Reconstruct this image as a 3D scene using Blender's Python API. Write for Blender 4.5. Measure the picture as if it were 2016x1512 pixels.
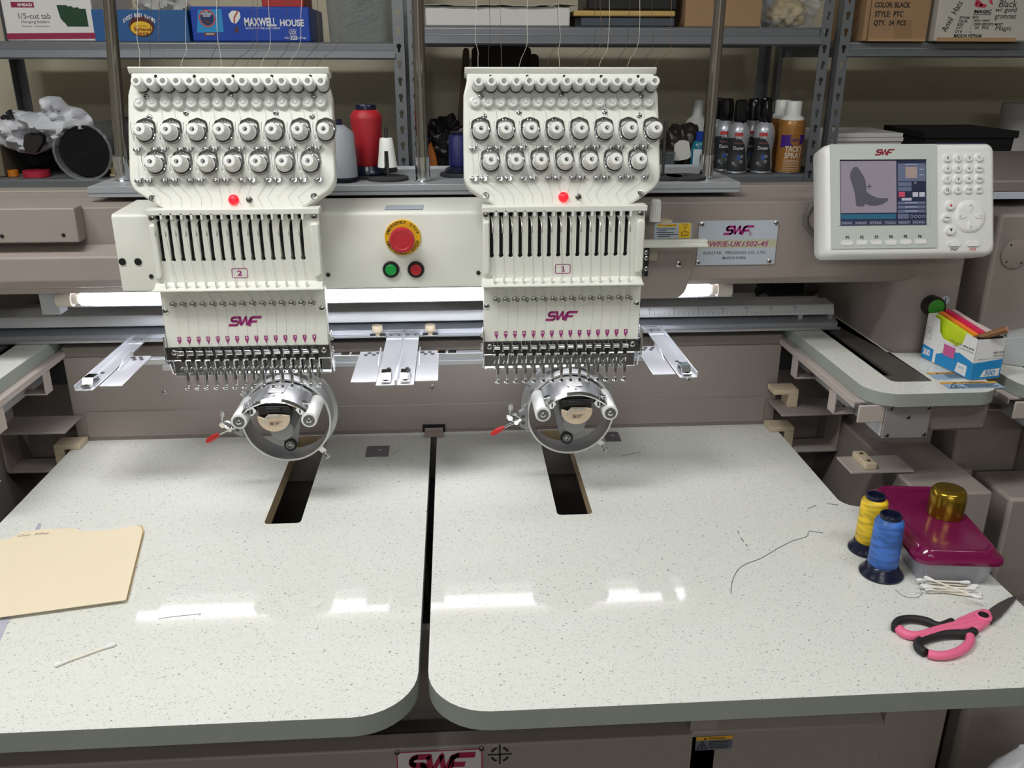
import bpy, bmesh, math, random
from mathutils import Vector, Matrix
from mathutils.geometry import tessellate_polygon
random.seed(7)
for o in list(bpy.data.objects):
    bpy.data.objects.remove(o)
scene = bpy.context.scene
COL = scene.collection
PI = math.pi

# ------------------------------------------------------------------ camera
F_PX, PITCH, YAW, ROLL = 1715.9, .35819, .066267, -.001794
TZ = 0.80                      # height of the work table
CAM = Vector((0, 0, TZ + .68))
_fwd = Vector((math.sin(YAW)*math.cos(PITCH), math.cos(YAW)*math.cos(PITCH), -math.sin(PITCH)))
_r0 = Vector((math.cos(YAW), -math.sin(YAW), 0)); _d0 = _fwd.cross(_r0)
_right = _r0*math.cos(ROLL) + _d0*math.sin(ROLL)
_down = -_r0*math.sin(ROLL) + _d0*math.cos(ROLL)
cam = bpy.data.cameras.new('camera'); camo = bpy.data.objects.new('camera', cam); COL.objects.link(camo)
cam.sensor_width = 36; cam.lens = F_PX/2016*36; cam.clip_start = .02
m = Matrix.Identity(4)
for i in range(3):
    m[i][0] = _right[i]; m[i][1] = -_down[i]; m[i][2] = -_fwd[i]; m[i][3] = CAM[i]
camo.matrix_world = m
scene.camera = camo

# ------------------------------------------------------------------ light
w = bpy.data.worlds.new('room_ambient'); scene.world = w; w.use_nodes = True
w.node_tree.nodes['Background'].inputs[0].default_value = (.95, .98, 1, 1)
w.node_tree.nodes['Background'].inputs[1].default_value = .05
def area(name, loc, sx, sy, power, col=(.985, .985, .96), tilt=(0, 0, 0)):
    l = bpy.data.lights.new(name, 'AREA'); l.shape = 'RECTANGLE'; l.size = sx; l.size_y = sy
    l.energy = power; l.color = col
    o = bpy.data.objects.new(name, l); COL.objects.link(o); o.location = loc; o.rotation_euler = tilt
    return o
area('ceiling_fluorescent', (-.85, .50, 2.72), 1.25, .30, 30)
area('ceiling_fluorescent', (1.0, .15, 2.72), 1.25, .30, 11)
area('ceiling_fluorescent', (-.3, -1.4, 2.72), 1.25, .30, 9)
area('ceiling_fluorescent', (-.3, -3.4, 2.72), 2.4, .60, 52)
vs = scene.view_settings
vs.view_transform = 'Standard'; vs.look = 'None'; vs.gamma = 1.0; vs.use_curve_mapping = False
vs.exposure = 0.14

# ------------------------------------------------------------------ pixel to place
def ray(u, v): return _right*((u-1008)/F_PX) + _down*((v-756)/F_PX) + _fwd
def onY(u, v, Y): d = ray(u, v); return CAM + d*(Y/d.y)
def onZ(u, v, z=TZ): d = ray(u, v); return CAM + d*((z-CAM.z)/d.z)
def onX(u, v, X): d = ray(u, v); return CAM + d*(X/d.x)
def onP(u, v, q, n): d = ray(u, v); return CAM + d*((q-CAM).dot(n)/d.dot(n))

# ------------------------------------------------------------------ materials
def lin(c): return tuple((x/255/12.92 if x/255 <= .04045 else ((x/255+.055)/1.055)**2.4) for x in c)
MATS = {}
def mat(name, rgb, rough=.5, metal=0., spec=.5, coat=0., noise=0., nscale=40., bump=0., bscale=200., emit=0., alpha=1., trans=0., aniso=None):
    if name in MATS: return MATS[name]
    m = bpy.data.materials.new(name); m.use_nodes = True; nt = m.node_tree; b = nt.nodes['Principled BSDF']
    c = lin(rgb)
    b.inputs['Base Color'].default_value = (*c, 1); b.inputs['Roughness'].default_value = rough
    b.inputs['Metallic'].default_value = metal; b.inputs['Specular IOR Level'].default_value = spec
    b.inputs['Coat Weight'].default_value = coat; b.inputs['Coat Roughness'].default_value = .06
    if alpha < 1: b.inputs['Alpha'].default_value = alpha
    if trans: b.inputs['Transmission Weight'].default_value = trans
    if emit:
        b.inputs['Emission Color'].default_value = (*c, 1); b.inputs['Emission Strength'].default_value = emit
    if noise or bump:
        tc = nt.nodes.new('ShaderNodeTexCoord')
        if aniso:
            mp = nt.nodes.new('ShaderNodeMapping'); mp.inputs['Scale'].default_value = aniso
            nt.links.new(tc.outputs['Object'], mp.inputs['Vector']); vec = mp.outputs['Vector']
        else: vec = tc.outputs['Object']
    if noise:
        n = nt.nodes.new('ShaderNodeTexNoise'); n.inputs['Scale'].default_value = nscale; n.inputs['Detail'].default_value = 4
        nt.links.new(vec, n.inputs['Vector'])
        mx = nt.nodes.new('ShaderNodeMix'); mx.data_type = 'RGBA'
        mx.inputs[6].default_value = (*[x*(1-noise) for x in c], 1); mx.inputs[7].default_value = (*[min(1, x*(1+noise)) for x in c], 1)
        nt.links.new(n.outputs['Fac'], mx.inputs[0]); nt.links.new(mx.outputs[2], b.inputs['Base Color'])
    if bump:
        n2 = nt.nodes.new('ShaderNodeTexNoise'); n2.inputs['Scale'].default_value = bscale; n2.inputs['Detail'].default_value = 3
        nt.links.new(vec, n2.inputs['Vector'])
        bp = nt.nodes.new('ShaderNodeBump'); bp.inputs['Strength'].default_value = bump; bp.inputs['Distance'].default_value = .002
        nt.links.new(n2.outputs['Fac'], bp.inputs['Height']); nt.links.new(bp.outputs['Normal'], b.inputs['Normal'])
    MATS[name] = m
    return m
WHITE = mat('machine_white_paint', (231, 232, 224), .38, noise=.02, nscale=8)
WPLA = mat('white_plastic', (236, 237, 233), .34)
WCLR = mat('translucent_white_plastic', (226, 228, 224), .25, spec=.6)
CREAM = mat('cream_plastic', (214, 198, 170), .45)
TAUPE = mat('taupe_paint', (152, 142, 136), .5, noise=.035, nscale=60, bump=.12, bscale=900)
TAUPE2 = mat('taupe_paint_shaded', (128, 119, 114), .5, noise=.035, nscale=60, bump=.12, bscale=900)  # same taupe darkened: shade on recessed panels is put into the colour
CHROME = mat('chrome', (232, 234, 238), .07, 1)
STEEL = mat('bright_steel', (200, 200, 198), .22, 1)
DSTEEL = mat('dark_steel', (120, 119, 118), .3, 1)
ALU = mat('brushed_aluminium', (206, 210, 216), .36, .8, noise=.05, nscale=30, aniso=(2, 60, 60))
ALUP = mat('painted_aluminium', (176, 181, 187), .42, .35)
BLACK = mat('black_plastic', (26, 26, 28), .42)
VOID = mat('black_cavity_shade', (10, 10, 11), .8)  # near-black fill that paints the shade inside holes, slots and openings
FOAM = mat('black_foam', (52, 52, 54), .95)
RUBBER = mat('black_rubber', (34, 34, 36), .6)
MAGENTA = mat('magenta_print', (158, 42, 118), .5)
CRIMSON = mat('crimson_print', (160, 32, 70), .5)
INK = mat('black_print', (28, 28, 30), .6)
INKW = mat('white_print', (238, 238, 238), .6)
GREY_SHELF = mat('grey_shelf_steel', (136, 140, 146), .34, .5, noise=.05, nscale=25)
ALLT = []

# ------------------------------------------------------------------ mesh builder
def frame(o, a, b):
    a = Vector(a).normalized(); b = Vector(b).normalized(); n = a.cross(b)
    M = Matrix.Identity(4)
    for i in range(3): M[i][0] = a[i]; M[i][1] = b[i]; M[i][2] = n[i]; M[i][3] = o[i]
    return M
def FR(Y): return frame((0, Y, 0), (1, 0, 0), (0, 0, 1))       # a = x, b = z, n towards the viewer
def TOP(z): return frame((0, 0, z), (1, 0, 0), (0, 1, 0))      # a = x, b = y, n up
def SIDE(X): return frame((X, 0, 0), (0, -1, 0), (0, 0, 1))    # a = -y, b = z, n = -x (faces left)
def SIDER(X): return frame((X, 0, 0), (0, 1, 0), (0, 0, 1))    # a = y, b = z, n = +x (faces right)
def rr(x0, x1, y0, y1, r, n=5):
    if x1 < x0: x0, x1 = x1, x0
    if y1 < y0: y0, y1 = y1, y0
    r = min(r, (x1-x0)/2-1e-6, (y1-y0)/2-1e-6); out = []
    for cx, cy, a0 in ((x1-r, y1-r, 0), (x0+r, y1-r, 90), (x0+r, y0+r, 180), (x1-r, y0+r, 270)):
        for i in range(n+1):
            a = math.radians(a0+90*i/n); out.append((cx+r*math.cos(a), cy+r*math.sin(a)))
    return out
def circ(cx, cy, r, n=20, ry=None, a0=0): return [(cx+r*math.cos(2*PI*i/n+a0), cy+(ry or r)*math.sin(2*PI*i/n+a0)) for i in range(n)]
def fillet(pts, rad, n=5):
    out = []; N = len(pts)
    for i, p in enumerate(pts):
        r = rad[i] if isinstance(rad, (list, tuple)) else rad
        p = Vector(p); a = Vector(pts[i-1]); b = Vector(pts[(i+1) % N])
        if r <= 0: out.append(tuple(p)); continue
        da = (a-p); db = (b-p); la, lb = da.length, db.length; da.normalize(); db.normalize()
        ang = da.angle(db); t = min(r/math.tan(ang/2), la*.49, lb*.49); r2 = t*math.tan(ang/2)
        c = p+(da+db).normalized()*(r2/math.sin(ang/2))
        v0 = p+da*t-c; v1 = p+db*t-c; a0 = math.atan2(v0.y, v0.x); a1 = math.atan2(v1.y, v1.x)
        d = (a1-a0+PI) % (2*PI)-PI
        for k in range(n+1): out.append((c.x+r2*math.cos(a0+d*k/n), c.y+r2*math.sin(a0+d*k/n)))
    return out
class MB:
    def __init__(s): s.v = []; s.f = []; s.mi = []; s.cur = 0
    def add(s, vs, fs, M=None):
        k = len(s.v)
        s.v += [(M @ Vector(p)) if M is not None else Vector(p) for p in vs]
        for f in fs: s.f.append(tuple(i+k for i in f)); s.mi.append(s.cur)
        return s
    def m(s, i): s.cur = i; return s
    def box(s, x0, x1, y0, y1, z0, z1, M=None):
        vs = [(x, y, z) for z in (z0, z1) for y in (y0, y1) for x in (x0, x1)]
        return s.add(vs, [(0, 2, 3, 1), (4, 5, 7, 6), (0, 1, 5, 4), (2, 6, 7, 3), (0, 4, 6, 2), (1, 3, 7, 5)], M)
    def prism(s, poly, n0, n1, M=None, caps=True):
        N = len(poly); vs = [(a, b, n0) for a, b in poly]+[(a, b, n1) for a, b in poly]
        fs = [(i, (i+1) % N, N+(i+1) % N, N+i) for i in range(N)]
        if caps: fs += [tuple(range(N-1, -1, -1)), tuple(range(N, 2*N))]
        return s.add(vs, fs, M)
    def loft(s, rings, M=None, closed=True, caps=True):
        N = len(rings[0]); vs = [p for r in rings for p in r]; fs = []
        for j in range(len(rings)-1):
            for i in range(N if closed else N-1):
                fs.append((j*N+i, j*N+(i+1) % N, (j+1)*N+(i+1) % N, (j+1)*N+i))
        if caps and closed: fs += [tuple(range(N-1, -1, -1)), tuple((len(rings)-1)*N+i for i in range(N))]
        return s.add(vs, fs, M)
    def plate(s, outer, holes, n0, n1, M=None, em=None, hm=None):
        loops = [outer]+list(holes); flat = [p for l in loops for p in l]
        tris = tessellate_polygon([[Vector((a, b, 0)) for a, b in l] for l in loops]); N = len(flat)
        vs = [(a, b, n0) for a, b in flat]+[(a, b, n1) for a, b in flat]; fs = []
        for t in tris:
            a, b, c = [Vector(flat[i]) for i in t]
            if (b-a).x*(c-a).y-(b-a).y*(c-a).x < 0: t = t[::-1]
            fs.append(tuple(i+N for i in t)); fs.append(tuple(t)[::-1])
        nb = len(fs); k = 0; marks = []
        for q, l in enumerate(loops):
            L = len(l)
            for i in range(L): fs.append((k+i, k+(i+1) % L, N+k+(i+1) % L, N+k+i)); marks.append(em if q == 0 else hm)
            k += L
        st = len(s.mi); s.add(vs, fs, M)
        for i, mk in enumerate(marks):
            if mk is not None: s.mi[st+nb+i] = mk
        return s
    def cyl(s, p0, p1, r0, r1=None, n=16, M=None, caps=True):
        p0 = Vector(p0); p1 = Vector(p1); r1 = r0 if r1 is None else r1
        return s.lathe([(r0, 0), (r1, (p1-p0).length)], p0, p1-p0, n, M, caps)
    def lathe(s, prof, base, axis, n=20, M=None, caps=True):
        ax = Vector(axis).normalized(); t = Vector((0, 0, 1)) if abs(ax.z) < .9 else Vector((1, 0, 0))
        e1 = ax.cross(t).normalized(); e2 = ax.cross(e1); base = Vector(base); vs = []; fs = []
        for r, h in prof:
            for i in range(n):
                a = 2*PI*i/n; vs.append(base+ax*h+(e1*math.cos(a)+e2*math.sin(a))*r)
        for j in range(len(prof)-1):
            for i in range(n): fs.append((j*n+i, j*n+(i+1) % n, (j+1)*n+(i+1) % n, (j+1)*n+i))
        if caps: fs += [tuple(range(n-1, -1, -1)), tuple((len(prof)-1)*n+i for i in range(n))]
        return s.add(vs, fs, M)
    def tube(s, pts, r, n=6, M=None, caps=True):
        pts = [Vector(p) for p in pts]; vs = []; fs = []; e1 = None
        for j, p in enumerate(pts):
            d = (pts[min(j+1, len(pts)-1)]-pts[max(j-1, 0)]).normalized()
            if e1 is None:
                t = Vector((0, 0, 1)) if abs(d.z) < .9 else Vector((1, 0, 0)); e1 = d.cross(t).normalized()
            else: e1 = (e1-d*e1.dot(d)).normalized()
            e2 = d.cross(e1); rj = r[j] if isinstance(r, (list, tuple)) else r
            for i in range(n):
                a = 2*PI*i/n; vs.append(p+(e1*math.cos(a)+e2*math.sin(a))*rj)
        for j in range(len(pts)-1):
            for i in range(n): fs.append((j*n+i, j*n+(i+1) % n, (j+1)*n+(i+1) % n, (j+1)*n+i))
        if caps: fs += [tuple(range(n-1, -1, -1)), tuple((len(pts)-1)*n+i for i in range(n))]
        return s.add(vs, fs, M)
    def sphere(s, c, r, n=12, k=8, M=None, sx=1, sy=1, sz=1):
        c = Vector(c); vs = []; fs = []
        for j in range(1, k):
            ph = PI*j/k
            for i in range(n):
                a = 2*PI*i/n; vs.append(c+Vector((math.sin(ph)*math.cos(a)*sx, math.sin(ph)*math.sin(a)*sy, math.cos(ph)*sz))*r)
        b = len(vs); vs += [c+Vector((0, 0, r*sz)), c-Vector((0, 0, r*sz))]
        for j in range(k-2):
            for i in range(n): fs.append((j*n+i, (j+1)*n+i, (j+1)*n+(i+1) % n, j*n+(i+1) % n))
        for i in range(n): fs += [(b, i, (i+1) % n), (b+1, (k-2)*n+(i+1) % n, (k-2)*n+i)]
        return s.add(vs, fs, M)
def wloc(o):
    v = Vector((0, 0, 0))
    while o is not None: v += o.location; o = o.parent
    return v
def part(name, mb, mats, parent=None, bevel=0., seg=2, smooth=35, org=None):
    """links one mesh; mb is in world coordinates (or in org's), the object sits at its parent"""
    me = bpy.data.meshes.new(name)
    off = wloc(parent) if org is None else Vector(org)
    me.from_pydata([v-off for v in mb.v], [], mb.f)
    for mm in (mats if isinstance(mats, (list, tuple)) else [mats]): me.materials.append(mm)
    if len(me.materials) > 1: me.polygons.foreach_set('material_index', mb.mi)
    bm = bmesh.new(); bm.from_mesh(me); bmesh.ops.recalc_face_normals(bm, faces=bm.faces[:]); bm.to_mesh(me); bm.free()
    me.shade_smooth(); me.set_sharp_from_angle(angle=math.radians(smooth)); me.update()
    o = bpy.data.objects.new(name, me); COL.objects.link(o); o.parent = parent
    if parent is None and org is not None: o.location = org
    if bevel:
        b = o.modifiers.new('bevel', 'BEVEL'); b.width = bevel; b.segments = seg; b.limit_method = 'ANGLE'; b.angle_limit = math.radians(40)
    return o
def tag(o, label=None, cat=None, group=None, kind=None):
    if label: o['label'] = label
    if cat: o['category'] = cat
    if group: o['group'] = group
    if kind: o['kind'] = kind
    return o
def thing(name, label, cat, loc, group=None):
    o = bpy.data.objects.new(name, None); COL.objects.link(o); o.location = loc; o.empty_display_size = .02
    return tag(o, label, cat, group)
def inst(src, parent, M, name=None):
    c = src.copy(); COL.objects.link(c)
    if name: c.name = name
    c.parent = parent; c.matrix_local = M
    return c
def copy_tree(o, parent=None):
    c = o.copy(); COL.objects.link(c); c.parent = parent
    for ch in list(o.children):
        copy_tree(ch, c)
    return c
def T3(v): return Matrix.Translation(Vector(v))
_tcache = {}
def text_geo(s, shear=0., bold=0., space=1.):
    k = (s, shear, bold, space)
    if k not in _tcache:
        cu = bpy.data.curves.new('t', 'FONT'); cu.body = s; cu.size = 1; cu.shear = shear; cu.offset = bold; cu.resolution_u = 3; cu.space_character = space
        ob = bpy.data.objects.new('t', cu); me = bpy.data.meshes.new_from_object(ob)
        vs = [(v.co.x, v.co.y) for v in me.vertices]; fs = [tuple(p.vertices) for p in me.polygons]
        bpy.data.objects.remove(ob); bpy.data.curves.remove(cu); bpy.data.meshes.remove(me)
        xs = [v[0] for v in vs] or [0]; ys = [v[1] for v in vs] or [0]
        _tcache[k] = (vs, fs, min(xs), max(xs), min(ys), max(ys))
    return _tcache[k]
def text_in(mb, s, x0, x1, y0, y1, M, n=.0004, shear=0., bold=.01, space=1.):
    """flat lettering stretched into the box x0..x1, y0..y1 of the frame M"""
    vs, fs, a, b, c, d = text_geo(s, shear, bold, space)
    sx = (x1-x0)/(b-a); sy = (y1-y0)/(d-c)
    return mb.add([(x0+(x-a)*sx, y0+(y-c)*sy, n) for x, y in vs], fs, M)
def stroke(mb, pts, t, M, n=.0004, closed=False):
    P = [Vector(p) for p in pts]; N = len(P); L = []; Rr = []
    for i in range(N):
        if closed: a, b = P[i-1], P[(i+1) % N]
        else: a, b = P[max(i-1, 0)], P[min(i+1, N-1)]
        d = (b-a).normalized(); nn = Vector((-d.y, d.x)); k = 1.
        if 0 < i < N-1 or closed:
            d1 = (P[i]-P[i-1]).normalized(); k = 1/max(.45, abs(nn.dot(Vector((-d1.y, d1.x)))))
        L.append(P[i]+nn*t/2*k); Rr.append(P[i]-nn*t/2*k)
    vs = [(p.x, p.y, n) for p in L]+[(p.x, p.y, n) for p in Rr]
    fs = [(i, N+i, N+(i+1) % N, (i+1) % N) for i in range(N if closed else N-1)]
    return mb.add(vs, fs, M)
def swf_logo(mb, x0, x1, y0, y1, M, n=.0004):
    """the three slanted joined letters S W F"""
    W = 3.55; t = .25
    def q(p): x, y = p; x += (y-.5)*.28; return (x0+(x+.15)/(W+.3)*(x1-x0), y0+y*(y1-y0))
    def st(pts, tt):
        # horizontal strokes keep their height, upright ones their width
        for a, b in zip(pts[:-1], pts[1:]):
            dx, dy = b[0]-a[0], b[1]-a[1]; l = math.hypot(dx, dy); ex, ey = -dy/l*tt/2, dx/l*tt/2
            c = [(a[0]+ex, a[1]+ey), (a[0]-ex, a[1]-ey), (b[0]-ex, b[1]-ey), (b[0]+ex, b[1]+ey)]
            mb.add([(*q(p), n) for p in c], [(0, 1, 2, 3)], M)
        for p in pts[1:-1]:
            mb.add([(*q(c), n) for c in circ(p[0], p[1], tt/2, 10)], [tuple(range(10))], M)
    st([(1.2, .875), (.42, .875), (.25, .8), (.22, .69), (.28, .57), (.42, .51), (.85, .51), (1.02, .44), (1.05, .31), (.98, .18), (.85, .125), (0, .125)], t)
    st([(1.1, .92), (1.42, .1)], t*1.15); st([(1.42, .1), (1.78, .9), (2.08, .1)], t); st([(2.08, .1), (2.36, .8), (2.6, .875), (3.55, .875)], t)
    st([(2.42, .46), (3.12, .46)], t*.9); st([(2.42, .85), (2.34, 0)], t*1.1)
    return mb
# ------------------------------------------------------------------ the room
XM = -.048                                                    # middle of the machine
SHY = 2.15                                                    # front of the shelving
def structure(name, mb, m, bevel=0): return tag(part(name, mb, m, None, bevel), kind='structure')
structure('floor', MB().box(-3, 3.2, -5, 2.75, -.05, 0), mat('concrete_floor', (66, 63, 60), .6, noise=.15, nscale=6))
structure('wall_back', MB().box(-3, 3.2, 2.70, 2.78, 0, 2.9), mat('olive_beige_wall_paint', (220, 211, 188), .8, noise=.03, nscale=5, bump=.1, bscale=80))
WALLP = mat('pale_wall_paint', (186, 182, 172), .85, noise=.03, nscale=4)
structure('wall_left', MB().box(-3.06, -3, -5, 2.78, 0, 2.9), WALLP)
structure('wall_right', MB().box(3.2, 3.26, -5, 2.78, 0, 2.9), WALLP)
structure('wall_front', MB().box(-3.06, 3.26, -5.06, -5, 0, 2.9), WALLP)
structure('ceiling', MB().box(-3, 3.2, -5, 2.78, 2.9, 2.95), mat('white_ceiling_paint', (225, 225, 220), .9))

# ------------------------------------------------------------------ work tables
def laminate():
    m = bpy.data.materials.new('speckled_white_laminate'); m.use_nodes = True; nt = m.node_tree; b = nt.nodes['Principled BSDF']
    tc = nt.nodes.new('ShaderNodeTexCoord'); N = nt.nodes.new; L = nt.links.new
    mp = N('ShaderNodeMapping'); mp.inputs['Scale'].default_value = (1, 1.25, 0.001); mp.inputs['Rotation'].default_value = (0, 0, .5)
    nz0 = N('ShaderNodeTexNoise'); nz0.inputs['Scale'].default_value = 120; nz0.inputs['Detail'].default_value = 2
    L(tc.outputs['Object'], nz0.inputs['Vector'])
    ad = N('ShaderNodeMixRGB'); ad.blend_type = 'ADD'; ad.inputs[0].default_value = .006
    L(tc.outputs['Object'], ad.inputs[1]); L(nz0.outputs['Color'], ad.inputs[2]); L(ad.outputs[0], mp.inputs['Vector'])
    base = lin((224, 225, 219)); prev = None
    for sc, rad, keep, colr in ((260, .17, .50, (172, 174, 169)), (95, .075, .72, (130, 131, 128)), (480, .26, .5, (204, 206, 201))):
        v = N('ShaderNodeTexVoronoi'); v.inputs['Scale'].default_value = sc; v.voronoi_dimensions = '2D'; L(mp.outputs['Vector'], v.inputs['Vector'])
        sp = N('ShaderNodeSeparateColor'); L(v.outputs['Color'], sp.inputs[0])
        rm = N('ShaderNodeMath'); rm.operation = 'MULTIPLY'; L(sp.outputs[1], rm.inputs[0]); rm.inputs[1].default_value = rad*2
        lt = N('ShaderNodeMath'); lt.operation = 'LESS_THAN'; L(v.outputs['Distance'], lt.inputs[0]); L(rm.outputs[0], lt.inputs[1])
        gt = N('ShaderNodeMath'); gt.operation = 'GREATER_THAN'; L(sp.outputs[0], gt.inputs[0]); gt.inputs[1].default_value = keep
        mu = N('ShaderNodeMath'); mu.operation = 'MULTIPLY'; L(lt.outputs[0], mu.inputs[0]); L(gt.outputs[0], mu.inputs[1])
        op = N('ShaderNodeMath'); op.operation = 'MULTIPLY'; L(mu.outputs[0], op.inputs[0]); L(sp.outputs[2], op.inputs[1])
        mx = N('ShaderNodeMix'); mx.data_type = 'RGBA'; L(op.outputs[0], mx.inputs[0])
        if prev is None: mx.inputs[6].default_value = (*base, 1)
        else: L(prev, mx.inputs[6])
        mx.inputs[7].default_value = (*lin(colr), 1); prev = mx.outputs[2]
    L(prev, b.inputs['Base Color'])
    b.inputs['Roughness'].default_value = .06; b.inputs['Specular IOR Level'].default_value = .17
    return m
LAM = laminate()
BAND = mat('grey_green_edge_band', (148, 155, 147), .42, noise=.06, nscale=30)
CORE = mat('tan_particle_board_edge', (186, 164, 130), .8, noise=.12, nscale=300)
def work_table(side, label):
    # outline of the half right of the middle gap; side -1 mirrors it
    g = .0058
    pts = [(g, .779), (.790, .779), (.790, 1.205), (.668, 1.215), (.668, 1.556), (g, 1.556)]
    pl = fillet(pts, [.072, .10, .02, .03, .006, .012], 9)
    hole = fillet([(.2015, 1.216), (.258, 1.216), (.258, 1.552), (.2015, 1.552)], .007, 4)
    if side < 0:
        pl = [(-a, b) for a, b in pl][::-1]; hole = [(-a, b) for a, b in hole][::-1]
    pl = [(a+XM, b) for a, b in pl]; hole = [(a+XM, b) for a, b in hole]
    t = thing('work_table', label, 'table', (XM+side*.36, 1.16, TZ-.0265), 'halves of the work table')
    part('table_top', MB().plate(pl, [hole], -.0265, 0, TOP(TZ), em=1, hm=2), [LAM, BAND, CORE], t, bevel=.0012)
    # battens underneath
    part('batten', MB().box(XM+side*.34-.25, XM+side*.34+.25, 1.08, 1.12, TZ-.06, TZ-.0265), TAUPE2, t)
    return t
work_table(1, 'glossy speckled white work table half carrying scissors and thread spools')
work_table(-1, 'glossy speckled white work table half carrying the manila folder')

# ------------------------------------------------------------------ machine body
body = thing('embroidery_machine', 'large taupe two head industrial embroidery machine standing behind the white work tables', 'machine', (XM, 1.7, 0))
def prof_x(poly_yz, x0, x1, name, m, parent=body, bevel=.002):
    M = frame((x0, 0, 0), (0, 1, 0), (0, 0, 1))   # a = y, b = z, n = x
    return part(name, MB().prism(poly_yz, 0, x1-x0, M), m, parent, bevel=bevel)
zt = onY(1400, 398, 1.40).z; zb = onY(1500, 548, 1.40).z
COLX0, COLX1 = onY(1765, 620, 1.395).x, onY(1893, 560, 1.395).x
prof_x([(1.40, zb), (1.412, zb-.012), (1.52, zb-.012), (1.52, zb+.03), (1.62, zb+.05), (1.62, 1.258), (1.502, 1.258), (1.502, zt), (1.40, zt)], -1.2, COLX1-.002, 'cross_beam', TAUPE, bevel=.004)
prof_x([(1.502, 1.20), (1.60, 1.20), (1.60, 1.266), (1.502, 1.274)], -1.2, COLX1-.03, 'beam_rear_cover', TAUPE)
# sloped lower cover on the left half of the beam
zA, zB, zC, zD = (onY(60, y, Y).z for y, Y in ((481, 1.398), (508, 1.366), (556, 1.366), (569, 1.38)))
prof_x([(1.398, zA), (1.366, zB), (1.366, zC), (1.382, zD), (1.398, zD)], -1.2, onY(640, 540, 1.39).x, 'beam_lower_cover', TAUPE, bevel=.003)
bx1 = onY(150, 440, 1.368).x
z0, z1 = onY(100, 478, 1.368).z, onY(100, 410, 1.368).z
jb = part('junction_box', MB().box(-1.2, bx1, 1.368, 1.3995, z0, z1), TAUPE, body, bevel=.002)
for u, v in ((4, 465), (125, 463)):
    p = onY(u, v, 1.3675); part('hole', MB().cyl(p+Vector((0, .004, 0)), p+Vector((0, -.0006, 0)), .0028, n=12), VOID, jb)
# right column and lower body
cpl = fillet([(COLX0, 1.395), (COLX1, 1.395), (COLX1, 1.95), (COLX0, 1.95)], [.05, .006, 0, 0], 8)
cup_ = [(a_, min(b_, 1.60)) for a_, b_ in cpl]
for fl_ in (0, 1):
    lo_, hi_ = ((cpl, cup_) if not fl_ else ([(2*XM-a_, b_) for a_, b_ in cpl][::-1], [(2*XM-a_, b_) for a_, b_ in cup_][::-1]))
    part('column', MB().prism(lo_, 0, 1.10, TOP(0)), TAUPE, body)
    part('column_head', MB().prism(hi_, 1.1001, zt, TOP(0)), TAUPE, body)
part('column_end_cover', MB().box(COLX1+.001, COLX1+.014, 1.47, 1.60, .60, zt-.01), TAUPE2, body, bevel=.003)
# bed behind the tables
bed = part('bed_panel', MB().box(XM-.672, XM+.672, 1.5585, 1.575, .70, .965), TAUPE, body, bevel=.002)
part('bed_lower_step', MB().box(XM-.65, XM+.65, 1.5565, 1.5584, .806, .858), TAUPE, bed, bevel=.0008)
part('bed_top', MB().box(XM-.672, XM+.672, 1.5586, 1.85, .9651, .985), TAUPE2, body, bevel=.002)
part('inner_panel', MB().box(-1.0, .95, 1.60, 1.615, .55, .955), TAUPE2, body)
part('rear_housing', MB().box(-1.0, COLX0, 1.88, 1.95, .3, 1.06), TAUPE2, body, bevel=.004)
def screw(parent, p, r, n=(0, -1, 0), m=STEEL, name='screw', slot=True, h=None):
    p = Vector(p); n = Vector(n).normalized(); h = h or r*.5
    mb = MB().lathe([(r, 0), (r, h*.45), (r*.75, h*.85), (r*.3, h)], p, n, 12)
    if slot:
        t = Vector((0, 0, 1)) if abs(n.z) < .8 else Vector((0, 1, 0)); a = n.cross(t).normalized(); b = n.cross(a)
        mb.m(1)
        for e, g in ((a, b), (b, a)):
            c = [p+n*(h*1.04)+e*(s1*r*.55)+g*(s2*r*.10) for s1, s2 in ((-1, -1), (1, -1), (1, 1), (-1, 1))]
            mb.add(c, [(0, 1, 2, 3)])
    return part(name, mb, [m, VOID] if slot else m, parent)
for u, v in ((324, 772), (851, 761), (1354, 748)):
    screw(bed, onY(u, v, 1.5584), .0045)
# black blocks standing in for the shaded openings at the ends of the bed
for s in (-1, 1):
    X = XM+s*.6725
    part('cable_opening', MB().box(min(X, X+s*.03), max(X, X+s*.03), 1.558, 1.5995, .913, .9615), VOID, body)
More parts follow.
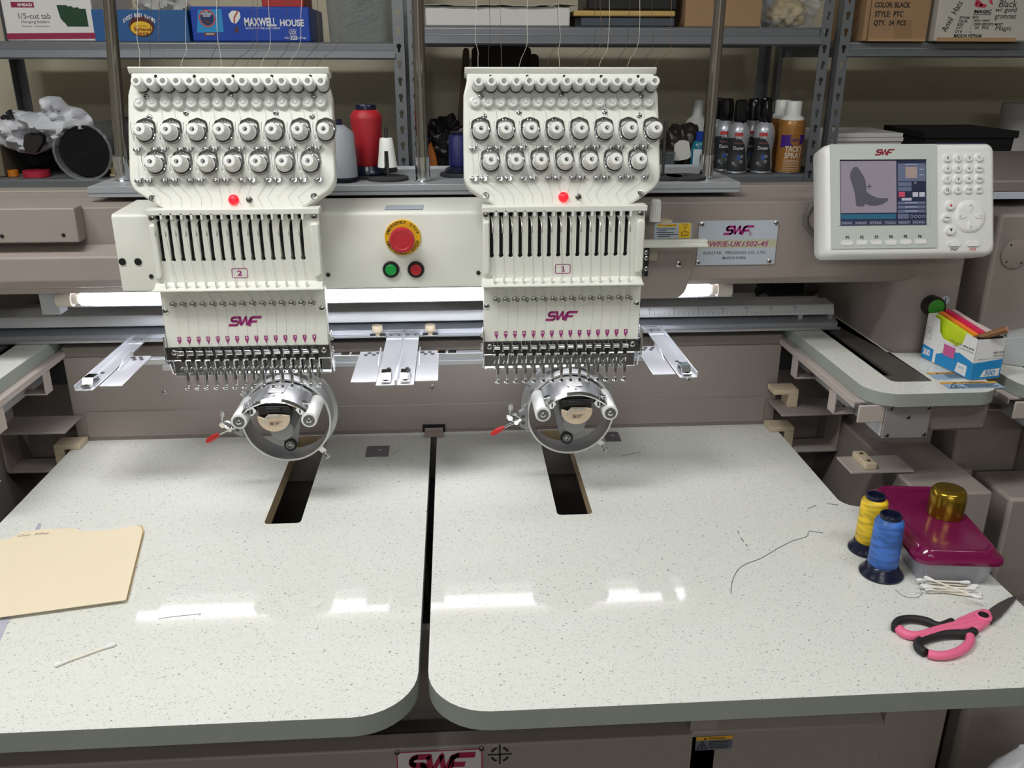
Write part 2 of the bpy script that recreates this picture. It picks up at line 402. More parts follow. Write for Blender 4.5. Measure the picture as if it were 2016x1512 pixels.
# pedestals beside the tables
for s in (-1, 1):
    a, b = XM+s*.783, XM+s*.905
    part('pedestal', MB().box(min(a, b), max(a, b), 1.20, 1.86, 0, .826), TAUPE, body, bevel=.004)
    a, b = XM+s*.701, XM+s*.81
    sp = part('table_support', MB().box(min(a, b), max(a, b)+.0, 1.272, 1.333, TZ+.0285, TZ+.0325), mat('pale_taupe_bracket_paint', (176, 166, 160), .5), body, bevel=.001)
    cx = XM+s*.737
    blk = part('cream_block', MB().box(cx-.010, cx+.010, 1.278, 1.33, TZ+.0326, TZ+.044), CREAM, sp, bevel=.0015)
    for yy in (1.290, 1.318): screw(sp, (cx, yy, TZ+.044), .0032, (0, 0, 1), DSTEEL)
    # pocket brackets on the inner panel with cream clips for the table corner
    x0, x1 = sorted((XM+s*.672, XM+s*.7825))
    br = part('corner_bracket', MB().box(x0, x1, 1.50, 1.557, .762, .766).box(*sorted((XM+s*.7785, XM+s*.7825)), 1.50, 1.557, .762, .885), mat('pale_taupe_bracket_paint', (176, 166, 160), .5), body, bevel=.001)
    for zz in (.842, .828): screw(br, (XM+s*.778, 1.52+(.842-zz)*1.2, zz), .004, (-s, 0, 0), DSTEEL)
    for zc, lg in ((0, .0335), (.077, .025)):
        xa, xb = sorted((XM+s*.650, XM+s*.698)); xc, xd = sorted((XM+s*.680, XM+s*.698))
        if zc and s < 0: continue
        part('cream_clip', MB().box(xa, xb, 1.515, 1.553, TZ+zc+.0006, TZ+zc+.010).box(xc, xd, 1.515, 1.553, TZ+zc-lg, TZ+zc+.0006), CREAM, br, bevel=.0008)
    x0, x1 = sorted((XM+s*.655, XM+s*.782))
    part('shelf_plate', MB().box(x0, x1, 1.478, 1.5575, .848, .852), TAUPE, body, bevel=.001)
gp = part('gap_clip', MB().box(XM-.0175, XM+.0175, 1.53, 1.5586, TZ+.0006, TZ+.0095), mat('taupe_plastic_clip', (164, 150, 140), .5), body, bevel=.0012)
part('gap_clip_recess', MB().box(XM-.022, XM+.022, 1.5556, 1.5564, TZ+.0005, TZ+.0165), VOID, body)  # thin black sheet painting the shade of a recess behind the clip
# body under the tables
zr = .640
base = part('base_panel', MB().box(-1.2, .335, .90, .93, 0, zr), TAUPE, body, bevel=.003)
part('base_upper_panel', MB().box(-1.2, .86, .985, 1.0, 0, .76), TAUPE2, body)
xa = onY(1362, 1470, .895).x; xb = onY(1864, 1440, .895).x
part('base_post', MB().box(.3355, xa-.001, .905, .93, 0, .735), TAUPE, body, bevel=.001)
zl = onY(1600, 1432, .90).z
dr = part('base_drawer', MB().prism([(.90, 0), (.90, zl), (.925, zl+.012), (.925, .765), (.95, .765), (.95, 0)], 0, xb-xa-.085, frame((xa, 0, 0), (0, 1, 0), (0, 0, 1))), TAUPE, body, bevel=.0015)
part('base_corner_panel', MB().box(xb-.0848, xb, .902, .95, 0, .765), TAUPE, body, bevel=.002)
# base sign
sg = part('base_sign', MB().box(*[onY(u, 1490, .8985).x for u in (779, 951)], .8965, .8995, onY(860, 1476, .8985).z-.075, onY(860, 1476, .8985).z), mat('sign_pale_grey', (206, 200, 204), .4), body, bevel=.0006)
sx0, sx1 = [onY(u, 1490, .8965).x for u in (779, 951)]; sz1 = onY(860, 1476, .8965).z; sz0 = sz1-.075
fr = MB()
for a in (rr(sx0+.0015, sx1-.0015, sz0+.0015, sz1-.0015, .002),):
    stroke(fr, a, .0016, FR(.8962), closed=True)
swf_logo(fr, sx0+.009, sx1-.009, sz1-.042, sz1-.006, FR(.8962))
part('lettering', fr, CRIMSON, sg)
for x in (sx0+.002, sx1-.002): screw(sg, (x, .8963, sz1-.002), .0035, m=DSTEEL, slot=False)
tg = MB(); c = onY(984, 1485, .8995)
for i in range(4): stroke(tg, [(c.x+.0115*math.cos(i*PI/2+a), c.z+.0115*math.sin(i*PI/2+a)) for a in (.35, .6, .78, 1.0, 1.2)], .003, FR(.8996))
stroke(tg, [(c.x-.016, c.z), (c.x+.016, c.z)], .0022, FR(.8996)); stroke(tg, [(c.x, c.z-.016), (c.x, c.z+.016)], .0022, FR(.8996))
part('target_mark', tg, INK, base)
def warning(parent, M, x0, x1, y0, y1, icon=True, name='warning_label', body_c=(112, 124, 150)):
    lb = part(name, MB().add([(x0, y0, .0003), (x1, y0, .0003), (x1, y1, .0003), (x0, y1, .0003)], [(0, 1, 2, 3)], M), mat('label_'+str(body_c), body_c, .5), parent)
    h = y1-y0; W_ = x1-x0
    part('label_band', MB().add([(x0, y1-h*.27, .0005), (x1, y1-h*.27, .0005), (x1, y1, .0005), (x0, y1, .0005)], [(0, 1, 2, 3)], M), mat('label_amber', (226, 168, 52), .5), lb)
    mb = MB(); text_in(mb, 'WARNING', x0+W_*.34, x0+W_*.8, y1-h*.22, y1-h*.06, M, .0007, bold=.02)
    mb.add([(x0+W_*.2, y1-h*.22, .0007), (x0+W_*.3, y1-h*.22, .0007), (x0+W_*.25, y1-h*.05, .0007)], [(0, 1, 2)], M)
    for i in range(5):
        y = y1-h*(.38+.115*i); stroke(mb, [(x0+W_*.36, y), (x0+W_*(.94-.05*(i % 3)), y)], h*.04, M, .0007)
    if icon: stroke(mb, [(x0+W_*.05, y0+h*.12), (x0+W_*.31, y0+h*.12), (x0+W_*.18, y0+h*.66)], h*.05, M, .0007, closed=True); stroke(mb, [(x0+W_*.18, y0+h*.2), (x0+W_*.18, y0+h*.45)], h*.09, M, .0007)
    part('lettering', mb, INK, lb)
    return lb
p0, p1 = onY(1368, 1477, .8995), onY(1443, 1447, .8995)
warning(body, FR(.8992), p0.x, p1.x, p0.z, p1.z, body_c=(104, 108, 118))
p = onY(1353, 1485, .904); part('hole', MB().cyl(p+Vector((0, .002, 0)), p+Vector((0, -.0005, 0)), .004, n=12), VOID, base)

# white cover across the head carriage with stop and start buttons
CY = 1.288
cx0, cx1 = onY(220, 440, CY).x, onY(1010, 440, CY).x
cz0, cz1 = onY(790, 566, CY).z, onY(790, 417, CY).z
cov = prof_x(fillet([(CY, cz0), (1.40, cz0), (1.3995, cz1+.004), (CY, cz1)], [.002, 0, 0, .006], 4), cx0, cx1, 'carriage_cover', WHITE, bevel=.0015)
for u, v in ((241, 515), (272, 515), (298, 544), (646, 541), (942, 537)):
    p = onY(u, v, CY); r = .0052 if v == 515 else .0032
    part('cap_screw', MB().lathe([(r, 0), (r, .0015), (r*.6, .0018)], p, (0, -1, 0), 14), [BLACK], cov)
lbp = [onY(u, v, CY+.02) for u, v in ((757, 409), (832, 409))]
Yl, zl2 = CY+.012, cz1+.0009+.004*.012/.13
part('paper_label', MB().add([(a, b, zl2+.0002+(b-Yl)*.03) for a, b in ((lbp[0].x, Yl), (lbp[1].x, Yl), (lbp[1].x+.001, Yl+.035), (lbp[0].x+.001, Yl+.035))], [(0, 1, 2, 3)]), mat('pale_blue_label', (176, 184, 196), .5), cov)
def button(u, v, rr_, base_m, cap_m, capr, h, name):
    p = onY(u, v, CY); n = Vector((0, -1, 0))
    b = part(name, MB().lathe([(rr_, 0), (rr_, .003), (rr_*.9, .0045), (capr*1.08, .0045), (capr*1.05, .002)], p, n, 28), base_m, body, smooth=30)
    part('button_cap', MB().lathe([(capr, .001), (capr, h), (capr*.85, h+.0008), (capr*.4, h+.0006)], p, n, 28), cap_m, b)
    return b, p
RED = mat('red_button_plastic', (188, 44, 52), .42); GRN = mat('green_button_plastic', (20, 150, 62), .42)
YEL = mat('yellow_emergency_plate', (220, 172, 22), .45)
button(770, 530, .0125, BLACK, GRN, .0083, .0055, 'start_button'); button(819, 530, .0125, BLACK, RED, .0083, .0055, 'stop_button')
pe = onY(793, 467, CY); n_ = Vector((0, -1, 0))
es = part('emergency_stop', MB().lathe([(.0265, 0), (.0265, .0022), (.0255, .003)], pe, n_, 40), YEL, body)
part('mushroom_button', MB().lathe([(.013, .003), (.013, .012), (.0175, .014), (.0185, .018), (.0185, .024), (.017, .0262), (.0135, .0265), (.0125, .0258), (.004, .0258)], pe, n_, 40), RED, es)
def arc_text(mb, s, c, r, a_mid, h, M, n, flip=False, step=None):
    k = len(s)
    for i, ch in enumerate(s):
        if ch == ' ': continue
        a = a_mid + (-1 if not flip else 1)*(i-(k-1)/2)*step
        vs, fs, x0, x1, y0, y1 = text_geo(ch, 0, .02)
        sc = h/.72; e = Vector((math.sin(a), math.cos(a))) ; tt = Vector((math.cos(a), -math.sin(a)))
        if flip: e, tt = -e, -tt
        R0 = r if not flip else r+h
        o = Vector((math.sin(a), math.cos(a)))*R0
        mb.add([(c[0]+(o+tt*(x-(x0+x1)/2)*sc+e*y*sc).x, c[1]+(o+tt*(x-(x0+x1)/2)*sc+e*y*sc).y, n) for x, y in vs], fs, M)
# a is measured clockwise from the top
mb = MB(); FE = FR(CY)
def clockwise(mb, s, mid, step):
    arc_text(mb, s, (pe.x, pe.z), .0208, mid, .0042, FE, .0033, step=-step)
clockwise(mb, 'EMERGENCY', -.56, .182); clockwise(mb, 'STOP', .93, .22)
arc_text(mb, 'EMERGENCY', (pe.x, pe.z), .0208, PI+.56, .0042, FE, .0033, flip=True, step=-.182)
arc_text(mb, 'STOP', (pe.x, pe.z), .0208, PI-.97, .0042, FE, .0033, flip=True, step=-.22)
part('lettering', mb, INK, es)

# tube lamp under the beam with a plate behind it
LY = 1.437
lx0, lx1 = onY(160, 583, LY).x, onY(1395, 570, LY).x
lz = onY(790, 579, LY).z
pz = onY(800, 592, 1.468).z
part('lamp_plate', MB().box(lx0-.035, onY(1441, 590, 1.468).x, 1.468, 1.472, pz, zb-.0125), TAUPE, body, bevel=.0008)
part('lamp_plate_lip', MB().box(lx0-.03, onY(1441, 590, 1.468).x-.002, 1.4605, 1.4678, pz-.0005, pz+.0025), ALU, body, bevel=.0006)

TUBE = mat('lit_fluorescent_tube', (246, 248, 255), .3, emit=13)
lampt = part('lamp_tube', MB().cyl((lx0, LY, lz), (lx1, LY, lz), .0108, n=20), TUBE, body)
for xx, s in ((lx0, -1), (lx1, 1)):
    part('lamp_socket', MB().lathe([(.0082, .001), (.0082, .014), (.0125, .014), (.0125, .038), (.010, .04)], (xx, LY, lz), (s, 0, 0), 18), mat('white_ceramic_socket', (206, 200, 190), .5), lampt)
a_, b_ = onY(83, 620, 1.44), onY(113, 580, 1.44)
part('lamp_end_bracket', MB().box(a_.x, b_.x, 1.44, 1.47, a_.z, zb-.0125), ALUP, body, bevel=.001)
pts = [onY(u, v, 1.422) for u, v in ((643, 572), (660, 583), (675, 582), (688, 570))]
part('lamp_wire', MB().tube([pts[0].lerp(pts[1], .5)*.0+(pts[0]*(1-t_)**3+pts[1]*3*t_*(1-t_)**2+pts[2]*3*t_*t_*(1-t_)+pts[3]*t_**3) for t_ in [i/12 for i in range(13)]], .0008, 6), mat('tan_wire', (196, 160, 90), .5), body)

# right side fittings on the beam
bxz0, bxz1 = onY(1300, 588, 1.352).z, onY(1300, 487, 1.352).z
bxx = onY(1366, 500, 1.352).x; bxx0 = onY(1240, 500, 1.352).x
cb = part('carriage_box', MB().prism(fillet([(bxx0, bxz0), (bxx-.012, bxz0), (bxx, bxz0+.045), (bxx, bxz1), (bxx0, bxz1)], [0, .02, .02, .006, 0], 4), 0, .0475, FR(1.3995)), TAUPE, body, bevel=.002)
screw(cb, onY(1337, 519, 1.352), .0055)
up = part('oil_box', MB().box(bxx0, onY(1363, 440, 1.40).x, 1.377, 1.3995, bxz1+.0005, onY(1320, 437, 1.40).z), TAUPE, body, bevel=.003)
q0, q1 = onY(1287, 470, 1.3768), onY(1362, 438, 1.3768); FO = FR(1.3767)
lab = part('oil_label', MB().add([(q0.x, q0.z, 0), (q1.x+.002, q0.z, 0), (q1.x-.001, q1.z, 0), (q0.x, q1.z, 0)], [(0, 1, 2, 3)], FO), mat('label_pale_blue', (186, 196, 208), .5), body)
W_, h_ = q1.x-q0.x, q1.z-q0.z
ylw = mat('label_yellow', (238, 196, 40), .5)
part('label_band', MB().prism(rr(q0.x+W_*.07, q0.x+W_*.6, q1.z-h_*.26, q1.z-h_*.08, .002), .0001, .0002, FO).add([(q0.x+W_*.68, q0.z+h_*.03, .0002), (q1.x-.001, q0.z+h_*.03, .0002), (q1.x-.0015, q1.z-h_*.04, .0002), (q0.x+W_*.65, q1.z-h_*.04, .0002)], [(0, 1, 2, 3)], FO), ylw, lab)
mb = MB(); text_in(mb, 'How to Supply Oil', q0.x+W_*.1, q0.x+W_*.57, q1.z-h_*.235, q1.z-h_*.1, FO, .0004, bold=0)
for i, l in enumerate((.5, .25, .45, .56, .35)):
    y = q1.z-h_*(.38+.12*i); stroke(mb, [(q0.x+W_*(.05 if i in (0, 2) else .1), y), (q0.x+W_*(.08+l), y)], h_*.045, FO, .0004)
stroke(mb, rr(q0.x+W_*.74, q0.x+W_*.92, q0.z+h_*.2, q0.z+h_*.42, .001), .0007, FO, .0004, closed=True)
stroke(mb, circ(q0.x+W_*.83, q0.z+h_*.8, .003, 10), .0006, FO, .0004, closed=True); stroke(mb, [(q0.x+W_*.83, q0.z+h_*.68), (q0.x+W_*.83, q0.z+h_*.42)], .0006, FO, .0004)
part('lettering', mb, INK, lab)
p = onY(1307, 433, 1.39)
part('oil_cap', MB().lathe([(.014, 0), (.014, .004), (.012, .006)], (p.x, 1.389, onY(1320, 437, 1.40).z), (0, 0, 1), 20), CREAM, up)
z0, z1 = onY(1340, 486, 1.325).z, onY(1340, 473, 1.325).z
part('guide_bar', MB().box(bxx0, onY(1393, 480, 1.325).x, 1.325, 1.336, z0, z1).box(bxx0, onY(1393, 480, 1.325).x, 1.320, 1.325, z0, z0+.004), WHITE, body, bevel=.0008)
a, b = onY(1268, 545, 1.325), onY(1279, 488, 1.325)
blk = part('limit_block', MB().box(a.x, b.x, 1.325, 1.342, a.z, b.z), BLACK, body, bevel=.001)
for v in (497, 508, 529): screw(blk, onY(1272, v, 1.325), .0035, m=STEEL)
part('limit_bracket', MB().box(b.x, onY(1297, 500, 1.325).x, 1.330, 1.338, onY(1290, 516, 1.325).z, onY(1290, 482, 1.325).z), mat('olive_grey_plate', (150, 144, 126), .5), body, bevel=.002)
p = onY(1291, 415, 1.35)
part('ribbed_knob', MB().loft([[(p.x+(.0085 if i % 2 else .0078)*math.cos(2*PI*i/32), 1.352+(.0085 if i % 2 else .0078)*math.sin(2*PI*i/32), z) for i in range(32)] for z in (onY(1291, 436, 1.35).z, onY(1291, 404, 1.35).z)]).lathe([(.0082, 0), (.0082, .006), (.006, .009)], (p.x, 1.352, onY(1291, 404, 1.35).z), (0, 0, 1), 20), WPLA, body)
part('knob_shaft', MB().cyl((p.x, 1.352, onY(1291, 437, 1.35).z-.0), (p.x, 1.41, onY(1291, 437, 1.35).z+.002), .003), STEEL, body)

# name plate
NY = 1.3992; q0, q1 = onY(1370, 522, NY), onY(1533, 433, NY); FN = FR(NY)
npl = part('name_plate', MB().prism(rr(q0.x, q1.x, q0.z, q1.z, .003), 0, .0012, FN), mat('name_plate_silver', (190, 199, 210), .42, .1), body)
W_, h_ = q1.x-q0.x, q1.z-q0.z
def fx(t): return q0.x+W_*t
def fz(t): return q1.z-h_*t
part('plate_band', MB().add([(fx(0), fz(.62), .0013), (fx(1), fz(.61), .0013), (fx(1), fz(.42), .0013), (fx(0), fz(.44), .0013)], [(0, 1, 2, 3)], FN), mat('khaki_band', (188, 187, 160), .5), npl)
mb = swf_logo(MB(), fx(.31), fx(.70), fz(.325), fz(.11), FN, .0014)
text_in(mb, 'SWF/E-UK1502-45', fx(.09), fx(.90), fz(.585), fz(.465), FN, .0015, shear=.25, bold=.02, space=1.05)
stroke(mb, circ(fx(.655), fz(.295), .0028, 14), .0005, FN, .0015, closed=True); text_in(mb, 'R', fx(.645), fx(.665), fz(.31), fz(.275), FN, .0015)
part('lettering', mb, MAGENTA, npl)
mb = MB(); text_in(mb, 'SUNSTAR   PRECISION CO., LTD.', fx(.08), fx(.88), fz(.765), fz(.69), FN, .0014, bold=.005, space=1.1)
text_in(mb, 'MADE IN KOREA', fx(.33), fx(.63), fz(.87), fz(.81), FN, .0014, bold=.005)
part('lettering', mb, INK, npl)
for a, b in ((.035, .08), (.965, .07), (.93, .93), (.02, .94)): screw(npl, (fx(a), NY-.0012, fz(b)), .0042)

# power button on the column
p = onY(1832, 600, 1.3948)
pb = part('power_button', MB().lathe([(.0175, 0), (.0175, .018), (.0165, .020), (.0145, .020), (.0145, .016)], p, (0, -1, 0), 28), BLACK, body)
part('button_cap', MB().lathe([(.0143, .010), (.0143, .0195), (.0125, .0205)], p, (0, -1, 0), 28), mat('bright_green_button', (60, 152, 48), .4), pb)
p = onY(1861, 591, 1.3948); FP = FR(1.3947)
pm = part('power_mark', MB().prism(circ(p.x, p.z, .0075, 20), 0, .0003, FP), mat('label_pale_blue', (186, 196, 208), .5), body)
part('power_stroke', stroke(MB(), [(p.x, p.z-.0045), (p.x+.0003, p.z+.0045)], .0016, FP, .0005), INK, pm)
# black motor and cable seen through the opening under the beam
a, b = onY(1512, 600, 1.72), onY(1585, 556, 1.72)
mo = part('motor', MB().box(a.x, b.x, 1.72, 1.80, a.z, b.z+.03).box(a.x-.006, b.x+.006, 1.715, 1.72, a.z-.004, a.z+.004), BLACK, body, bevel=.004)
pts = []
for i in range(70):
    t = i/69; an = t*9*2*PI; c = onY(1488+24*t, 576-14*t, 1.715); pts.append(c+Vector((math.cos(an)*.002, math.sin(an)*.006, math.sin(an)*.006)))
part('coiled_cable', MB().tube(pts, .0022, 6), BLACK, mo)
part('motor_cable', MB().tube([onY(u, v, 1.73) for u, v in ((1585, 590), (1602, 586), (1616, 575), (1624, 558))], .011, 8), BLACK, mo)
# ------------------------------------------------------------------ side tables at the height of the needle plate
AZ = 1.0
def side_table(s, label, dx=0., withlabels=True):
    # drawn for the right side; mirrored about the machine's middle for the left
    def X(u, v): return onZ(u, v, AZ).x
    xl = .631; xr = onZ(1962, 760, AZ).x; yf = onZ(1850, 774, AZ).y
    pl = fillet([(xl, yf), (xr, yf), (xr, 1.392), (COLX0+.01, 1.392), (COLX0-.004, 1.40), (COLX0-.004, 1.86), (xl, 1.86)], [.05, .04, 0, 0, 0, 0, 0], 8)
    s1 = onZ(1760, 752, AZ); s2 = onZ(1838, 750, AZ)
    hx0, hx1, hy = .687, .753, s1.y
    hole = fillet([(hx0, hy), (hx1, hy), (hx1, 1.85), (hx0, 1.85)], [.012, .006, 0, 0], 5)
    fm = (lambda a: a+dx) if s > 0 else (lambda a: 2*XM-a+dx)
    def mp(p): return [(fm(a), b) for a, b in (p if s > 0 else p[::-1])]
    t = thing('side_table', label, 'table', (fm(.70), 1.6, AZ-.022), 'side tables of the machines')
    part('table_top', MB().plate(mp(pl), [mp(hole)], -.022, 0, TOP(AZ), em=1, hm=2), [LAM, BAND, VOID], t, bevel=.001)
    def bx(m, x0, x1, y0, y1, z0, z1): a, b = sorted((fm(x0), fm(x1))); return m.box(a, b, y0, y1, z0, z1)
    cvp = [(hx0+.0004, hy+.0004), (hx1-.0004, hy+.0004), (hx1-.0004, 1.8496), (hx0+.016, 1.8496), (hx0+.016, hy+.032), (hx0+.0004, hy+.032)]
    part('slot_cover', MB().prism(mp(fillet(cvp, [.010, .005, 0, 0, 0, 0], 4)), -.006, -.0006, TOP(AZ)), mat('dark_grey_steel_cover', (92, 88, 84), .42, .3), t, bevel=.0004)
    part('slot_floor', bx(MB(), hx0, hx1, hy, 1.85, AZ-.03, AZ-.0222), VOID, t)
    # aluminium beam with end plate and brackets underneath
    e0, e1 = onY(1737, 860, yf+.012), onY(1832, 810, yf+.012)
    bm = part('support_beam', bx(bx(MB(), e0.x, e1.x, yf+.014, 1.86, e0.z+.002, AZ-.0305), e0.x-.004, e0.x, yf+.014, 1.86, e0.z, AZ-.05), ALU, t, bevel=.001)
    ep = part('end_plate', bx(MB(), e0.x-.002, e1.x, yf+.010, yf+.0138, e0.z-.002, AZ-.0225), mat('grey_end_plate', (150, 148, 150), .45, .3), t, bevel=.0008)
    for fx_, fz_ in ((.08, .9), (.93, .9), (.5, .62), (.08, .06), (.93, .06)):
        screw(ep, (fm(e0.x+(e1.x-e0.x)*fx_), yf+.010, e0.z+(AZ-.0225-e0.z)*fz_), .0034, m=DSTEEL)
    c0, c1 = onY(1842, 848, yf+.02), onY(1945, 806, yf+.02)
    part('end_cover', bx(MB(), e1.x+.001, c1.x, yf+.016, 1.38, c0.z, AZ-.0225), TAUPE2, t, bevel=.006)
    fl = part('side_flange', bx(bx(MB(), xl-.013, xl+.02, yf+.03, 1.80, AZ-.0265, AZ-.0225), xl-.0128, xl-.0105, yf+.03, 1.80, AZ-.034, AZ-.0265), mat('pale_taupe_bracket_paint', (176, 166, 160), .5), t, bevel=.0008)
    part('flange_end', bx(MB(), xl-.0125, e0.x-.0022, yf+.0115, yf+.016, AZ-.052, AZ-.0225), mat('pale_taupe_bracket_paint', (176, 166, 160), .5), t, bevel=.002)
    for yy in (1.30, 1.47):
        hb = part('hanger_bracket', bx(bx(MB(), xl-.010, xl-.0075, yy, yy+.026, AZ-.074, AZ-.0266), xl-.0075, e0.x-.0042, yy, yy+.026, AZ-.074, AZ-.0715), mat('pale_taupe_bracket_paint', (176, 166, 160), .5), t, bevel=.0006)
        screw(hb, (fm(xl-.010), yy+.018, AZ-.034), .003, (-s, 0, 0), DSTEEL)
    return t, fm
stR, fm = side_table(1, 'white topped side table with grey rim carrying the index card box')
stL, _ = side_table(-1, 'white topped side table with grey rim beside the manila folder table half')
stN, _ = side_table(1, 'white topped side table of the neighbouring machine behind the index card box', dx=onZ(1982, 742, AZ).x-.631)
tt = [c for c in stR.children if c.name.startswith('table_top')][0]
a, b = onZ(1868, 766, AZ), onZ(1962, 753, AZ)
warning(stR, frame((0, 0, AZ), (1, 0, 0), (0, 1, 0)), a.x, b.x, a.y, onZ(1900, 752, AZ).y, body_c=(150, 178, 204))
a, b = onZ(1858, 748, AZ), onZ(1920, 738, AZ)
warning(stR, frame((0, 0, AZ), (1, 0, 0), (0, 1, 0)), a.x-.012, b.x-.008, a.y+.002, a.y+.034, body_c=(150, 178, 204), icon=False)

# ------------------------------------------------------------------ pantograph rail
rl = thing('pantograph_rail', 'long aluminium ruler rail lying across the machine behind the two heads', 'rail', (XM, 1.57, AZ+.0005))
rx0, rx1 = -1.0, onY(1650, 650, 1.54).x
def P1(u, v, Y): return onY(u, v, Y).z
zz = [P1(1300, 659, 1.54), P1(1300, 636, 1.54), P1(1300, 625, 1.552), P1(1300, 604, 1.560)]
low = [(1.53, AZ+.001), (1.75, AZ+.001), (1.75, zz[1]), (1.56, zz[1]), (1.545, zz[1]-.006), (1.545, zz[1]-.014), (1.53, AZ+.006)]
M = frame((rx0, 0, 0), (0, 1, 0), (0, 0, 1))
part('lower_extrusion', MB().prism(low, 0, rx1-rx0, M), ALU, rl, bevel=.0008)
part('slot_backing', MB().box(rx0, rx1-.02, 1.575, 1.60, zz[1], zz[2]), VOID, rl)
up_ = [(1.552, zz[2]), (1.60, zz[2]), (1.60, zz[3]+.002), (1.585, zz[3]+.002), (1.560, zz[3]), (1.5522, zz[2]+.002)]
ue = part('ruler_extrusion', MB().prism(up_, 0, rx1-rx0-.006, M), mat('bright_ruler_aluminium', (214, 217, 222), .34, .45), rl, bevel=.0008)
part('end_post', MB().box(rx1-.016, rx1-.009, 1.553, 1.575, zz[1]-.002, zz[2]+.002), ALU, rl)
part('end_post', MB().box(rx1-.075, rx1-.067, 1.553, 1.575, zz[1]-.002, zz[2]+.002), ALU, rl)
b_ = Vector((0, .0078, zz[3]-zz[2]-.002)).normalized(); FRul = frame((0, 1.5522, zz[2]+.002), (1, 0, 0), b_)
mb = MB(); x5 = onY(1327, 610, 1.556).x; st5 = onY(1375, 610, 1.556).x-x5
for i in range(-10, 36):
    x = x5+i*st5/5
    if x < rx1-.045 and x > .24: stroke(mb, [(x, .002), (x, .010 if i % 5 == 0 else .006)], .0006, FRul, .0004)
for k, l in enumerate(('5', '0', '5', '10', '15', '20', '25')):
    x = x5+(k-1)*st5; text_in(mb, l, x-.0014*len(l), x+.0014*len(l), .0115, .0150, FRul, .0004, bold=0)
tag(part('ruler_marks', mb, INK, ue), kind='stuff')
part('rear_strip', MB().box(rx0, rx1-.02, 1.6015, 1.612, zz[3]-.01, onY(800, 598, 1.6015).z), ALU, rl, bevel=.0006)
part('rear_plate', MB().box(rx0, rx1-.03, 1.70, 1.86, AZ+.0012, AZ+.012), mat('dark_grey_steel_cover', (92, 88, 84), .42, .3), rl)
# cream thumb screws and holder beside the middle clamp
for u in (743, 847):
    p = onY(u, 640, 1.525); z = AZ+.007
    tb = part('thumb_screw_plate', MB().box(p.x-.014, p.x+.014, 1.512, 1.5298, z, z+.003), STEEL, rl, bevel=.0005)
    part('thumb_screw', MB().cyl((p.x, 1.520, z+.003), (p.x, 1.520, z+.009), .004).lathe([(.0085, 0), (.0095, .002), (.0095, .010), (.0085, .012)], (p.x, 1.520, z+.009), (0, 0, 1), 18), CREAM, tb)

BOLT = mat('dark_bolt_steel', (58, 58, 60), .38, .6)
SATIN = mat('satin_bright_plate', (228, 230, 236), .26, .6)
# flat bar that carries the frame arms
barY = 1.425
a, b = onY(250, 702, barY), onY(1328, 690, barY)
bar = part('frame_bar', MB().box(a.x, b.x, barY, barY+.014, AZ-.006, AZ+.004), ALU, rl, bevel=.0008)
part('lower_bar', MB().box(a.x+.05, b.x-.05, barY+.0141, barY+.06, AZ-.022, AZ-.014), ALU, bar, bevel=.0008)
for u in (375, 690, 880, 1235):
    p = onY(u, 697, barY); pl = part('joint_plate', MB().box(p.x-.016, p.x+.016, barY-.006, barY+.013, AZ+.0042, AZ+.0062), CHROME, bar, bevel=.0005)
    for k in (-.006, .006): screw(bar, (p.x, barY+.004+k*.6, AZ+.0062), .003, (0, 0, 1), DSTEEL, slot=False)

# chrome frame arms reaching forward beside the heads
def frame_arm(label, x_out, x_in, s, xp0, xp1, yend):
    """a channel from the rail towards the viewer and a wide bright plate on its s side"""
    x0, x1 = sorted((x_out, x_in)); z = AZ+.0065
    t = ch = part('frame_arm', MB().box(x0, x1, yend, 1.532, z, z+.0015).box(x_out-.0008, x_out+.0008, yend, 1.532, z+.0015, z+.009).box(x0, x1, 1.500, 1.5325, z+.0015, z+.003), SATIN, rl, bevel=.0003)
    for xx in (x0+(x1-x0)*.25, x0+(x1-x0)*.75): screw(ch, (xx, 1.516, z+.003), .003, (0, 0, 1), STEEL)
    xm = (x0+x1)/2
    for k in (.058, .076): screw(ch, (xm, yend+k, z+.0015), .0034, (0, 0, 1), BOLT, slot=False)
    # spring clip at the tip
    part('spring_clip', MB().prism([(yend+.045, z+.0016), (yend+.04, z+.010), (yend+.022, z+.011), (yend+.016, z+.004), (yend+.006, z+.003), (yend+.006, z+.0045), (yend+.014, z+.0055), (yend+.021, z+.0135), (yend+.042, z+.0125), (yend+.05, z+.0016)], -.0075, .0075, frame((xm, 0, 0), (0, 1, 0), (0, 0, 1))), CHROME, t, smooth=20)
    part('clip_pad', MB().lathe([(.006, 0), (.006, .002), (.003, .004)], (xm, yend+.012, z+.0016), (0, 0, 1), 14), BLACK, t)
    # side plate with a raised inner flange
    pp = fillet([(xp0, yend+.018), (xp1, yend+.018), (xp1, barY+.012), (xp0, barY+.012)], .003, 3)
    if s > 0: xi, xo = xp0, xp1
    else: xi, xo = xp1, xp0
    dx_ = .0*s
    pp = [(xi, yend+.022), (xo+dx_, yend+.022), (xo+dx_*.2, barY+.013), (xi, barY+.013)]
    pl = part('hoop_plate', MB().prism(pp if s > 0 else pp[::-1], 0, .0015, TOP(AZ+.0043)), SATIN, t, bevel=.0003)
    for k in range(4):
        screw(t, (xi+(xo-xi)*(.22+.34*(k % 2)+.14*(k//2)), barY+.003-.010*(k//2), AZ+.0058), .0034, (0, 0, 1), BOLT, slot=False)
    part('inner_flange', MB().prism([(barY+.012, AZ+.006), (barY+.012, AZ+.013), (barY+.002, AZ+.0165), (barY-.03, AZ+.016), (barY-.052, AZ+.0085), (barY-.06, AZ+.006)], 0, .0010, frame((xi+s*.0035, 0, 0), (0, 1, 0), (0, 0, 1))), SATIN, t)
    return t

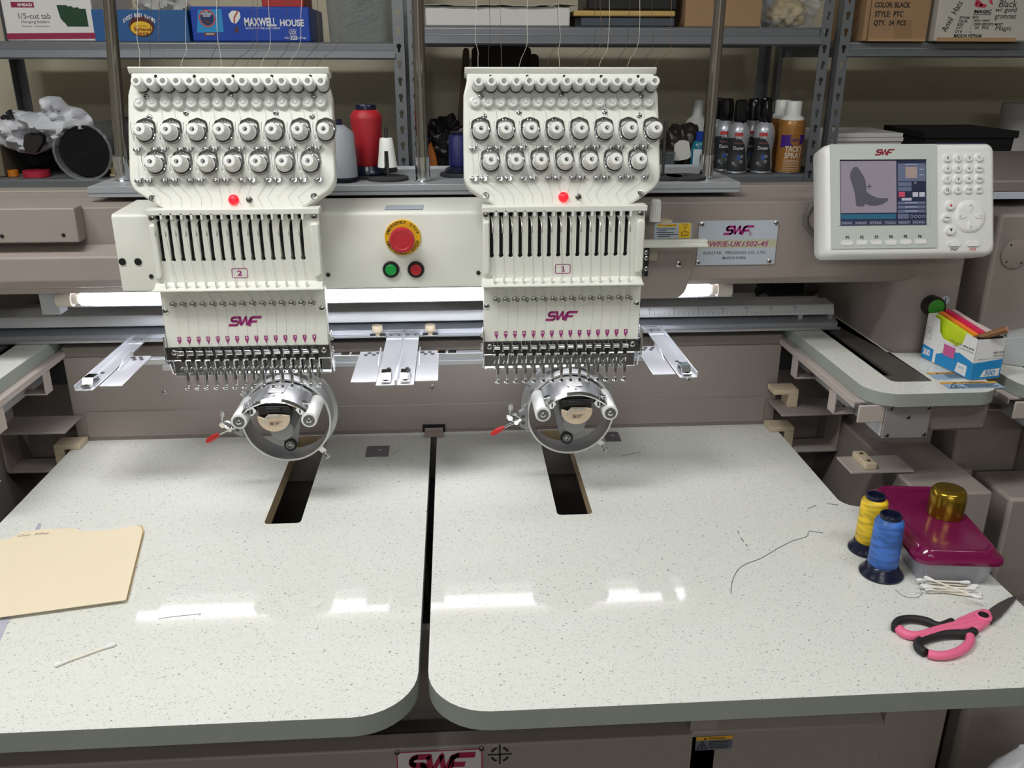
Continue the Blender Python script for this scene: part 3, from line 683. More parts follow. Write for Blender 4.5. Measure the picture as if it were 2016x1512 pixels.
frame_arm(None, -.578, -.552, 1, -.551, -.517, 1.272)
frame_arm(None, .378, .350, -1, .312, .349, 1.272)
frame_arm(None, -.0965, -.126, -1, -.167, -.127, 1.266)
frame_arm(None, -.0945, -.068, 1, -.067, -.031, 1.266)
# ------------------------------------------------------------------ sewing arms and cap drivers
RINGM = mat('satin_ring_aluminium', (176, 178, 178), .38, .75)
RIMM = mat('pale_rim_aluminium', (214, 216, 214), .42, .3)
REDG = mat('red_vinyl_grip', (190, 36, 40), .35)
def arc_pts(cx, cz, r, a0, a1, n): return [(cx+r*math.sin(math.radians(a0+(a1-a0)*i/n)), cz+r*math.cos(math.radians(a0+(a1-a0)*i/n))) for i in range(n+1)]
for Xa, tagl in ((-.278, 'on the manila folder side'), (.182, 'on the control panel side')):
    cz = .933
    # arched chrome arm top
    o = arc_pts(Xa, cz, .0672, -45, 45, 18); i_ = arc_pts(Xa, cz, .0652, 45, -45, 18)
    arm = part('sewing_arm', MB().prism(o+i_, 0, .318, frame((0, 1.5584, 0), (1, 0, 0), (0, 0, 1))), mat('polished_arm_steel', (236, 238, 242), .17, .88), body, smooth=30)
    # sloping front lip
    lip = [[(x, 1.2405, z) for x, z in arc_pts(Xa, cz, .0672, -45, 45, 18)], [(x, 1.2365, z-.004) for x, z in arc_pts(Xa, cz, .0672, -45, 45, 18)], [(x, 1.2375, z-.0062) for x, z in arc_pts(Xa, cz, .0672, -45, 45, 18)], [(x, 1.2415, z-.002) for x, z in arc_pts(Xa, cz, .0672, -45, 45, 18)]]
    part('arm_lip', MB().loft(lip+[lip[0]], closed=False, caps=False), CHROME, arm, smooth=50)
    part('arm_core', MB().prism(arc_pts(Xa, cz, .063, -38, 38, 10)+[(Xa+.034, .972), (Xa-.034, .972)], 0, .30, frame((0, 1.5584, 0), (1, 0, 0), (0, 0, 1))), DSTEEL, arm)
    # needle plate inset
    npz = cz+.0674
    part('needle_plate', MB().prism(rr(Xa-.012, Xa+.012, 1.262, 1.302, .003), -.0006, .0006, TOP(npz)), STEEL, arm)
    for yy in (1.250, 1.310): screw(arm, (Xa, yy, npz-.0004), .0028, (0, 0, 1), STEEL)
    # hook and bobbin case in front
    part('hook', MB().lathe([(.0245, 0), (.0245, .012), (.022, .014)], (Xa, 1.256, .970), (0, -1, 0), 28), BLACK, arm)
    part('hook_bracket', MB().box(Xa-.0235, Xa+.0235, 1.2385, 1.252, .975, .9875).box(Xa-.013, Xa+.011, 1.236, 1.2385, .978, .986), BLACK, arm, bevel=.001)
    bob = [p for p in circ(0, 0, .0243, 40) if p[1] < .003]
    bob = sorted(bob, key=lambda p: p[0]); bob = [(x, y) for x, y in bob if y <= .003]
    bob = [(-.0240, .003)]+[(.0243*math.cos(a), .0243*math.sin(a)) for a in [math.radians(180+180*k/24) for k in range(25)]]+[(.0240, .003), (.012, .005), (-.009, .005), (-.014, -.001)]
    bc = part('bobbin_case', MB().prism([(Xa+x, .9715+z*.95) for x, z in bob], 0, .003, FR(1.2355)), mat('champagne_bobbin_metal', (214, 196, 172), .28, .55), body, bevel=.0008)
    mbl = MB(); F_ = FR(1.2324)
    stroke(mbl, rr(Xa-.009, Xa+.012, .9585, .9655, .0004), .0004, F_, closed=True); swf_logo(mbl, Xa-.0075, Xa+.0105, .9595, .9645, F_)
    part('lettering', mbl, mat('champagne_engraving', (176, 156, 134), .4, .4), bc)
    part('case_latch', MB().prism([(Xa-.016, .9655), (Xa-.0145, .9645), (Xa-.009, .9735), (Xa+.013, .9745), (Xa+.013, .9765), (Xa-.010, .9755)], 0, .0018, FR(1.2322)), STEEL, bc)
    # white rollers
    for s in (-1, 1):
        c = Vector((Xa+s*.0522, 1.2325, .966))
        ro = part('roller', MB().lathe([(.0098, 0), (.0118, .0008), (.0122, .002), (.0122, .075)], c, (0, 1, 0), 26), mat('white_nylon', (226, 228, 226), .3), body)
        part('bearing', MB().lathe([(.0088, -.0002), (.0086, .003), (.0045, .0032)], c-Vector((0, .0002, 0)), (0, 1, 0), 22).lathe([(.0062, -.0006), (.0062, .001)], c, (0, 1, 0), 18), DSTEEL, ro)
        screw(ro, c-Vector((0, .0004, 0)), .0042, m=STEEL)
        part('roller_bracket', MB().prism([(Xa+s*.028, .975), (Xa+s*.038, .988), (Xa+s*.049, .984), (Xa+s*.050, .969), (Xa+s*.036, .966)][::s], 0, .012, FR(1.265)), CHROME, arm, bevel=.001)
        for k in (-.003, .003):
            part('bracket_slot', MB().box(Xa+s*.039+k-.001, Xa+s*.039+k+.001, 1.2524, 1.2532, .970, .977), VOID, arm)
    # hanger with the black lower roller
    hg = part('roller_hanger', MB().prism(fillet([(Xa-.030, .955), (Xa-.010, .874), (Xa+.010, .874), (Xa+.022, .935), (Xa+.022, .955)], [.004, .01, .01, .004, .004], 4), 0, .004, FR(1.345)), mat('grey_cast_bracket', (150, 152, 154), .42, .3), body, bevel=.0008)
    part('hanger_rod', MB().cyl((Xa+.002, 1.27, .935), (Xa+.002, 1.345, .935), .018, n=20), mat('grey_cast_bracket', (150, 152, 154), .42, .3), hg)
    screw(hg, (Xa+.004, 1.340, .910), .0035); screw(hg, (Xa-.006, 1.340, .905), .0022, slot=False)
    c = Vector((Xa-.0005, 1.335, .879))
    br = part('lower_roller', MB().lathe([(.008, 0), (.0102, .0008), (.0105, .002), (.0105, .006)], c, (0, 1, 0), 24), RUBBER, body)
    part('bearing', MB().lathe([(.0072, -.0003), (.0072, .001)], c, (0, 1, 0), 20), DSTEEL, br)
    screw(br, c-Vector((0, .0004, 0)), .0045)

    # cap driver ring
    cd = thing('cap_driver', 'round metal cap driver ring with red lever clamp '+tagl, 'cap driver', (Xa, 1.335, .86), 'cap driver rings')
    rc = Vector((Xa+.0012, 1.3145, cz))
    part('ring', MB().lathe([(.0690, 0), (.0708, 0), (.0708, .045), (.0690, .045), (.0690, 0)], rc, (0, 1, 0), 72, caps=False), RINGM, cd)
    part('front_rim', MB().lathe([(.0686, -.0018), (.0716, -.0018), (.0720, 0), (.0716, .0012), (.0709, .0013), (.0709, -.0003), (.0689, -.0003), (.0686, -.0018)], rc, (0, 1, 0), 72, caps=False), RIMM, cd)
    part('rear_flange', MB().lathe([(.0709, .034), (.0775, .036), (.0780, .041), (.0775, .044), (.0709, .044), (.0709, .034)], rc, (0, 1, 0), 72, caps=False), RINGM, cd)
    # bracket up to the bar
    part('slider_bracket', MB().box(Xa-.045, Xa+.05, 1.345, 1.358, cz+.071, cz+.080).box(Xa-.03, Xa+.03, 1.358, 1.424, cz+.0625, cz+.068).box(Xa-.045, Xa-.03, 1.352, 1.358, cz+.055, cz+.08).box(Xa+.038, Xa+.053, 1.352, 1.358, cz+.05, cz+.08), DSTEEL, cd, bevel=.001)
    for k in (.012, .028, .044): screw(cd, (Xa+k, 1.345, cz+.0755), .0042, m=DSTEEL)
    # clamp plate, toggle and red lever on the left
    cp = part('clamp_plate', MB().prism([(Xa-.068, .905), (Xa-.082, .912), (Xa-.084, .938), (Xa-.076, .942), (Xa-.0735, .950), (Xa-.0695, .950)], 0, .010, FR(1.322)), mat('grey_cast_bracket', (150, 152, 154), .42, .3), cd, bevel=.001)
    for zz_ in (.919, .931): screw(cp, (Xa-.0768, 1.312, zz_), .0032, m=DSTEEL)
    part('toggle_link', MB().tube([(Xa-.080, 1.312, .925), (Xa-.089, 1.311, .920), (Xa-.096, 1.311, .928), (Xa-.104, 1.311, .931)], .0028, 8).tube([(Xa-.082, 1.310, .930), (Xa-.090, 1.309, .936), (Xa-.100, 1.309, .936)], .002, 8).cyl((Xa-.098, 1.306, .930), (Xa-.098, 1.316, .930), .0042, n=12).cyl((Xa-.088, 1.306, .922), (Xa-.088, 1.316, .922), .0036, n=12), CHROME, cd)
    part('toggle_bolt', MB().cyl((Xa-.0985, 1.311, .933), (Xa-.0975, 1.311, .946), .0022, n=10).cyl((Xa-.0975, 1.311, .944), (Xa-.097, 1.311, .952), .0042, n=6), STEEL, cd)
    part('lever_arm', MB().tube([(Xa-.088, 1.309, .922), (Xa-.098, 1.312, .917), (Xa-.108, 1.314, .911)], .0022, 8), STEEL, cd)
    part('lever_grip', MB().tube([(Xa-.107, 1.3138, .9116), (Xa-.111, 1.3145, .9092), (Xa-.119, 1.315, .9045), (Xa-.126, 1.3155, .900), (Xa-.1295, 1.3155, .898)], [.0030, .0042, .0048, .0042, .0022], 10), REDG, cd)
    # second small clip at the lower right and a stud on the upper left
    part('ring_clip', MB().box(-.006, .006, -.005, .005, -.004, .006, T3((Xa+.0535, 1.322, .877)) @ Matrix.Rotation(.75, 4, 'Y')).cyl((Xa+.056, 1.318, .873), (Xa+.062, 1.312, .868), .0022, n=10).lathe([(.0042, 0), (.0042, .004)], (Xa+.061, 1.313, .8685), (.6, -.6, -.5), 10), STEEL, cd, bevel=.0005)
    part('ring_stud', MB().cyl((Xa-.062, 1.335, .969), (Xa-.071, 1.333, .975), .0045, n=12), STEEL, cd)
# ------------------------------------------------------------------ embroidery heads
HO = Vector((0, 1.30, 1.03))                      # the head is drawn around x = 0 and moved afterwards
head = part('embroidery_head', MB().box(-.100, .100, 1.262, 1.368, 1.092, 1.278), WHITE, None, bevel=.004, org=HO)
TA = math.radians(18.4)
QT = Vector((0, 1.246, 1.298)); BT = Vector((0, math.sin(TA), math.cos(TA))); NT = Vector((0, -math.cos(TA), math.sin(TA)))
FT = frame(QT, (1, 0, 0), BT)
def HT(u, v, off=0.):                             # pixel on head 1 -> place on the tilted plate
    p = onP(u, v, Vector((.155, 0, 0))+QT+NT*off, NT)-Vector((.155, 0, 0))-QT; return p.x, p.dot(BT)
def u1(x, y): return (880+x/4.032, 110+y/4.032)
def w1(x, y): return (900+x/3.876, 390+y/3.876)
def HY(x, y, Y): p = onY(*w1(x, y), Y); return p.x-.155, p.z
# tilted tension plate
sb = HT(*u1(900, 1193))[1]; st_ = HT(*u1(900, 120))[1]
xl1, xr1 = -.1385, .1385
out = [(-.094, sb), (.094, sb), (.1405, sb+.030), (.1398, .090), (.1385, .140), (.1335, .160), (.1335, st_), (-.1335, st_), (-.1335, .160), (-.1385, .140), (-.1398, .090), (-.1405, sb+.030)]
pl = part('tension_plate', MB().prism(fillet(out, [.02, .02, .028, 0, .006, .006, 0, 0, .006, .006, 0, .028], 6), -.022, 0, FT), WHITE, head, bevel=.003, seg=3)
part('top_lip', MB().prism([(0, -.002), (.004, .002), (.0062, .0045), (.0045, .0062), (-.022, .0062), (-.022, -.002)], -.1362, .1362, frame(QT+BT*(st_-.002), NT, BT)), WHITE, head, bevel=.0012)
part('plate_backing', MB().prism([(-.10, sb+.01), (.10, sb+.01), (.13, .03), (.125, .15), (-.125, .15), (-.13, .03)], -.07, -.0222, FT), WHITE, head, bevel=.004)
for x, y in ((273, 323), (910, 310), (1540, 317), (572, 448), (1252, 446), (295, 482), (1526, 474)):
    a, s = HT(*u1(x, y)); screw(head, QT+Vector((a, 0, 0))+BT*s, .0040, NT, STEEL)
for x, y in ((308, 1107), (1533, 1093)):
    a, s = HT(*u1(x, y)); c = QT+Vector((a, 0, 0))+BT*s
    part('socket_screw', MB().m(0).lathe([(.0048, 0), (.0048, .0012), (.0036, .0014), (.0034, -.0005)], c, NT, 18).m(1).lathe([(.0016, -.0004), (.0016, .0008)], c, NT, 10), [STEEL, DSTEEL], head)
for k in range(5):
    x = 345+k*293; a, s = HT(*u1(x, 163)); c = QT+Vector((a, 0, 0))+BT*s
    part('pin_hole', MB().cyl(c-NT*.001, c+NT*.0004, .0022, n=12), VOID, head)
a, s = HT(*u1(924, 1122)); c = QT+Vector((a, 0, 0))+BT*s
part('indicator_lamp', MB().lathe([(.0072, 0), (.0072, .002), (.0058, .0042), (.003, .0055), (.001, .0058)], c, NT, 24), mat('lit_red_lamp', (255, 26, 40), .3, emit=1.1), head)
a, s = HT(*u1(1042, 1118)); c = QT+Vector((a, 0, 0))+BT*s
part('toggle_switch', MB().lathe([(.0042, 0), (.0042, .0022), (.0028, .003)], c, NT, 14).tube([c+NT*.003, c+NT*.010+Vector((.0006, 0, -.001))], [.0013, .0018], 8), DSTEEL, head)
# top row: tubular thread guides
FTi = FT
def onplate(a, s): return T3(-HO) @ T3(QT+Vector((a, 0, 0))+BT*s) @ FT.to_3x3().to_4x4()
row1 = [-.1173+.0175*i for i in range(15)]
mb = MB().m(0).lathe([(.0088, 0), (.0088, .0035)], (0, 0, 0), (0, 0, 1), 20).m(1).lathe([(.0082, .0035), (.0086, .005), (.0083, .012), (.0072, .0262), (.0066, .0278), (.0038, .0280), (.0033, .0265), (.0033, .014)], (0, 0, 0), (0, 0, 1), 20).m(2).lathe([(.0034, .019), (.0005, .0192)], (0, 0, 0), (0, 0, 1), 12)
g0 = part('thread_guide', mb, [BLACK, WPLA, CHROME], None, org=(0, 0, 0)); g0.parent = head; g0.matrix_local = onplate(row1[0], .1514)
for a in row1[1:]: inst(g0, head, onplate(a, .1514))
# second row: low clear tension discs
mb = MB().lathe([(.0090, 0), (.0092, .001), (.0088, .0022), (.0076, .0026), (.0076, .0046), (.0068, .0060), (.0052, .0066), (.0040, .0058), (.0026, .0060), (.0020, .0072), (.0008, .0074)], (0, 0, 0), (0, 0, 1), 22)
g1 = part('pretension_disc', mb, WCLR, None, org=(0, 0, 0)); g1.parent = head; g1.matrix_local = onplate(-.1222, .1289)
mbr = MB().lathe([(.0079, .0027), (.0081, .0032), (.0079, .0038)], (0, 0, 0), (0, 0, 1), 22, caps=False)
for i in range(1, 15): inst(g1, head, onplate(-.1222+.01757*i, .1289))
# big tension knobs
def make_knob():
    mb = MB().m(1).lathe([(.0122, 0), (.0124, .001), (.0122, .0078), (.0108, .0084)], (0, 0, 0), (0, 0, 1), 26)           # black drum
    mb.m(2).lathe([(.0118, .0030), (.0132, .0034), (.0132, .0044), (.0118, .0048)], (0, 0, 0), (0, 0, 1), 26, caps=False)    # chrome disc
    mb.m(0).lathe([(.0112, .0084), (.0114, .0098), (.0112, .0122), (.0104, .0128), (.0100, .0134)], (0, 0, 0), (0, 0, 1), 26)
    rings = []
    for r, h, k in ((.0100, .0134, .0), (.0108, .0142, .0008), (.0105, .0200, .0010), (.0094, .0248, .0008), (.0084, .0272, 0), (.0075, .0284, 0), (.0032, .0288, 0), (.0029, .0278, 0), (.0029, .0180, 0), (.0004, .0178, 0)):
        rings.append([((r-(k if i % 2 else 0))*math.cos(2*PI*i/44), (r-(k if i % 2 else 0))*math.sin(2*PI*i/44), h) for i in range(44)])
    mb.loft(rings)
    mb.m(2).box(-.0026, -.0006, -.0030, .0030, .0180, .0240).box(.0006, .0026, -.003, .003, .018, .0232)
    return mb
kb = make_knob()
kb.m(2).prism(fillet([(-.0145, .002), (-.0125, .0175), (0, .0225), (.0125, .0175), (.0145, .002), (.0115, .002), (.0100, .0150), (0, .0185), (-.0100, .0150), (-.0115, .002)], .006, 4), .0004, .0016)
kb.box(-.004, .004, .0165, .020, .0004, .0036).cyl((-.002, .0185, .0036), (-.002, .0185, .006), .0018, n=8).cyl((.002, .0185, .0036), (.002, .0185, .006), .0018, n=8)
kb.tube([(-.0128-.0012*math.sin(t*PI), .012-.024*t, .007+.002*t) for t in [i/10 for i in range(11)]]+[(-.0155, -.004, .009), (-.0168, .006, .011), (-.0160, .0135, .0115)], .00035, 5)
k0 = part('tension_knob', kb, [WPLA, BLACK, CHROME], None, org=(0, 0, 0), smooth=40)
spots = [(-.1153+.0350*i, .0870) for i in range(8)]+[(-.1025+.0350*i, .0439) for i in range(7)]
for i, (a, s) in enumerate(spots):
    if i == 0: k0.parent = head; k0.matrix_local = onplate(a, s)
    else: inst(k0, head, onplate(a, s))
# little chrome clips
mb = MB().lathe([(.0030, 0), (.0030, .003), (.0034, .0034), (.0030, .0052), (.0014, .0060)], (-.0032, 0, 0), (0, 0, 1), 12).prism([(-.001, -.002), (.002, -.0022), (.0022, .003), (.0036, .0046), (.0052, .004), (.0040, .002), (.004, -.001), (.002, -.0034)], 0, .0045).sphere((.0046, .0032, .0052), .0019, 10, 6)
c0 = part('thread_clip', mb, CHROME, None, org=(0, 0, 0))
xs1 = [205, 340, 405, 535, 600, 730, 795, 925, 992, 1118, 1187, 1310, 1377, 1505, 1570]
xs2 = [212, 290, 412, 485, 605, 680, 805, 875, 998, 1068, 1190, 1262, 1385, 1455, 1572]
first = True
for xs, y0, y1 in ((xs1, 733, 720), (xs2, 975, 963)):
    for i, x in enumerate(xs):
        a, s = HT(*u1(x+6, y0+(y1-y0)*i/14), .004); M_ = onplate(a, s)
        if first: c0.parent = head; c0.matrix_local = M_; first = False
        else: inst(c0, head, M_)
# slotted take-up cover
CYP = 1.2335; FC = FR(CYP)
zt1, zb1 = HY(800, 92, CYP)[1], HY(800, 652, CYP)[1]
slots = []
for i in range(15):
    x = HY(262+73.4*i, 280, CYP)[0]; z1_, z0_ = HY(800, 98, CYP)[1]-.0005, HY(800, 450, CYP)[1]
    w_ = .0019; R = .0034; cc = []
    za, zb_ = z1_-R, z0_+R
    cc += [(x+R*math.cos(t), za+R*math.sin(t)) for t in [math.radians(-42+264*k/10) for k in range(11)]]
    cc += [(x+R*math.cos(t), zb_+R*math.sin(t)) for t in [math.radians(138+264*k/10) for k in range(11)]]
    slots.append(cc)
xL, xR = HY(197, 400, CYP)[0], HY(1418, 400, CYP)[0]
tc = part('takeup_cover', MB().plate([(xL, zb1), (xR, zb1), (xR, zt1), (xL, zt1)], slots, -.005, 0, FC), WHITE, head, bevel=.0003, seg=1)
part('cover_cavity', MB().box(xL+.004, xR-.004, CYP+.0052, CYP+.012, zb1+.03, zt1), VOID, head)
part('cover_top_lip', MB().box(xL-.001, xR+.002, CYP-.006, CYP+.02, zt1-.0015, zt1+.0065), WHITE, head, bevel=.001)
part('cover_bottom_lip', MB().prism([(0, 0), (.022, .003), (.022, .0055), (.012, .006), (0, .012)], xL-.001, xR+.001, frame((0, CYP, zb1-.002), (0, -1, 0), (0, 0, 1))), WHITE, head, bevel=.0008)
for x0_, x1_ in ((xL, xL+.0095), (xR-.0115, xR)):
    part('cover_pillar', MB().prism(fillet([(x0_, zb1+.012), (x1_, zb1+.020), (x1_, zt1-.014), (x0_, zt1-.014)], .004, 4), 0, .007, FC), WHITE, head, bevel=.002)
for x, y in ((220, 130), (1400, 118)): screw(head, (HY(x, y, CYP)[0], CYP, HY(x, y, CYP)[1]), .0046)
# small white pegs above and below the slots
pg = None
for i in range(15):
    x, z = HY(296+73.2*i, 112, CYP); x2, z2 = HY(283+73.2*i, 620, CYP-.013)
    m1 = MB().box(x-.0017, x+.0017, CYP-.006, CYP, z-.0045, z+.0045); part('cover_peg', m1, WPLA, head, bevel=.0006)
    m2 = MB().box(x2-.0014, x2+.0014, CYP-.015, CYP-.011, z2-.005, z2+.004); part('lip_peg', m2, WPLA, head, bevel=.0006)
# take-up levers
lv = None
for i in range(15):
    x = HY(262+73.4*i, 280, CYP)[0]; zc = HY(800, 160, CYP)[1]
    if lv is None:
        mb = MB().tube([(x, CYP+.010, zc+.003), (x+.0002, CYP-.004, zc+.004), (x+.0006, CYP-.013, zc+.001), (x+.001, CYP-.020, zc-.006), (x+.0012, CYP-.0215, zc-.015)], [.0011, .0013, .0013, .0010, .0013], 8)
        lv = part('takeup_lever', mb, mat('satin_lever_steel', (190, 188, 180), .38, .8), head); x00 = x
    else: inst(lv, head, T3((x-x00, 0, 0)))
# lower face
FY = 1.2345; FF = FR(FY)
fz1 = HY(800, 668, FY)[1]; fz0 = HY(800, 1088, FY)[1]; fxl, fxr = HY(203, 900, FY)[0], HY(1392, 900, FY)[0]
fc = part('face_plate', MB().box(fxl, fxr, FY, FY+.016, fz0, fz1+.012), WHITE, head, bevel=.0012)
for x, y in ((225, 825), (1368, 805)): screw(head, (HY(x, y, FY)[0], FY, HY(x, y, FY)[1]), .0042)
for x, y in ((610, 659), (1000, 652)): part('lip_bolt', MB().lathe([(.0026, 0), (.0022, .002)], (HY(x, y, FY-.01)[0], FY-.010, zb1-.0005), (0, 0, -1), 10), STEEL, head)
gm = MB().lathe([(.0030, 0), (.0030, .003), (.0040, .0042), (.0041, .0062), (.003, .0082), (.001, .0088)], (0, FY, 0), (0, -1, 0), 14).tube([(.003, FY-.002, .001), (.006, FY-.005, .0012), (.0068, FY-.006, -.001), (.0058, FY-.006, -.003), (.003, FY-.005, -.003)], .0011, 6)
g2 = None
for i in range(15):
    x = -.0976+.01388*i; z = 1.1507
    M_ = T3((x, 0, z))
    if g2 is None: g2 = part('ball_guide', gm, STEEL, None, org=(0, 0, 0)); g2.parent = head; base_ = T3(-HO); g2.matrix_local = base_ @ M_
    else: inst(g2, head, base_ @ M_)
ml = swf_logo(MB(), *[HY(x, 900, FY)[0] for x in (672, 922)], HY(800, 936, FY)[1], HY(800, 861, FY)[1], FF)
for i in range(15):
    x, z = HY(300+70.4*i, 1015, FY); z = HY(800, 1008, FY)[1]; zl_ = z-.0122
    ml.add([(x-.0026, z, .0004), (x+.0026, z, .0004), (x+.0028, z-.005, .0004), (x, zl_, .0004), (x-.0028, z-.005, .0004)], [(0, 4, 3, 2, 1)], FF)
part('logo_print', ml, CRIMSON if False else mat('magenta_print', (158, 42, 118), .5), head)
md = MB()
for i in range(15):
    x, z = HY(300+70.4*i, 1015, FY); z = HY(800, 1008, FY)[1]; l = str(15-i); hw = .0008*len(l)
    text_in(md, l, x-hw, x+hw, z-.0046, z-.0012, FF, .0007, bold=.02)
part('number_print', md, INKW, head)
# framed head number
nx0, nx1 = HY(750, 540, CYP)[0], HY(862, 540, CYP)[0]; nz0, nz1 = HY(800, 574, CYP)[1], HY(800, 505, CYP)[1]
def number(parent, ch):
    mb = stroke(MB(), rr(nx0, nx1, nz0, nz1, .002), .0010, FC, .0004, closed=True)
    xm = (nx0+nx1)/2; hw = .0036
    if ch == '1':
        z0_, z1_ = nz0+.003, nz1-.003
        stroke(mb, [(xm+.0006, z0_), (xm+.0006, z1_)], .0018, FC); stroke(mb, [(xm-.0022, z0_+.0004), (xm+.0034, z0_+.0004)], .0008, FC); stroke(mb, [(xm+.0008, z1_-.0002), (xm-.0022, z1_-.0022)], .0009, FC)
    else:
        text_in(mb, ch, xm-hw, xm+hw, nz0+.0028, nz1-.0028, FC, bold=.03)
    return part('head_number', mb, mat('magenta_print', (158, 42, 118), .5), parent)
# needle bar row: clamps, holders, presser feet, needles
za = fz0
part('clamp_rail', MB().box(fxl-.002, fxr+.002, FY+.002, FY+.012, za-.020, za), DSTEEL, head, bevel=.001)
ra = part('foot_rail', MB().box(fxl+.001, fxr-.001, FY+.0165, FY+.020, za-.048, za-.026).box(fxl+.001, fxr-.001, FY+.012, FY+.0164, za-.048, za-.0455), CHROME, head, bevel=.0006)
for x_, s in ((fxl, -1), (fxr, 1)):
    bk = part('side_bracket', MB().prism([(-.0, za+.020), (.016, za+.020), (.016, za-.022), (.028, za-.030), (.028, za-.046), (.020, za-.046), (.010, za-.026), (-.004, za-.022), (-.004, za+.004)], 0, .0022, frame((x_+s*.0022-(0 if s > 0 else 0), FY-.006, 0), (0, 1, 0), (0, 0, 1))), CHROME, head, bevel=.0005)
    for zz_, yy_ in ((za+.010, .006), (za-.006, .004), (za-.014, .010)): screw(head, (x_+s*(.0044 if s > 0 else .0022), FY-.004+yy_, zz_), .0036, (s, 0, 0), STEEL, h=.003)
    screw(head, (x_-s*.008, FY+.002, za-.008), .0042, m=STEEL)
cl = None
for i in range(15):
    x = -.0962+.01379*i
    if cl is None:
        xb0 = x
        mb = MB().m(0).cyl((x-.0040, FY-.002, za-.009), (x+.0050, FY-.002, za-.009), .0030, n=12).box(x-.0052, x-.0036, FY-.0055, FY+.002, za-.014, za-.004).box(x-.0040, x+.0046, FY-.0048, FY-.0035, za-.0065, za-.0045).m(1).box(x-.0030, x+.0040, FY-.004, FY+.004, za-.0035, za).m(1).box(x-.0016, x+.0036, FY-.001, FY+.006, za-.022, za-.012)
        cl = part('needle_clamp', mb, [CHROME, BLACK], head, bevel=.0004)
        nh = part('needle_holder', MB().box(x-.0034, x+.0034, FY+.000, FY+.007, za-.028, za-.022).cyl((x, FY+.003, za-.044), (x, FY+.003, za-.022), .0019, n=10).box(x-.0030, x+.0012, FY-.002, FY+.003, za-.036, za-.031).cyl((x-.0045, FY+.001, za-.0335), (x+.0030, FY+.001, za-.0335), .0014, n=8), STEEL, head)
        nd = part('needle', MB().cyl((x, FY+.003, za-.058), (x, FY+.003, za-.044), .0004, .0006, n=6), STEEL, head)
        pf = part('presser_foot', MB().prism([(0, za-.022), (.0055, za-.024), (.0062, za-.040), (.0045, za-.060), (.0036, za-.0640), (-.0045, za-.0665), (-.0055, za-.0655), (.0010, za-.0615), (.0020, za-.056), (.0030, za-.040)], -.0018, .0022, frame((x+.0024, FY+.004, 0), (0, 1, 0), (0, 0, 1))).lathe([(.0024, 0), (.0034, .0003), (.0034, .0014), (.0024, .0017), (.0024, 0)], (x+.0008, FY+.003, za-.0665), (0, 0, 1), 14, caps=False), CHROME, head, bevel=.0003)
    else:
        for q_ in (cl, nh, nd, pf): inst(q_, head, T3((x-xb0, 0, 0)))
# threads that run over the plate and face
TH = mat('thin_thread', (196, 192, 180), .7); TH2 = mat('thin_dark_thread', (150, 146, 138), .7)
def plate_pt(a, s, off=.0015): return QT+Vector((a, 0, 0))+BT*s+NT*off
for i in range(15):
    xg = row1[i]; xs_ = HY(262+73.4*i, 280, CYP)[0]; xf = -.0976+.01388*i; xt = -.0962+.01379*i
    kx, ks = (spots[i//2] if i % 2 == 0 else spots[8+i//2])
    t1 = [plate_pt(xg, .160, .002), plate_pt(xg+.004, .1289+.009, .002), plate_pt(xg+.009, .10, .001), plate_pt(kx+.013, ks, .004)]
    t2 = [plate_pt(kx-.013, ks-.012, .002), plate_pt(kx-.011, ks-.022 if i % 2 else .022, .001), plate_pt(xs_+(.004 if i < 8 else -.002), .0, .001), plate_pt(xs_+.005, sb+.003, .0035)]
    zz_ = zb1
    t3 = [Vector((xs_+.0012, CYP-.0215, HY(800, 160, CYP)[1]-.015)), Vector((xs_+.004, CYP-.017, zz_+.008)), Vector((xs_+.0045, CYP-.016, zz_-.001)), Vector((xf+.004, FY-.006, 1.1507)), Vector((xf+.005, FY-.004, 1.13)), Vector((xt+.001, FY-.006, za-.004))]
    t4 = [Vector((xs_+.0012, CYP-.0215, HY(800, 160, CYP)[1]-.015)), Vector((xs_+.006, CYP-.014, zz_+.012))]
    mb = MB()
    for t in (t1, t2, t3, t4): mb.tube(t, .00015, 4)
    part('thread', mb, TH2 if i % 3 else TH, head)
h1 = copy_tree(head)
for hd, ch, X_ in ((head, '2', -.305), (h1, '1', .155)):
    hd.parent = body; hd.location = Vector((X_, HO.y, HO.z))-wloc(body)
    o = number(None, ch)
    for v in o.data.vertices: v.co -= HO                # drawn around x = 0: into head coordinates
    o.parent = hd; o.location = (0, 0, 0)
    hd['label'] = 'white fifteen needle embroidery head with framed number '+ch
# ------------------------------------------------------------------ control panel
PA = math.radians(19)
PB = Vector((0, math.sin(PA), math.cos(PA))); PN = Vector((0, -math.cos(PA), math.sin(PA)))
pc = onY(1780, 396, 1.30)
FPn = frame(pc, (1, 0, 0), PB)
def C(u, v):
    p = onP(u, v, pc, PN)-pc; return p.x, p.dot(PB)
def cz(x, y): return C(1580+x/4.624, 260+y/4.624)      # from the close-up of the panel
cpn = thing('control_panel', 'white embroidery control panel with dark screen showing a boot and a keypad', 'control panel', pc-PN*.0-PB*.08)
x0, y0 = cz(118, 1168); x1, y1 = cz(1742, 92); x0 += .0155; y0 += .004; x1 += .0035
PWH = mat('panel_white_plastic', (238, 238, 236), .36); PGR = mat('panel_grey_green_plastic', (196, 204, 198), .42)
sh = rr(x0, x1, y0, y1, .012, 6)
def inset(k): return rr(x0+k, x1-k, y0+k, y1-k, .012, 6)
pb_ = part('casing', MB().loft([[(*p, z) for p in inset(k)] for k, z in ((.006, -.05), (.001, -.044), (0, -.02), (.001, -.007), (.004, -.0015), (.008, 0))], FPn), PWH, cpn, smooth=50)
gx0, gy0 = cz(258, 1065); gx1, gy1 = cz(1215, 110)
sx0, sy0 = cz(338, 855); sx1, sy1 = cz(1122, 250)
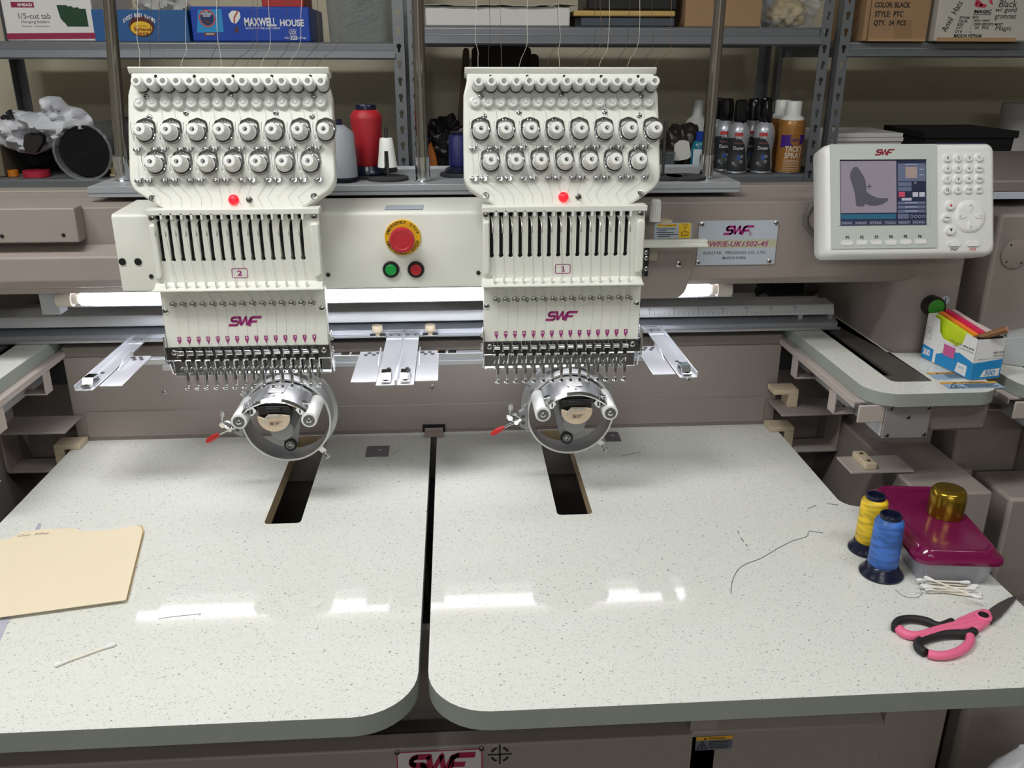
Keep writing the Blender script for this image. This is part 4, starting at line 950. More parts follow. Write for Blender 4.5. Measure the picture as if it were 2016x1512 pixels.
bz = part('screen_bezel', MB().plate(rr(gx0, gx1, gy0, gy1, .001), [rr(sx0, sx1, sy0, sy1, .0008)[::-1]], 0, .0018, FPn), PGR, cpn, bevel=.0006)
part('bezel_step', MB().plate(rr(sx0-.0035, sx1+.004, sy0-.0, sy1+.003, .001), [rr(sx0, sx1, sy0, sy1, .0004)[::-1]], .0018, .0026, FPn), PGR, bz, bevel=.0003)
def lcd(n, c): return mat('screen_'+n, c, .18, emit=.28)
scr = part('screen', MB().prism(rr(sx0, sx1, sy0, sy1, .0004), .0001, .0005, FPn), lcd('navy', (40, 46, 66)), cpn)
def R4(a, b, c, d, n=.0006): (xa, ya), (xb, yb) = cz(a, d), cz(c, b); return [(xa, ya, n), (xb, ya, n), (xb, yb, n), (xa, yb, n)]
def quad(name, m, rects, n=.0006):
    mb = MB()
    for r in rects: mb.add(R4(*r, n), [(0, 1, 2, 3)], FPn)
    return part(name, mb, m, scr)
quad('picture_area', lcd('lilac', (134, 126, 138)), [(347, 262, 851, 738)])
quad('status_bar', lcd('teal', (46, 92, 118)), [(347, 745, 848, 795)])
quad('side_menu', lcd('dull_blue', (92, 100, 124)), [(866, 285, 1118, 448), (866, 455, 990, 495), (866, 500, 990, 538), (866, 632, 1118, 660), (866, 668, 1118, 698), (866, 705, 1118, 735), (866, 745, 965, 790)])
quad('menu_keys', lcd('pale', (170, 170, 182)), [(1000, 548, 1050, 590), (1060, 548, 1110, 590), (900, 600, 990, 625)], .0008)
quad('red_key', lcd('rose', (176, 70, 92)), [(872, 545, 930, 592)], .0008)
quad('preview_thumbnail', lcd('beige', (150, 132, 128)), [(935, 318, 1040, 420)], .0008)
tabs = [(345, 805, 462, 850), (472, 805, 592, 850), (602, 803, 725, 848), (735, 802, 855, 847), (865, 800, 985, 845), (995, 798, 1115, 842)]
quad('soft_tabs', lcd('slate', (62, 66, 86)), tabs, .0007)
mb = MB()
for s_, (a, b, c, d) in zip(('EMBCALL', 'INPUT', 'SETTING', 'TOOLS', 'READY', 'DESIGN'), tabs):
    (xa, ya), (xb, yb) = cz(a+10, d-10), cz(c-10, b+14); text_in(mb, s_, xa, xb, ya, yb, FPn, .0009, bold=0)
for k in range(4):
    xa, ya = cz(990+37*k, 768); stroke(mb, circ(xa, ya, .0022, 12), .0006, FPn, .0009, closed=True)
for yy in (295, 340, 390, 645, 683, 720):
    xa, ya = cz(1060 if yy in (340, 390) else 930, yy); stroke(mb, [(xa, ya), (xa+(.007 if yy in (340, 390) else .02), ya)], .0012, FPn, .0009)
text_in(mb, 'P', *[cz(v, 470)[0] for v in (1017, 1035)], cz(0, 482)[1], cz(0, 462)[1], FPn, .0009)
part('screen_text', mb, lcd('text_grey', (150, 154, 172)), scr)
boot = [(470, 318), (495, 318), (515, 340), (530, 370), (548, 392), (570, 440), (575, 480), (582, 545), (620, 575), (680, 600), (720, 603), (770, 600), (780, 615), (765, 635), (720, 660), (660, 672), (600, 668), (565, 650), (560, 676), (520, 680), (487, 672), (482, 620), (470, 540), (450, 480), (432, 420), (430, 385), (445, 345)]
part('boot_picture', MB().add([(*cz(*p), .0008) for p in boot], [tuple(range(len(boot)))], FPn), mat('screen_boot_grey', (84, 82, 94), .3, emit=.14, noise=.4, nscale=600), scr)
mb = MB(); cxp, cyp = cz(604, 496)
stroke(mb, [(cxp-.0042, cyp), (cxp+.0042, cyp)], .0007, FPn, .001); stroke(mb, [(cxp, cyp-.0042), (cxp, cyp+.0042)], .0007, FPn, .001)
part('crosshair', mb, lcd('black', (22, 22, 30)), scr)
part('panel_logo', swf_logo(MB(), cz(650, 0)[0], cz(834, 0)[0], cz(0, 220)[1], cz(0, 160)[1], FPn, .002), mat('maroon_print', (150, 30, 52), .5), bz)
mbk = MB()
# function keys, keypad
for i in range(6):
    xa, ya = cz(400+133*i, 1012-2.2*i); hw, hh = .0088, .0031
    k = part('function_key', MB().plate(rr(xa-hw-.001, xa+hw+.001, ya-hh-.001, ya+hh+.001, .005), [rr(xa-hw, xa+hw, ya-hh, ya+hh, .004)[::-1]], .0018, .0026, FPn).prism(rr(xa-hw+.0003, xa+hw-.0003, ya-hh+.0003, ya+hh-.0003, .004), .001, .0030, FPn), WPLA, cpn, bevel=.0005)
    xt, yt = cz(403+132*i, 961-2*i); text_in(mbk, 'F%d' % (i+1), xt-.0027, xt+.0027, yt-.0024, yt+.0024, FPn, .0022, bold=.03)
for r_, row in enumerate((('1', '2', '3', '+_'), ('4', '5', '6', 'ALL'), ('7', '8', '9', 'ORG'), ('CL', '0', '+10', 'SET'))):
    for c_, l in enumerate(row):
        xa, ya = cz(1313+97*c_-1*r_, 240+96.5*r_-1.5*c_)
        part('keypad_key', MB().lathe([(.0072, 0), (.0072, .0004), (.0064, .0006), (.0062, .0024), (.0054, .0034), (.003, .0035)], FPn @ Vector((xa, ya, 0)), PN, 24), PWH, cpn, smooth=40)
        hw = .0009+.0010*len(l) if len(l) > 1 else .0012; hh = .0021 if len(l) < 3 else .0015
        if l == '1': hw = .0008
        text_in(mbk, l, xa-hw, xa+hw, ya-hh, ya+hh, FPn, .0037, bold=.02)
for x, y, l in ((1337, 670, 'up'), (1300, 783, 'F.SPEED'), (1337, 897, 'down')):
    xa, ya = cz(x, y); r = .0078 if l != 'F.SPEED' else .0068
    part('speed_key', MB().lathe([(r, 0), (r, .0008), (r*.9, .001), (r*.88, .0034), (r*.78, .0046), (r*.3, .0048)], FPn @ Vector((xa, ya, 0)), PN, 24), PWH, cpn, smooth=40)
    if l == 'down': mbk.add([(xa-.0024, ya+.0024, .005), (xa, ya-.0026, .005), (xa+.0024, ya+.0024, .005)], [(0, 1, 2)], FPn)
    if l == 'up': part('up_mark', MB().add([(xa-.0024, ya-.0022, .005), (xa+.0024, ya-.0022, .005), (xa, ya+.0025, .005)], [(0, 1, 2)], FPn), mat('red_print', (206, 30, 44), .5), cpn)
    if l == 'F.SPEED': text_in(mbk, l, xa-.0042, xa+.0042, ya-.0010, ya+.0011, FPn, .0050, bold=.02)
xa, ya = cz(1520, 770)
dp = part('arrow_pad', MB().lathe([(.0244, 0), (.0246, .0012), (.0234, .0014), (.0232, .0020), (.022, .0026), (.015, .0022), (.001, .0020)], FPn @ Vector((xa, ya, 0)), PN, 48), PWH, cpn, smooth=50)
for k in range(4):
    rot = Matrix.Rotation(k*PI/2, 4, 'Z'); M_ = FPn @ T3((xa, ya, 0)) @ rot
    part('arrow_key', MB().prism(fillet([(-.0042, .0200), (.0042, .0200), (.0036, .011), (0, .005), (-.0036, .011)], [.0016, .0016, .0025, .0015, .0025], 4), .0014, .0032, M_), PWH, dp, bevel=.0006)
    stroke(mbk, [(-.0018, .0152), (0, .0174), (.0018, .0152)], .0005, M_, .0034)
for x, l, col_ in ((1377, 'START', None), (1547, 'STOP', 1)):
    xa, ya = cz(x, 1021)
    part('start_stop_key', MB().plate(rr(xa-.0104, xa+.0104, ya-.0048, ya+.0048, .0048), [rr(xa-.0094, xa+.0094, ya-.0038, ya+.0038, .0038)[::-1]], 0, .001, FPn).prism(rr(xa-.0091, xa+.0091, ya-.0035, ya+.0035, .0034), 0, .0026, FPn), PWH, cpn, bevel=.0006)
    xt, yt = cz(x+2, 1069)
    if col_: part('stop_print', text_in(MB(), l, xt-.0052, xt+.0052, yt-.0018, yt+.0018, FPn, .0004, bold=.02), mat('red_print', (206, 30, 44), .5), cpn)
    else: text_in(mbk, l, xt-.0058, xt+.0058, yt-.0018, yt+.0018, FPn, .0004, bold=.02)
part('key_lettering', mbk, INK, cpn)
tx0, ty0 = cz(1245, 108); tx1, _ = cz(1690, 108)
tb = MB().box(tx0, tx1, y1-.002, y1+.0006, -.034, -.006, FPn); part('top_sticker', tb, mat('navy_sticker', (44, 48, 74), .4), cpn)
# arm that holds the panel, and its cable
ar = part('panel_arm', MB().box(pc.x+.02, pc.x+.07, pc.y+.05, 1.3945, pc.z-.045, pc.z+.0), TAUPE2, cpn, bevel=.003)
pts = [onY(u, v, Y) for u, v, Y in ((1640, 425, 1.372), (1612, 400, 1.372), (1598, 405, 1.372), (1586, 428, 1.374), (1588, 445, 1.376), (1600, 460, 1.376), (1640, 470, 1.376))]
part('panel_cable', MB().tube(pts, .0052, 10), mat('grey_cable', (96, 92, 90), .5), cpn, smooth=60)

# ------------------------------------------------------------------ thread stand
SZ = onY(820, 363, 1.45).z; SYB = 1.675
sx0_, sx1_ = onY(173, 376, 1.45).x, onY(1457, 368, 1.45).x
ts = thing('thread_stand', 'aluminium thread stand tray with three upright chrome poles on top of the machine', 'thread stand', (XM, 1.5, 1.2745))
zl_ = onY(820, 384, 1.45).z
part('tray', MB().prism([(1.45, zl_), (1.462, zl_), (1.462, SZ-.004), (SYB-.012, SZ-.004), (SYB-.012, SZ-.004), (SYB, SZ-.004), (SYB, SZ+.004), (SYB-.004, SZ+.004), (SYB-.004, SZ), (1.45, SZ)], 0, sx1_-sx0_, frame((sx0_, 0, 0), (0, 1, 0), (0, 0, 1))), ALUP, ts, bevel=.0008)
part('tray_groove', MB().box(sx0_+.001, sx1_-.001, 1.4494, 1.4502, SZ-.011, SZ-.0095), mat('groove_grey', (120, 124, 130), .5), ts)
part('stand_foot', MB().box(-.35, -.30, 1.52, 1.59, 1.266, SZ-.0041).box(.30, .36, 1.52, 1.59, 1.266, SZ-.0041), TAUPE2, ts)
for u, v, ut in ((243, 356, 215), (833, 357, 822), (1389, 352, 1418)):
    p = onZ(u, v, SZ); pt = onY(ut, 0, p.y)
    r = .0098
    d = (pt-p); top = p+d*((2.0-p.z)/d.z)
    po = part('pole', MB().cyl(p+Vector((0, 0, .001)), (top.x, p.y, 2.0), r, n=24), mat('polished_pole_steel', (176, 172, 166), .16, 1), ts)
    part('pole_collar', MB().lathe([(.0145, 0), (.0145, .001), (.0122, .002), (.0122, .040), (.0112, .0412)], p+Vector((0, 0, .0002)), (0, 0, 1), 24), CHROME, po)
def pin(p, h, holder=False):
    o = part('spool_pin', MB().cyl(p+Vector((0, 0, .0052)), p+Vector((0, 0, h)), .0028, n=12), DSTEEL, ts)
    part('foam_pad', MB().lathe([(.034, 0), (.0345, .0012), (.0345, .0042), (.0335, .0052)], p, (0, 0, 1), 32), FOAM, o)
    return o
def pos(u, v): p = onZ(u, v, SZ); return Vector((p.x, p.y, SZ+.0004))
ph = pos(764, 354); o = pin(ph, .085)
# split white cone holder
sl = []
for k in range(4):
    a0 = k*PI/2+.25; a1 = (k+1)*PI/2-.25; R_ = [[], []]
    for (r_, h_) in ((.0095, .062), (.0135, .020)):
        pass
    mb = MB()
    ring = lambda r, h: [ph+Vector((r*math.cos(a0+(a1-a0)*j/5), r*math.sin(a0+(a1-a0)*j/5), h)) for j in range(6)]+[ph+Vector(((r-.002)*math.cos(a1-(a1-a0)*j/5), (r-.002)*math.sin(a1-(a1-a0)*j/5), h)) for j in range(6)]
    sl.append((ring(.0165, .021), ring(.0128, .050)))
mb = MB()
for a, b in sl: mb.loft([a, b])
mb.lathe([(.0132, .048), (.0108, .066), (.0096, .068), (.0030, .068), (.0030, .048)], ph, (0, 0, 1), 24)
part('cone_holder', mb, WPLA, o)
pin(pos(1304, 352), .095); pin(pos(1350, 352), .0052+.001); pin(pos(905, 346), .06); pin(pos(915, 337), .06); pin(pos(745, 337), .06)
pin(pos(665, 356), .05)
def spool(name, p, label, cat, prof_thread, col, base_prof, group=None, base_m=None, top=None):
    t = thing(name, label, cat, p, group)
    m = mat('thread_'+label.split()[0]+str(col), col, .42, spec=.6, noise=.10, nscale=60, bump=.35, bscale=120, aniso=(1, 1, 14))
    part('thread_winding', MB().lathe(prof_thread, p, (0, 0, 1), 40), m, t, smooth=50)
    part('cone', MB().lathe(base_prof, p, (0, 0, 1), 36), base_m or NAVY, t, smooth=40)
    if top: part('cone_top', MB().lathe(top, p, (0, 0, 1), 28), base_m or NAVY, t, smooth=40)
    return t
NAVY = mat('navy_cone_plastic', (24, 28, 52), .22)
sc = 1.0
p = pos(727, 349); p.z += .0054
pin(pos(727, 349), .09)
def prf(l, k): return [(r*k, h*k) for r, h in l]
k = (onY(725, 205, p.y).z-p.z)/.148
spool('thread_cone', p, 'tall red thread cone with navy cap on the thread stand', 'thread cone', prf([(.027, .019), (.0295, .022), (.033, .10), (.0345, .118), (.0345, .124), (.026, .136), (.022, .137)], k), (176, 26, 40), prf([(.037, 0), (.038, .003), (.037, .006), (.033, .013), (.030, .019), (.020, .019)], k), top=prf([(.0225, .134), (.0225, .146), (.021, .148), (.012, .148), (.012, .13)], k))
p = pos(675, 358); p.z += .0054
k = (onY(676, 240, p.y).z-p.z)/.120
spool('thread_cone', p, 'large pale grey thread cone beside the red cone on the thread stand', 'thread cone', prf([(.0335, .004), (.034, .01), (.030, .098), (.010, .114)], k), (150, 156, 164), prf([(.033, 0), (.033, .004), (.02, .0045)], k), top=prf([(.007, .112), (.0055, .126), (.004, .126), (.004, .112)], k))
p = pos(707, 343); p.z += .002
k = (onY(700, 262, p.y).z-p.z)/.085
spool('thread_cone', p, 'teal thread cone half hidden behind the red and grey cones', 'thread cone', prf([(.026, .008), (.024, .075), (.018, .08)], k), (10, 72, 92), prf([(.03, 0), (.03, .004), (.026, .008)], k))
p = pos(903, 345); p.z += .0054
k = (onY(900, 258, p.y).z-p.z)/.092
spool('thread_cone', p, 'dark blue thread cone alone beside the middle pole of the stand', 'thread cone', prf([(.021, .014), (.0225, .018), (.0215, .080), (.018, .084)], k), (26, 34, 100), prf([(.032, 0), (.033, .002), (.030, .006), (.022, .012), (.018, .014)], k), top=prf([(.017, .082), (.017, .091), (.012, .092), (.012, .082)], k))

# loose threads hanging down to the heads
random.seed(3)
WT = mat('pale_hanging_thread', (206, 200, 186), .6); BT_ = mat('brown_hanging_thread', (120, 92, 74), .6); DT = mat('dark_hanging_thread', (70, 66, 64), .6)
def loose(pts, m, r=.00035): 
    P_ = [onY(u, v, Y) for u, v, Y in pts]
    # smooth
    S = []
    for i in range(len(P_)-1):
        a, b, c, d = P_[max(i-1, 0)], P_[i], P_[i+1], P_[min(i+2, len(P_)-1)]
        for j in range(6):
            t = j/6; S.append(.5*((2*b)+(c-a)*t+(2*a-5*b+4*c-d)*t*t+(3*b-a-3*c+d)*t*t*t))
    S.append(P_[-1])
    o = part('hanging_thread', MB().tube(S, r, 5), m, None, org=S[-1])
    return o
Yh = 1.315
for hx, lab in ((251, 'the head on the manila folder side'), (917, 'the head on the control panel side')):
    dxs = [(24, 0), (45, 0), (70, 0), (105, 14), (160, 14), (185, -4), (206, 40), (232, 30), (262, 20), (292, 24), (318, 20), (344, 26), (372, 40)]
    for i, (dx, sw) in enumerate(dxs):
        m_ = (WT, DT, BT_, WT, DT)[i % 5]
        u = hx+dx*1.0; top = u+sw+random.uniform(-8, 8)
        o = loose([(top+random.uniform(-4, 4), -30, 1.52), (top, 30, 1.48), (top+random.uniform(-3, 3), 78, 1.44), (u+sw*.8, 100, 1.40), (u+sw*.3, 115, 1.36), (u, 131, 1.318)], m_)
        tag(o, ('pale', 'dark', 'brown', 'pale', 'dark')[i % 5]+' loose thread hanging to '+lab, 'thread', ('pale', 'dark', 'brown', 'pale', 'dark')[i % 5]+' threads hanging to '+lab)
# ------------------------------------------------------------------ shelving behind the machine
KZ = .0295
def upright(parent, x0, x1, Y, z0, z1, back=False):
    """steel angle post with a column of keyholes; its flange runs back from the inner edge"""
    xm = (x0+x1)/2; mb = MB(); step = .0362; z = z0
    while z < z1-1e-4:
        zt_ = min(z+step, z1); R, r, dz = .0056, .0033, .0102; zc = z+.010
        seg = [(x0, z), (x1, z), (x1, zt_), (x0, zt_)]
        if zt_ > 1.05 and zt_-z > .03:
            h = [(xm+R*math.cos(t), zc+dz+R*math.sin(t)) for t in [math.radians(-55+290*k/10) for k in range(11)]]+[(xm+r*math.cos(t), zc+r*math.sin(t)) for t in [math.radians(180+180*k/6) for k in range(7)]]
            mb.plate(seg, [h[::-1]], -.002, 0, FR(Y))
        else: mb.prism(seg, -.002, 0, FR(Y))
        z = zt_
    return part('upright', mb, GREY_SHELF, parent)
def unit(label, xl, xr, decks, posts, loc):
    t = thing('shelving_unit', label, 'shelf', loc, 'shelving units')
    for x0, x1, z0, z1, fl in posts:
        o = upright(t, x0, x1, SHY, z0, z1)
        part('upright_flange', MB().box(*((x1-.002, x1) if fl > 0 else (x0, x0+.002)), SHY+.0005, SHY+.034, z0, z1), mat('grey_shelf_steel', (128, 132, 138)), t)
        for yb in (SHY+.43,):
            part('rear_upright', MB().box(x0, x1, yb, yb+.002, z0, z1).box(*((x1-.002, x1) if fl > 0 else (x0, x0+.002)), yb-.034, yb, z0, z1), GREY_SHELF, t)
    for zf, zb_, zd in decks:
        # zf: lower edge of the front beam, zb_: its upper edge, zd: board
        hh = zb_-zf
        M = frame((xl, 0, 0), (0, 1, 0), (0, 0, 1))
        part('shelf_beam', MB().prism([(SHY-.002, zf), (SHY-.006, zf+hh*.10), (SHY+.002, zf+hh*.50), (SHY+.006, zf+hh*.55), (SHY+.006, zf+hh*.9), (SHY+.010, zb_), (SHY+.03, zb_), (SHY+.03, zf)], 0, xr-xl, M), GREY_SHELF, t, bevel=.0008)
        part('shelf_beam', MB().box(xl, xr, SHY+.40, SHY+.43, zf, zb_), GREY_SHELF, t)
        part('shelf_deck', MB().box(xl, xr, SHY+.0301, SHY+.3999, zb_-.016, zb_-.0005), mat('grey_deck_board', (112, 112, 114), .7, noise=.1, nscale=20), t)
    return t
def S(u, v, Y=None): return onY(u, v, Y or SHY)
LZ = onY(1500, 342, SHY+.02).z                      # top of the lower shelf
zAl, zAh = S(400, 117).z, S(400, 82).z              # upper left beam
zBl, zBh = S(1100, 89).z, S(1100, 52).z             # upper middle beam
zCl, zCh = S(1800, 113).z, S(1800, 82).z            # upper right beam
pw = S(792, 10).x-S(770, 10).x
x1 = S(771, 10).x; x2 = S(801, 10).x; x3 = S(1623, 10).x; x4 = S(1662, 10).x
xL = onY(38, 170, SHY+.43).x
uL = unit('grey steel shelving unit holding the coffee box and the white folder box', xL, x1+.004, [(zAl, zAh, 0), (LZ-.045, LZ, 0)], [(x1, x1+pw, 0, 2.1, 1), (xL, xL+pw, 0, 2.1, -1)], (xL+.6, SHY+.2, 0))
uM = unit('grey steel shelving unit holding the spray cans', x2+pw-.004, x3+.004, [(zBl, zBh, 0), (LZ-.045, LZ, 0)], [(x2, x2+pw, 0, 2.1, -1), (x3, x3+pw, 0, 2.1, 1)], ((x2+x3)/2, SHY+.2, 0))
xR = x4+1.25
uR = unit('grey steel shelving unit holding the two cap cartons', x4+pw-.004, xR, [(zCl, zCh, 0), (LZ-.045, LZ, 0)], [(x4, x4+pw, 0, 2.1, -1), (xR-pw, xR, 0, 2.1, 1)], ((x4+xR)/2, SHY+.2, 0))
LZ += .0004

# ---- cartons and boxes
CARD = mat('brown_cardboard', (172, 138, 104), .85, noise=.08, nscale=25, bump=.1, bscale=60)
CARDE = mat('cardboard_edge', (190, 154, 110), .9, noise=.1, nscale=120)
def carton(name, label, cat, u0, u1, vt, vb, Y, depth, m, z0, tilt=0., group=None):
    """box whose front face spans u0..u1; returns thing, frame, extents"""
    a, b = onY(u0, vb, Y), onY(u1, vb, Y); zt_ = onY((u0+u1)/2, vt, Y).z
    t = thing(name, label, cat, ((a.x+b.x)/2, Y+depth/2, z0), group)
    o = part('carton', MB().box(a.x, b.x, Y, Y+depth, z0+.0005, zt_), m, t, bevel=.003)
    return t, o, FR(Y-.0004), a.x, b.x, z0+.0005, zt_
def prt(t, name, mb, m): return part(name, mb, m, t)
# white hanging folder carton
Yb = SHY+.012
t, o, F_, a, b, z0, z1 = carton('folder_carton', 'white hanging folders carton with green folder picture and pink band', 'box', 15, 190, -40, 80, Yb, .28, mat('white_carton', (226, 224, 222), .6), zAh)
W_ = b-a
def ux(u): return onY(u, 40, Yb).x
def vz(v): return onY(100, v, Yb).z
prt(t, 'pink_band', MB().add([(a+.001, vz(78), 0), (b-.001, vz(76), 0), (b-.001, vz(64), 0), (a+.001, vz(66), 0)], [(0, 1, 2, 3)], F_), mat('maroon_pink_print', (150, 34, 74), .6))
prt(t, 'logo_block', MB().add([(ux(27), vz(15), 0), (ux(72), vz(15), 0), (ux(72), vz(4), 0), (ux(27), vz(4), 0)], [(0, 1, 2, 3)], F_), mat('maroon_pink_print', (150, 34, 74), .6))
mb = text_in(MB(), 'SMEAD', ux(40), ux(69), vz(12.5), vz(7), F_, .0004, bold=.03); prt(t, 'lettering', mb, INKW)
mb = text_in(MB(), '1/5-cut tab', ux(38), ux(101), vz(37), vz(26), F_, .0003, bold=0)
text_in(mb, 'Hanging folders', ux(42), ux(97), vz(47), vz(40), F_, .0003, bold=-.005); text_in(mb, 'letter size  |  standard green', ux(42), ux(96), vz(54), vz(50), F_, .0003, bold=-.005)
prt(t, 'lettering', mb, mat('grey_print', (96, 96, 98), .6))
gf = [(116, 10), (136, 10), (137, 12), (146, 12), (148, 15), (158, 14), (160, 17), (172, 17), (173, 52), (131, 52), (128, 46), (124, 42), (120, 36)]
prt(t, 'folder_picture', MB().add([(ux(u), vz(v), .0002) for u, v in gf], [tuple(range(len(gf)))[::-1]], F_), mat('dark_green_print', (26, 66, 38), .6))
# blue sauce tray with crumpled clear bags
t, o, F_, a, b, z0, z1 = carton('sauce_tray', 'open blue sauce carton tray with yellow oval emblem on its front', 'box', 188, 374, 19, 80, Yb, .26, mat('blue_carton', (38, 92, 150), .55), zAh)
bpy.data.objects.remove(o)
o = part('carton', MB().loft([[(*q_, z) for q_ in ((a+k_, Yb+k_), (b-k_, Yb+k_), (b-k_, Yb+.26-k_), (a+k_, Yb+.26-k_))] for k_, z in ((0, zAh+.0005), (0, z1), (.002, z1), (.002, zAh+.003))]), mat('blue_carton', (38, 92, 150)), t, bevel=.0005)
c = onY(279, 52, Yb)
prt(t, 'emblem', MB().prism(circ(c.x, c.z, (ux(304)-ux(254))/2, 28, (vz(34)-vz(76))/2), 0, .0002, F_), mat('emblem_dark_red', (84, 32, 30), .6))
prt(t, 'emblem_oval', MB().prism(circ(c.x-.001, c.z-.004, (ux(299)-ux(256))/2, 28, (vz(44)-vz(72))/2), .0002, .0005, F_), mat('emblem_yellow', (236, 190, 44), .6))
mb = text_in(MB(), 'Barbecue', ux(262), ux(296), vz(60.5), vz(53), F_, .0008, bold=.03); text_in(mb, 'Sauce', ux(266), ux(289), vz(67.5), vz(61), F_, .0008, bold=.03); text_in(mb, 'Sweet Honey', ux(265), ux(288), vz(52), vz(49), F_, .0008)
prt(t, 'lettering', mb, mat('emblem_maroon', (130, 36, 36), .6))
mb = MB(); s_ = "SWEET BABY RAY'S"
for i, ch in enumerate(s_):
    if ch == ' ': continue
    an = (i-7.5)/7.5; u = 274+30*an; v = 29+11*an*an; w_ = 1.7
    text_in(mb, ch, ux(u-w_), ux(u+w_), vz(v+4), vz(v-4), F_, .0006, bold=.02)
prt(t, 'lettering', mb, INKW)
# coffee carton
MH = mat('royal_blue_carton', (24, 72, 176), .42, noise=.12, nscale=9)
t, o, F_, a, b, z0, z1 = carton('coffee_carton', 'long glossy blue coffee carton on the upper shelf', 'box', 380, 612, 13, 79, Yb, .22, MH, zAh)
prt(t, 'label_block', MB().add([(ux(385), vz(63), 0), (ux(438), vz(62), 0), (ux(438), vz(16), 0), (ux(392), vz(18), 0)], [(0, 1, 2, 3)], F_), mat('light_blue_print', (40, 150, 214), .5))
c = onY(408, 36, Yb)
prt(t, 'roundel', stroke(MB(), circ(c.x, c.z, (ux(423)-ux(393))/2, 28), .003, F_, .0004, closed=True), mat('orange_red_print', (196, 84, 60), .5))
prt(t, 'roundel', MB().prism(circ(c.x, c.z, (ux(421)-ux(395))/2, 28), .0001, .0003, F_), mat('navy_print', (22, 48, 108), .5))
prt(t, 'scoop_print', MB().prism(fillet([(ux(401), vz(41)), (ux(412), vz(46)), (ux(414), vz(42)), (ux(404), vz(36))], .002, 3), .0004, .0005, F_), mat('coffee_brown_print', (92, 56, 36), .5))
cup = [(450, 27), (459, 19), (474, 20), (474, 33), (464, 46), (455, 42)]
prt(t, 'cup_print', MB().prism(fillet([(ux(u), vz(v)) for u, v in cup][::-1], .006, 4), .0001, .0003, F_), INKW)
prt(t, 'cup_stripe', stroke(MB(), [(ux(470), vz(20)), (ux(462), vz(33)), (ux(461), vz(44))], .0035, F_, .0006), mat('orange_red_print', (196, 84, 60), .5))
prt(t, 'drop_print', MB().prism([(ux(464)+r*math.sin(t_)*.0042, vz(58)+.0055*math.cos(t_)*(1.5 if math.cos(t_) > 0 else 1)) for r, t_ in [(1-.5*max(0, math.cos(2*PI*i/16)), 2*PI*i/16) for i in range(16)]], .0001, .0003, F_), mat('coffee_brown_print', (92, 56, 36), .5))
mb = text_in(MB(), 'MAXWELL', ux(481), ux(544), vz(50), vz(33), F_, .0003, bold=.03); text_in(mb, 'HOUSE', ux(551), ux(598), vz(50), vz(36), F_, .0003, bold=.03)
prt(t, 'lettering', mb, INKW); mb = MB(); text_in(mb, 'GOOD TO THE LAST DROP', ux(482), ux(550), vz(56), vz(52), F_, .0003, bold=.01); prt(t, 'lettering', mb, INKW); mb = MB(); text_in(mb, '325', ux(569), ux(583), vz(77), vz(69), F_, .0003, bold=.03)
text_in(mb, 'Makes', ux(558), ux(568), vz(75), vz(71), F_, .0003); text_in(mb, 'servings', ux(585), ux(600), vz(76), vz(71), F_, .0003); text_in(mb, 'LOCK', ux(568), ux(582), vz(65), vz(59), F_, .0003, bold=.02)
text_in(mb, 'FRESH', ux(568), ux(582), vz(58), vz(56), F_, .0003); text_in(mb, 'PACK', ux(569), ux(581), vz(68), vz(66), F_, .0003)
prt(t, 'lettering', mb, INKW); mb = MB(); text_in(mb, 'THE', ux(404), ux(411), vz(23), vz(20), F_, .0006); text_in(mb, 'ORIGINAL', ux(398), ux(418), vz(27.5), vz(23.5), F_, .0006, bold=.02); text_in(mb, 'ROAST', ux(401), ux(416), vz(32), vz(28), F_, .0006, bold=.02)
prt(t, 'lettering', mb, INKW)
prt(t, 'strength_tab', MB().prism(rr(ux(399), ux(423), vz(69), vz(63), .002), .0001, .0003, F_), mat('rust_print', (140, 60, 40), .5))
mb = text_in(MB(), 'MEDIUM', ux(403), ux(419), vz(67.5), vz(64.5), F_, .0006, bold=.02); prt(t, 'lettering', mb, INKW)
# red carton lying on it
q = onY(560, 12, Yb+.03)
zz1 = z1+.0004
t = thing('red_carton', 'small red carton lying on top of the blue coffee carton', 'box', (q.x, Yb+.1, zz1))
part('carton', MB().box(onY(515, 5, Yb+.03).x, onY(598, 5, Yb+.03).x, Yb+.03, Yb+.16, zz1, zz1+.05), mat('red_carton', (176, 44, 40), .5), t, bevel=.002)
# translucent bin with pale fibres
CLR = mat('clear_plastic', (214, 220, 222), .10, alpha=.20, spec=.8)
FROST = mat('frosted_plastic', (116, 130, 132), .3, alpha=.5, spec=.5)
a, b = onY(642, 78, SHY+.03).x, onY(770, 78, SHY+.03).x
t = thing('plastic_bin', 'frosted plastic bin of pale fibres at the end of the upper shelf', 'bin', ((a+b)/2, SHY+.15, zAh))
part('bin', MB().loft([[(*p, z) for p in rr(a+k, b-k, SHY+.03+k, SHY+.28-k, .02, 4)] for k, z in ((.006, zAh+.0006), (0, zAh+.16))]), FROST, t)
fb = MB(); random.seed(5)
for i in range(70):
    x = random.uniform(a+.065, b-.04); z = random.uniform(zAh+.02, zAh+.11); l = random.uniform(.02, .05)
    fb.tube([(x-l, SHY+.06+random.random()*.02, z-l*.35), (x, SHY+.055, z+.002), (min(x+l*.6, b-.012), SHY+.06+random.random()*.02, z+l*.3)], .0007, 4)
tag(part('fibres', fb, mat('pale_fibre', (206, 210, 206), .7), t), kind='stuff')
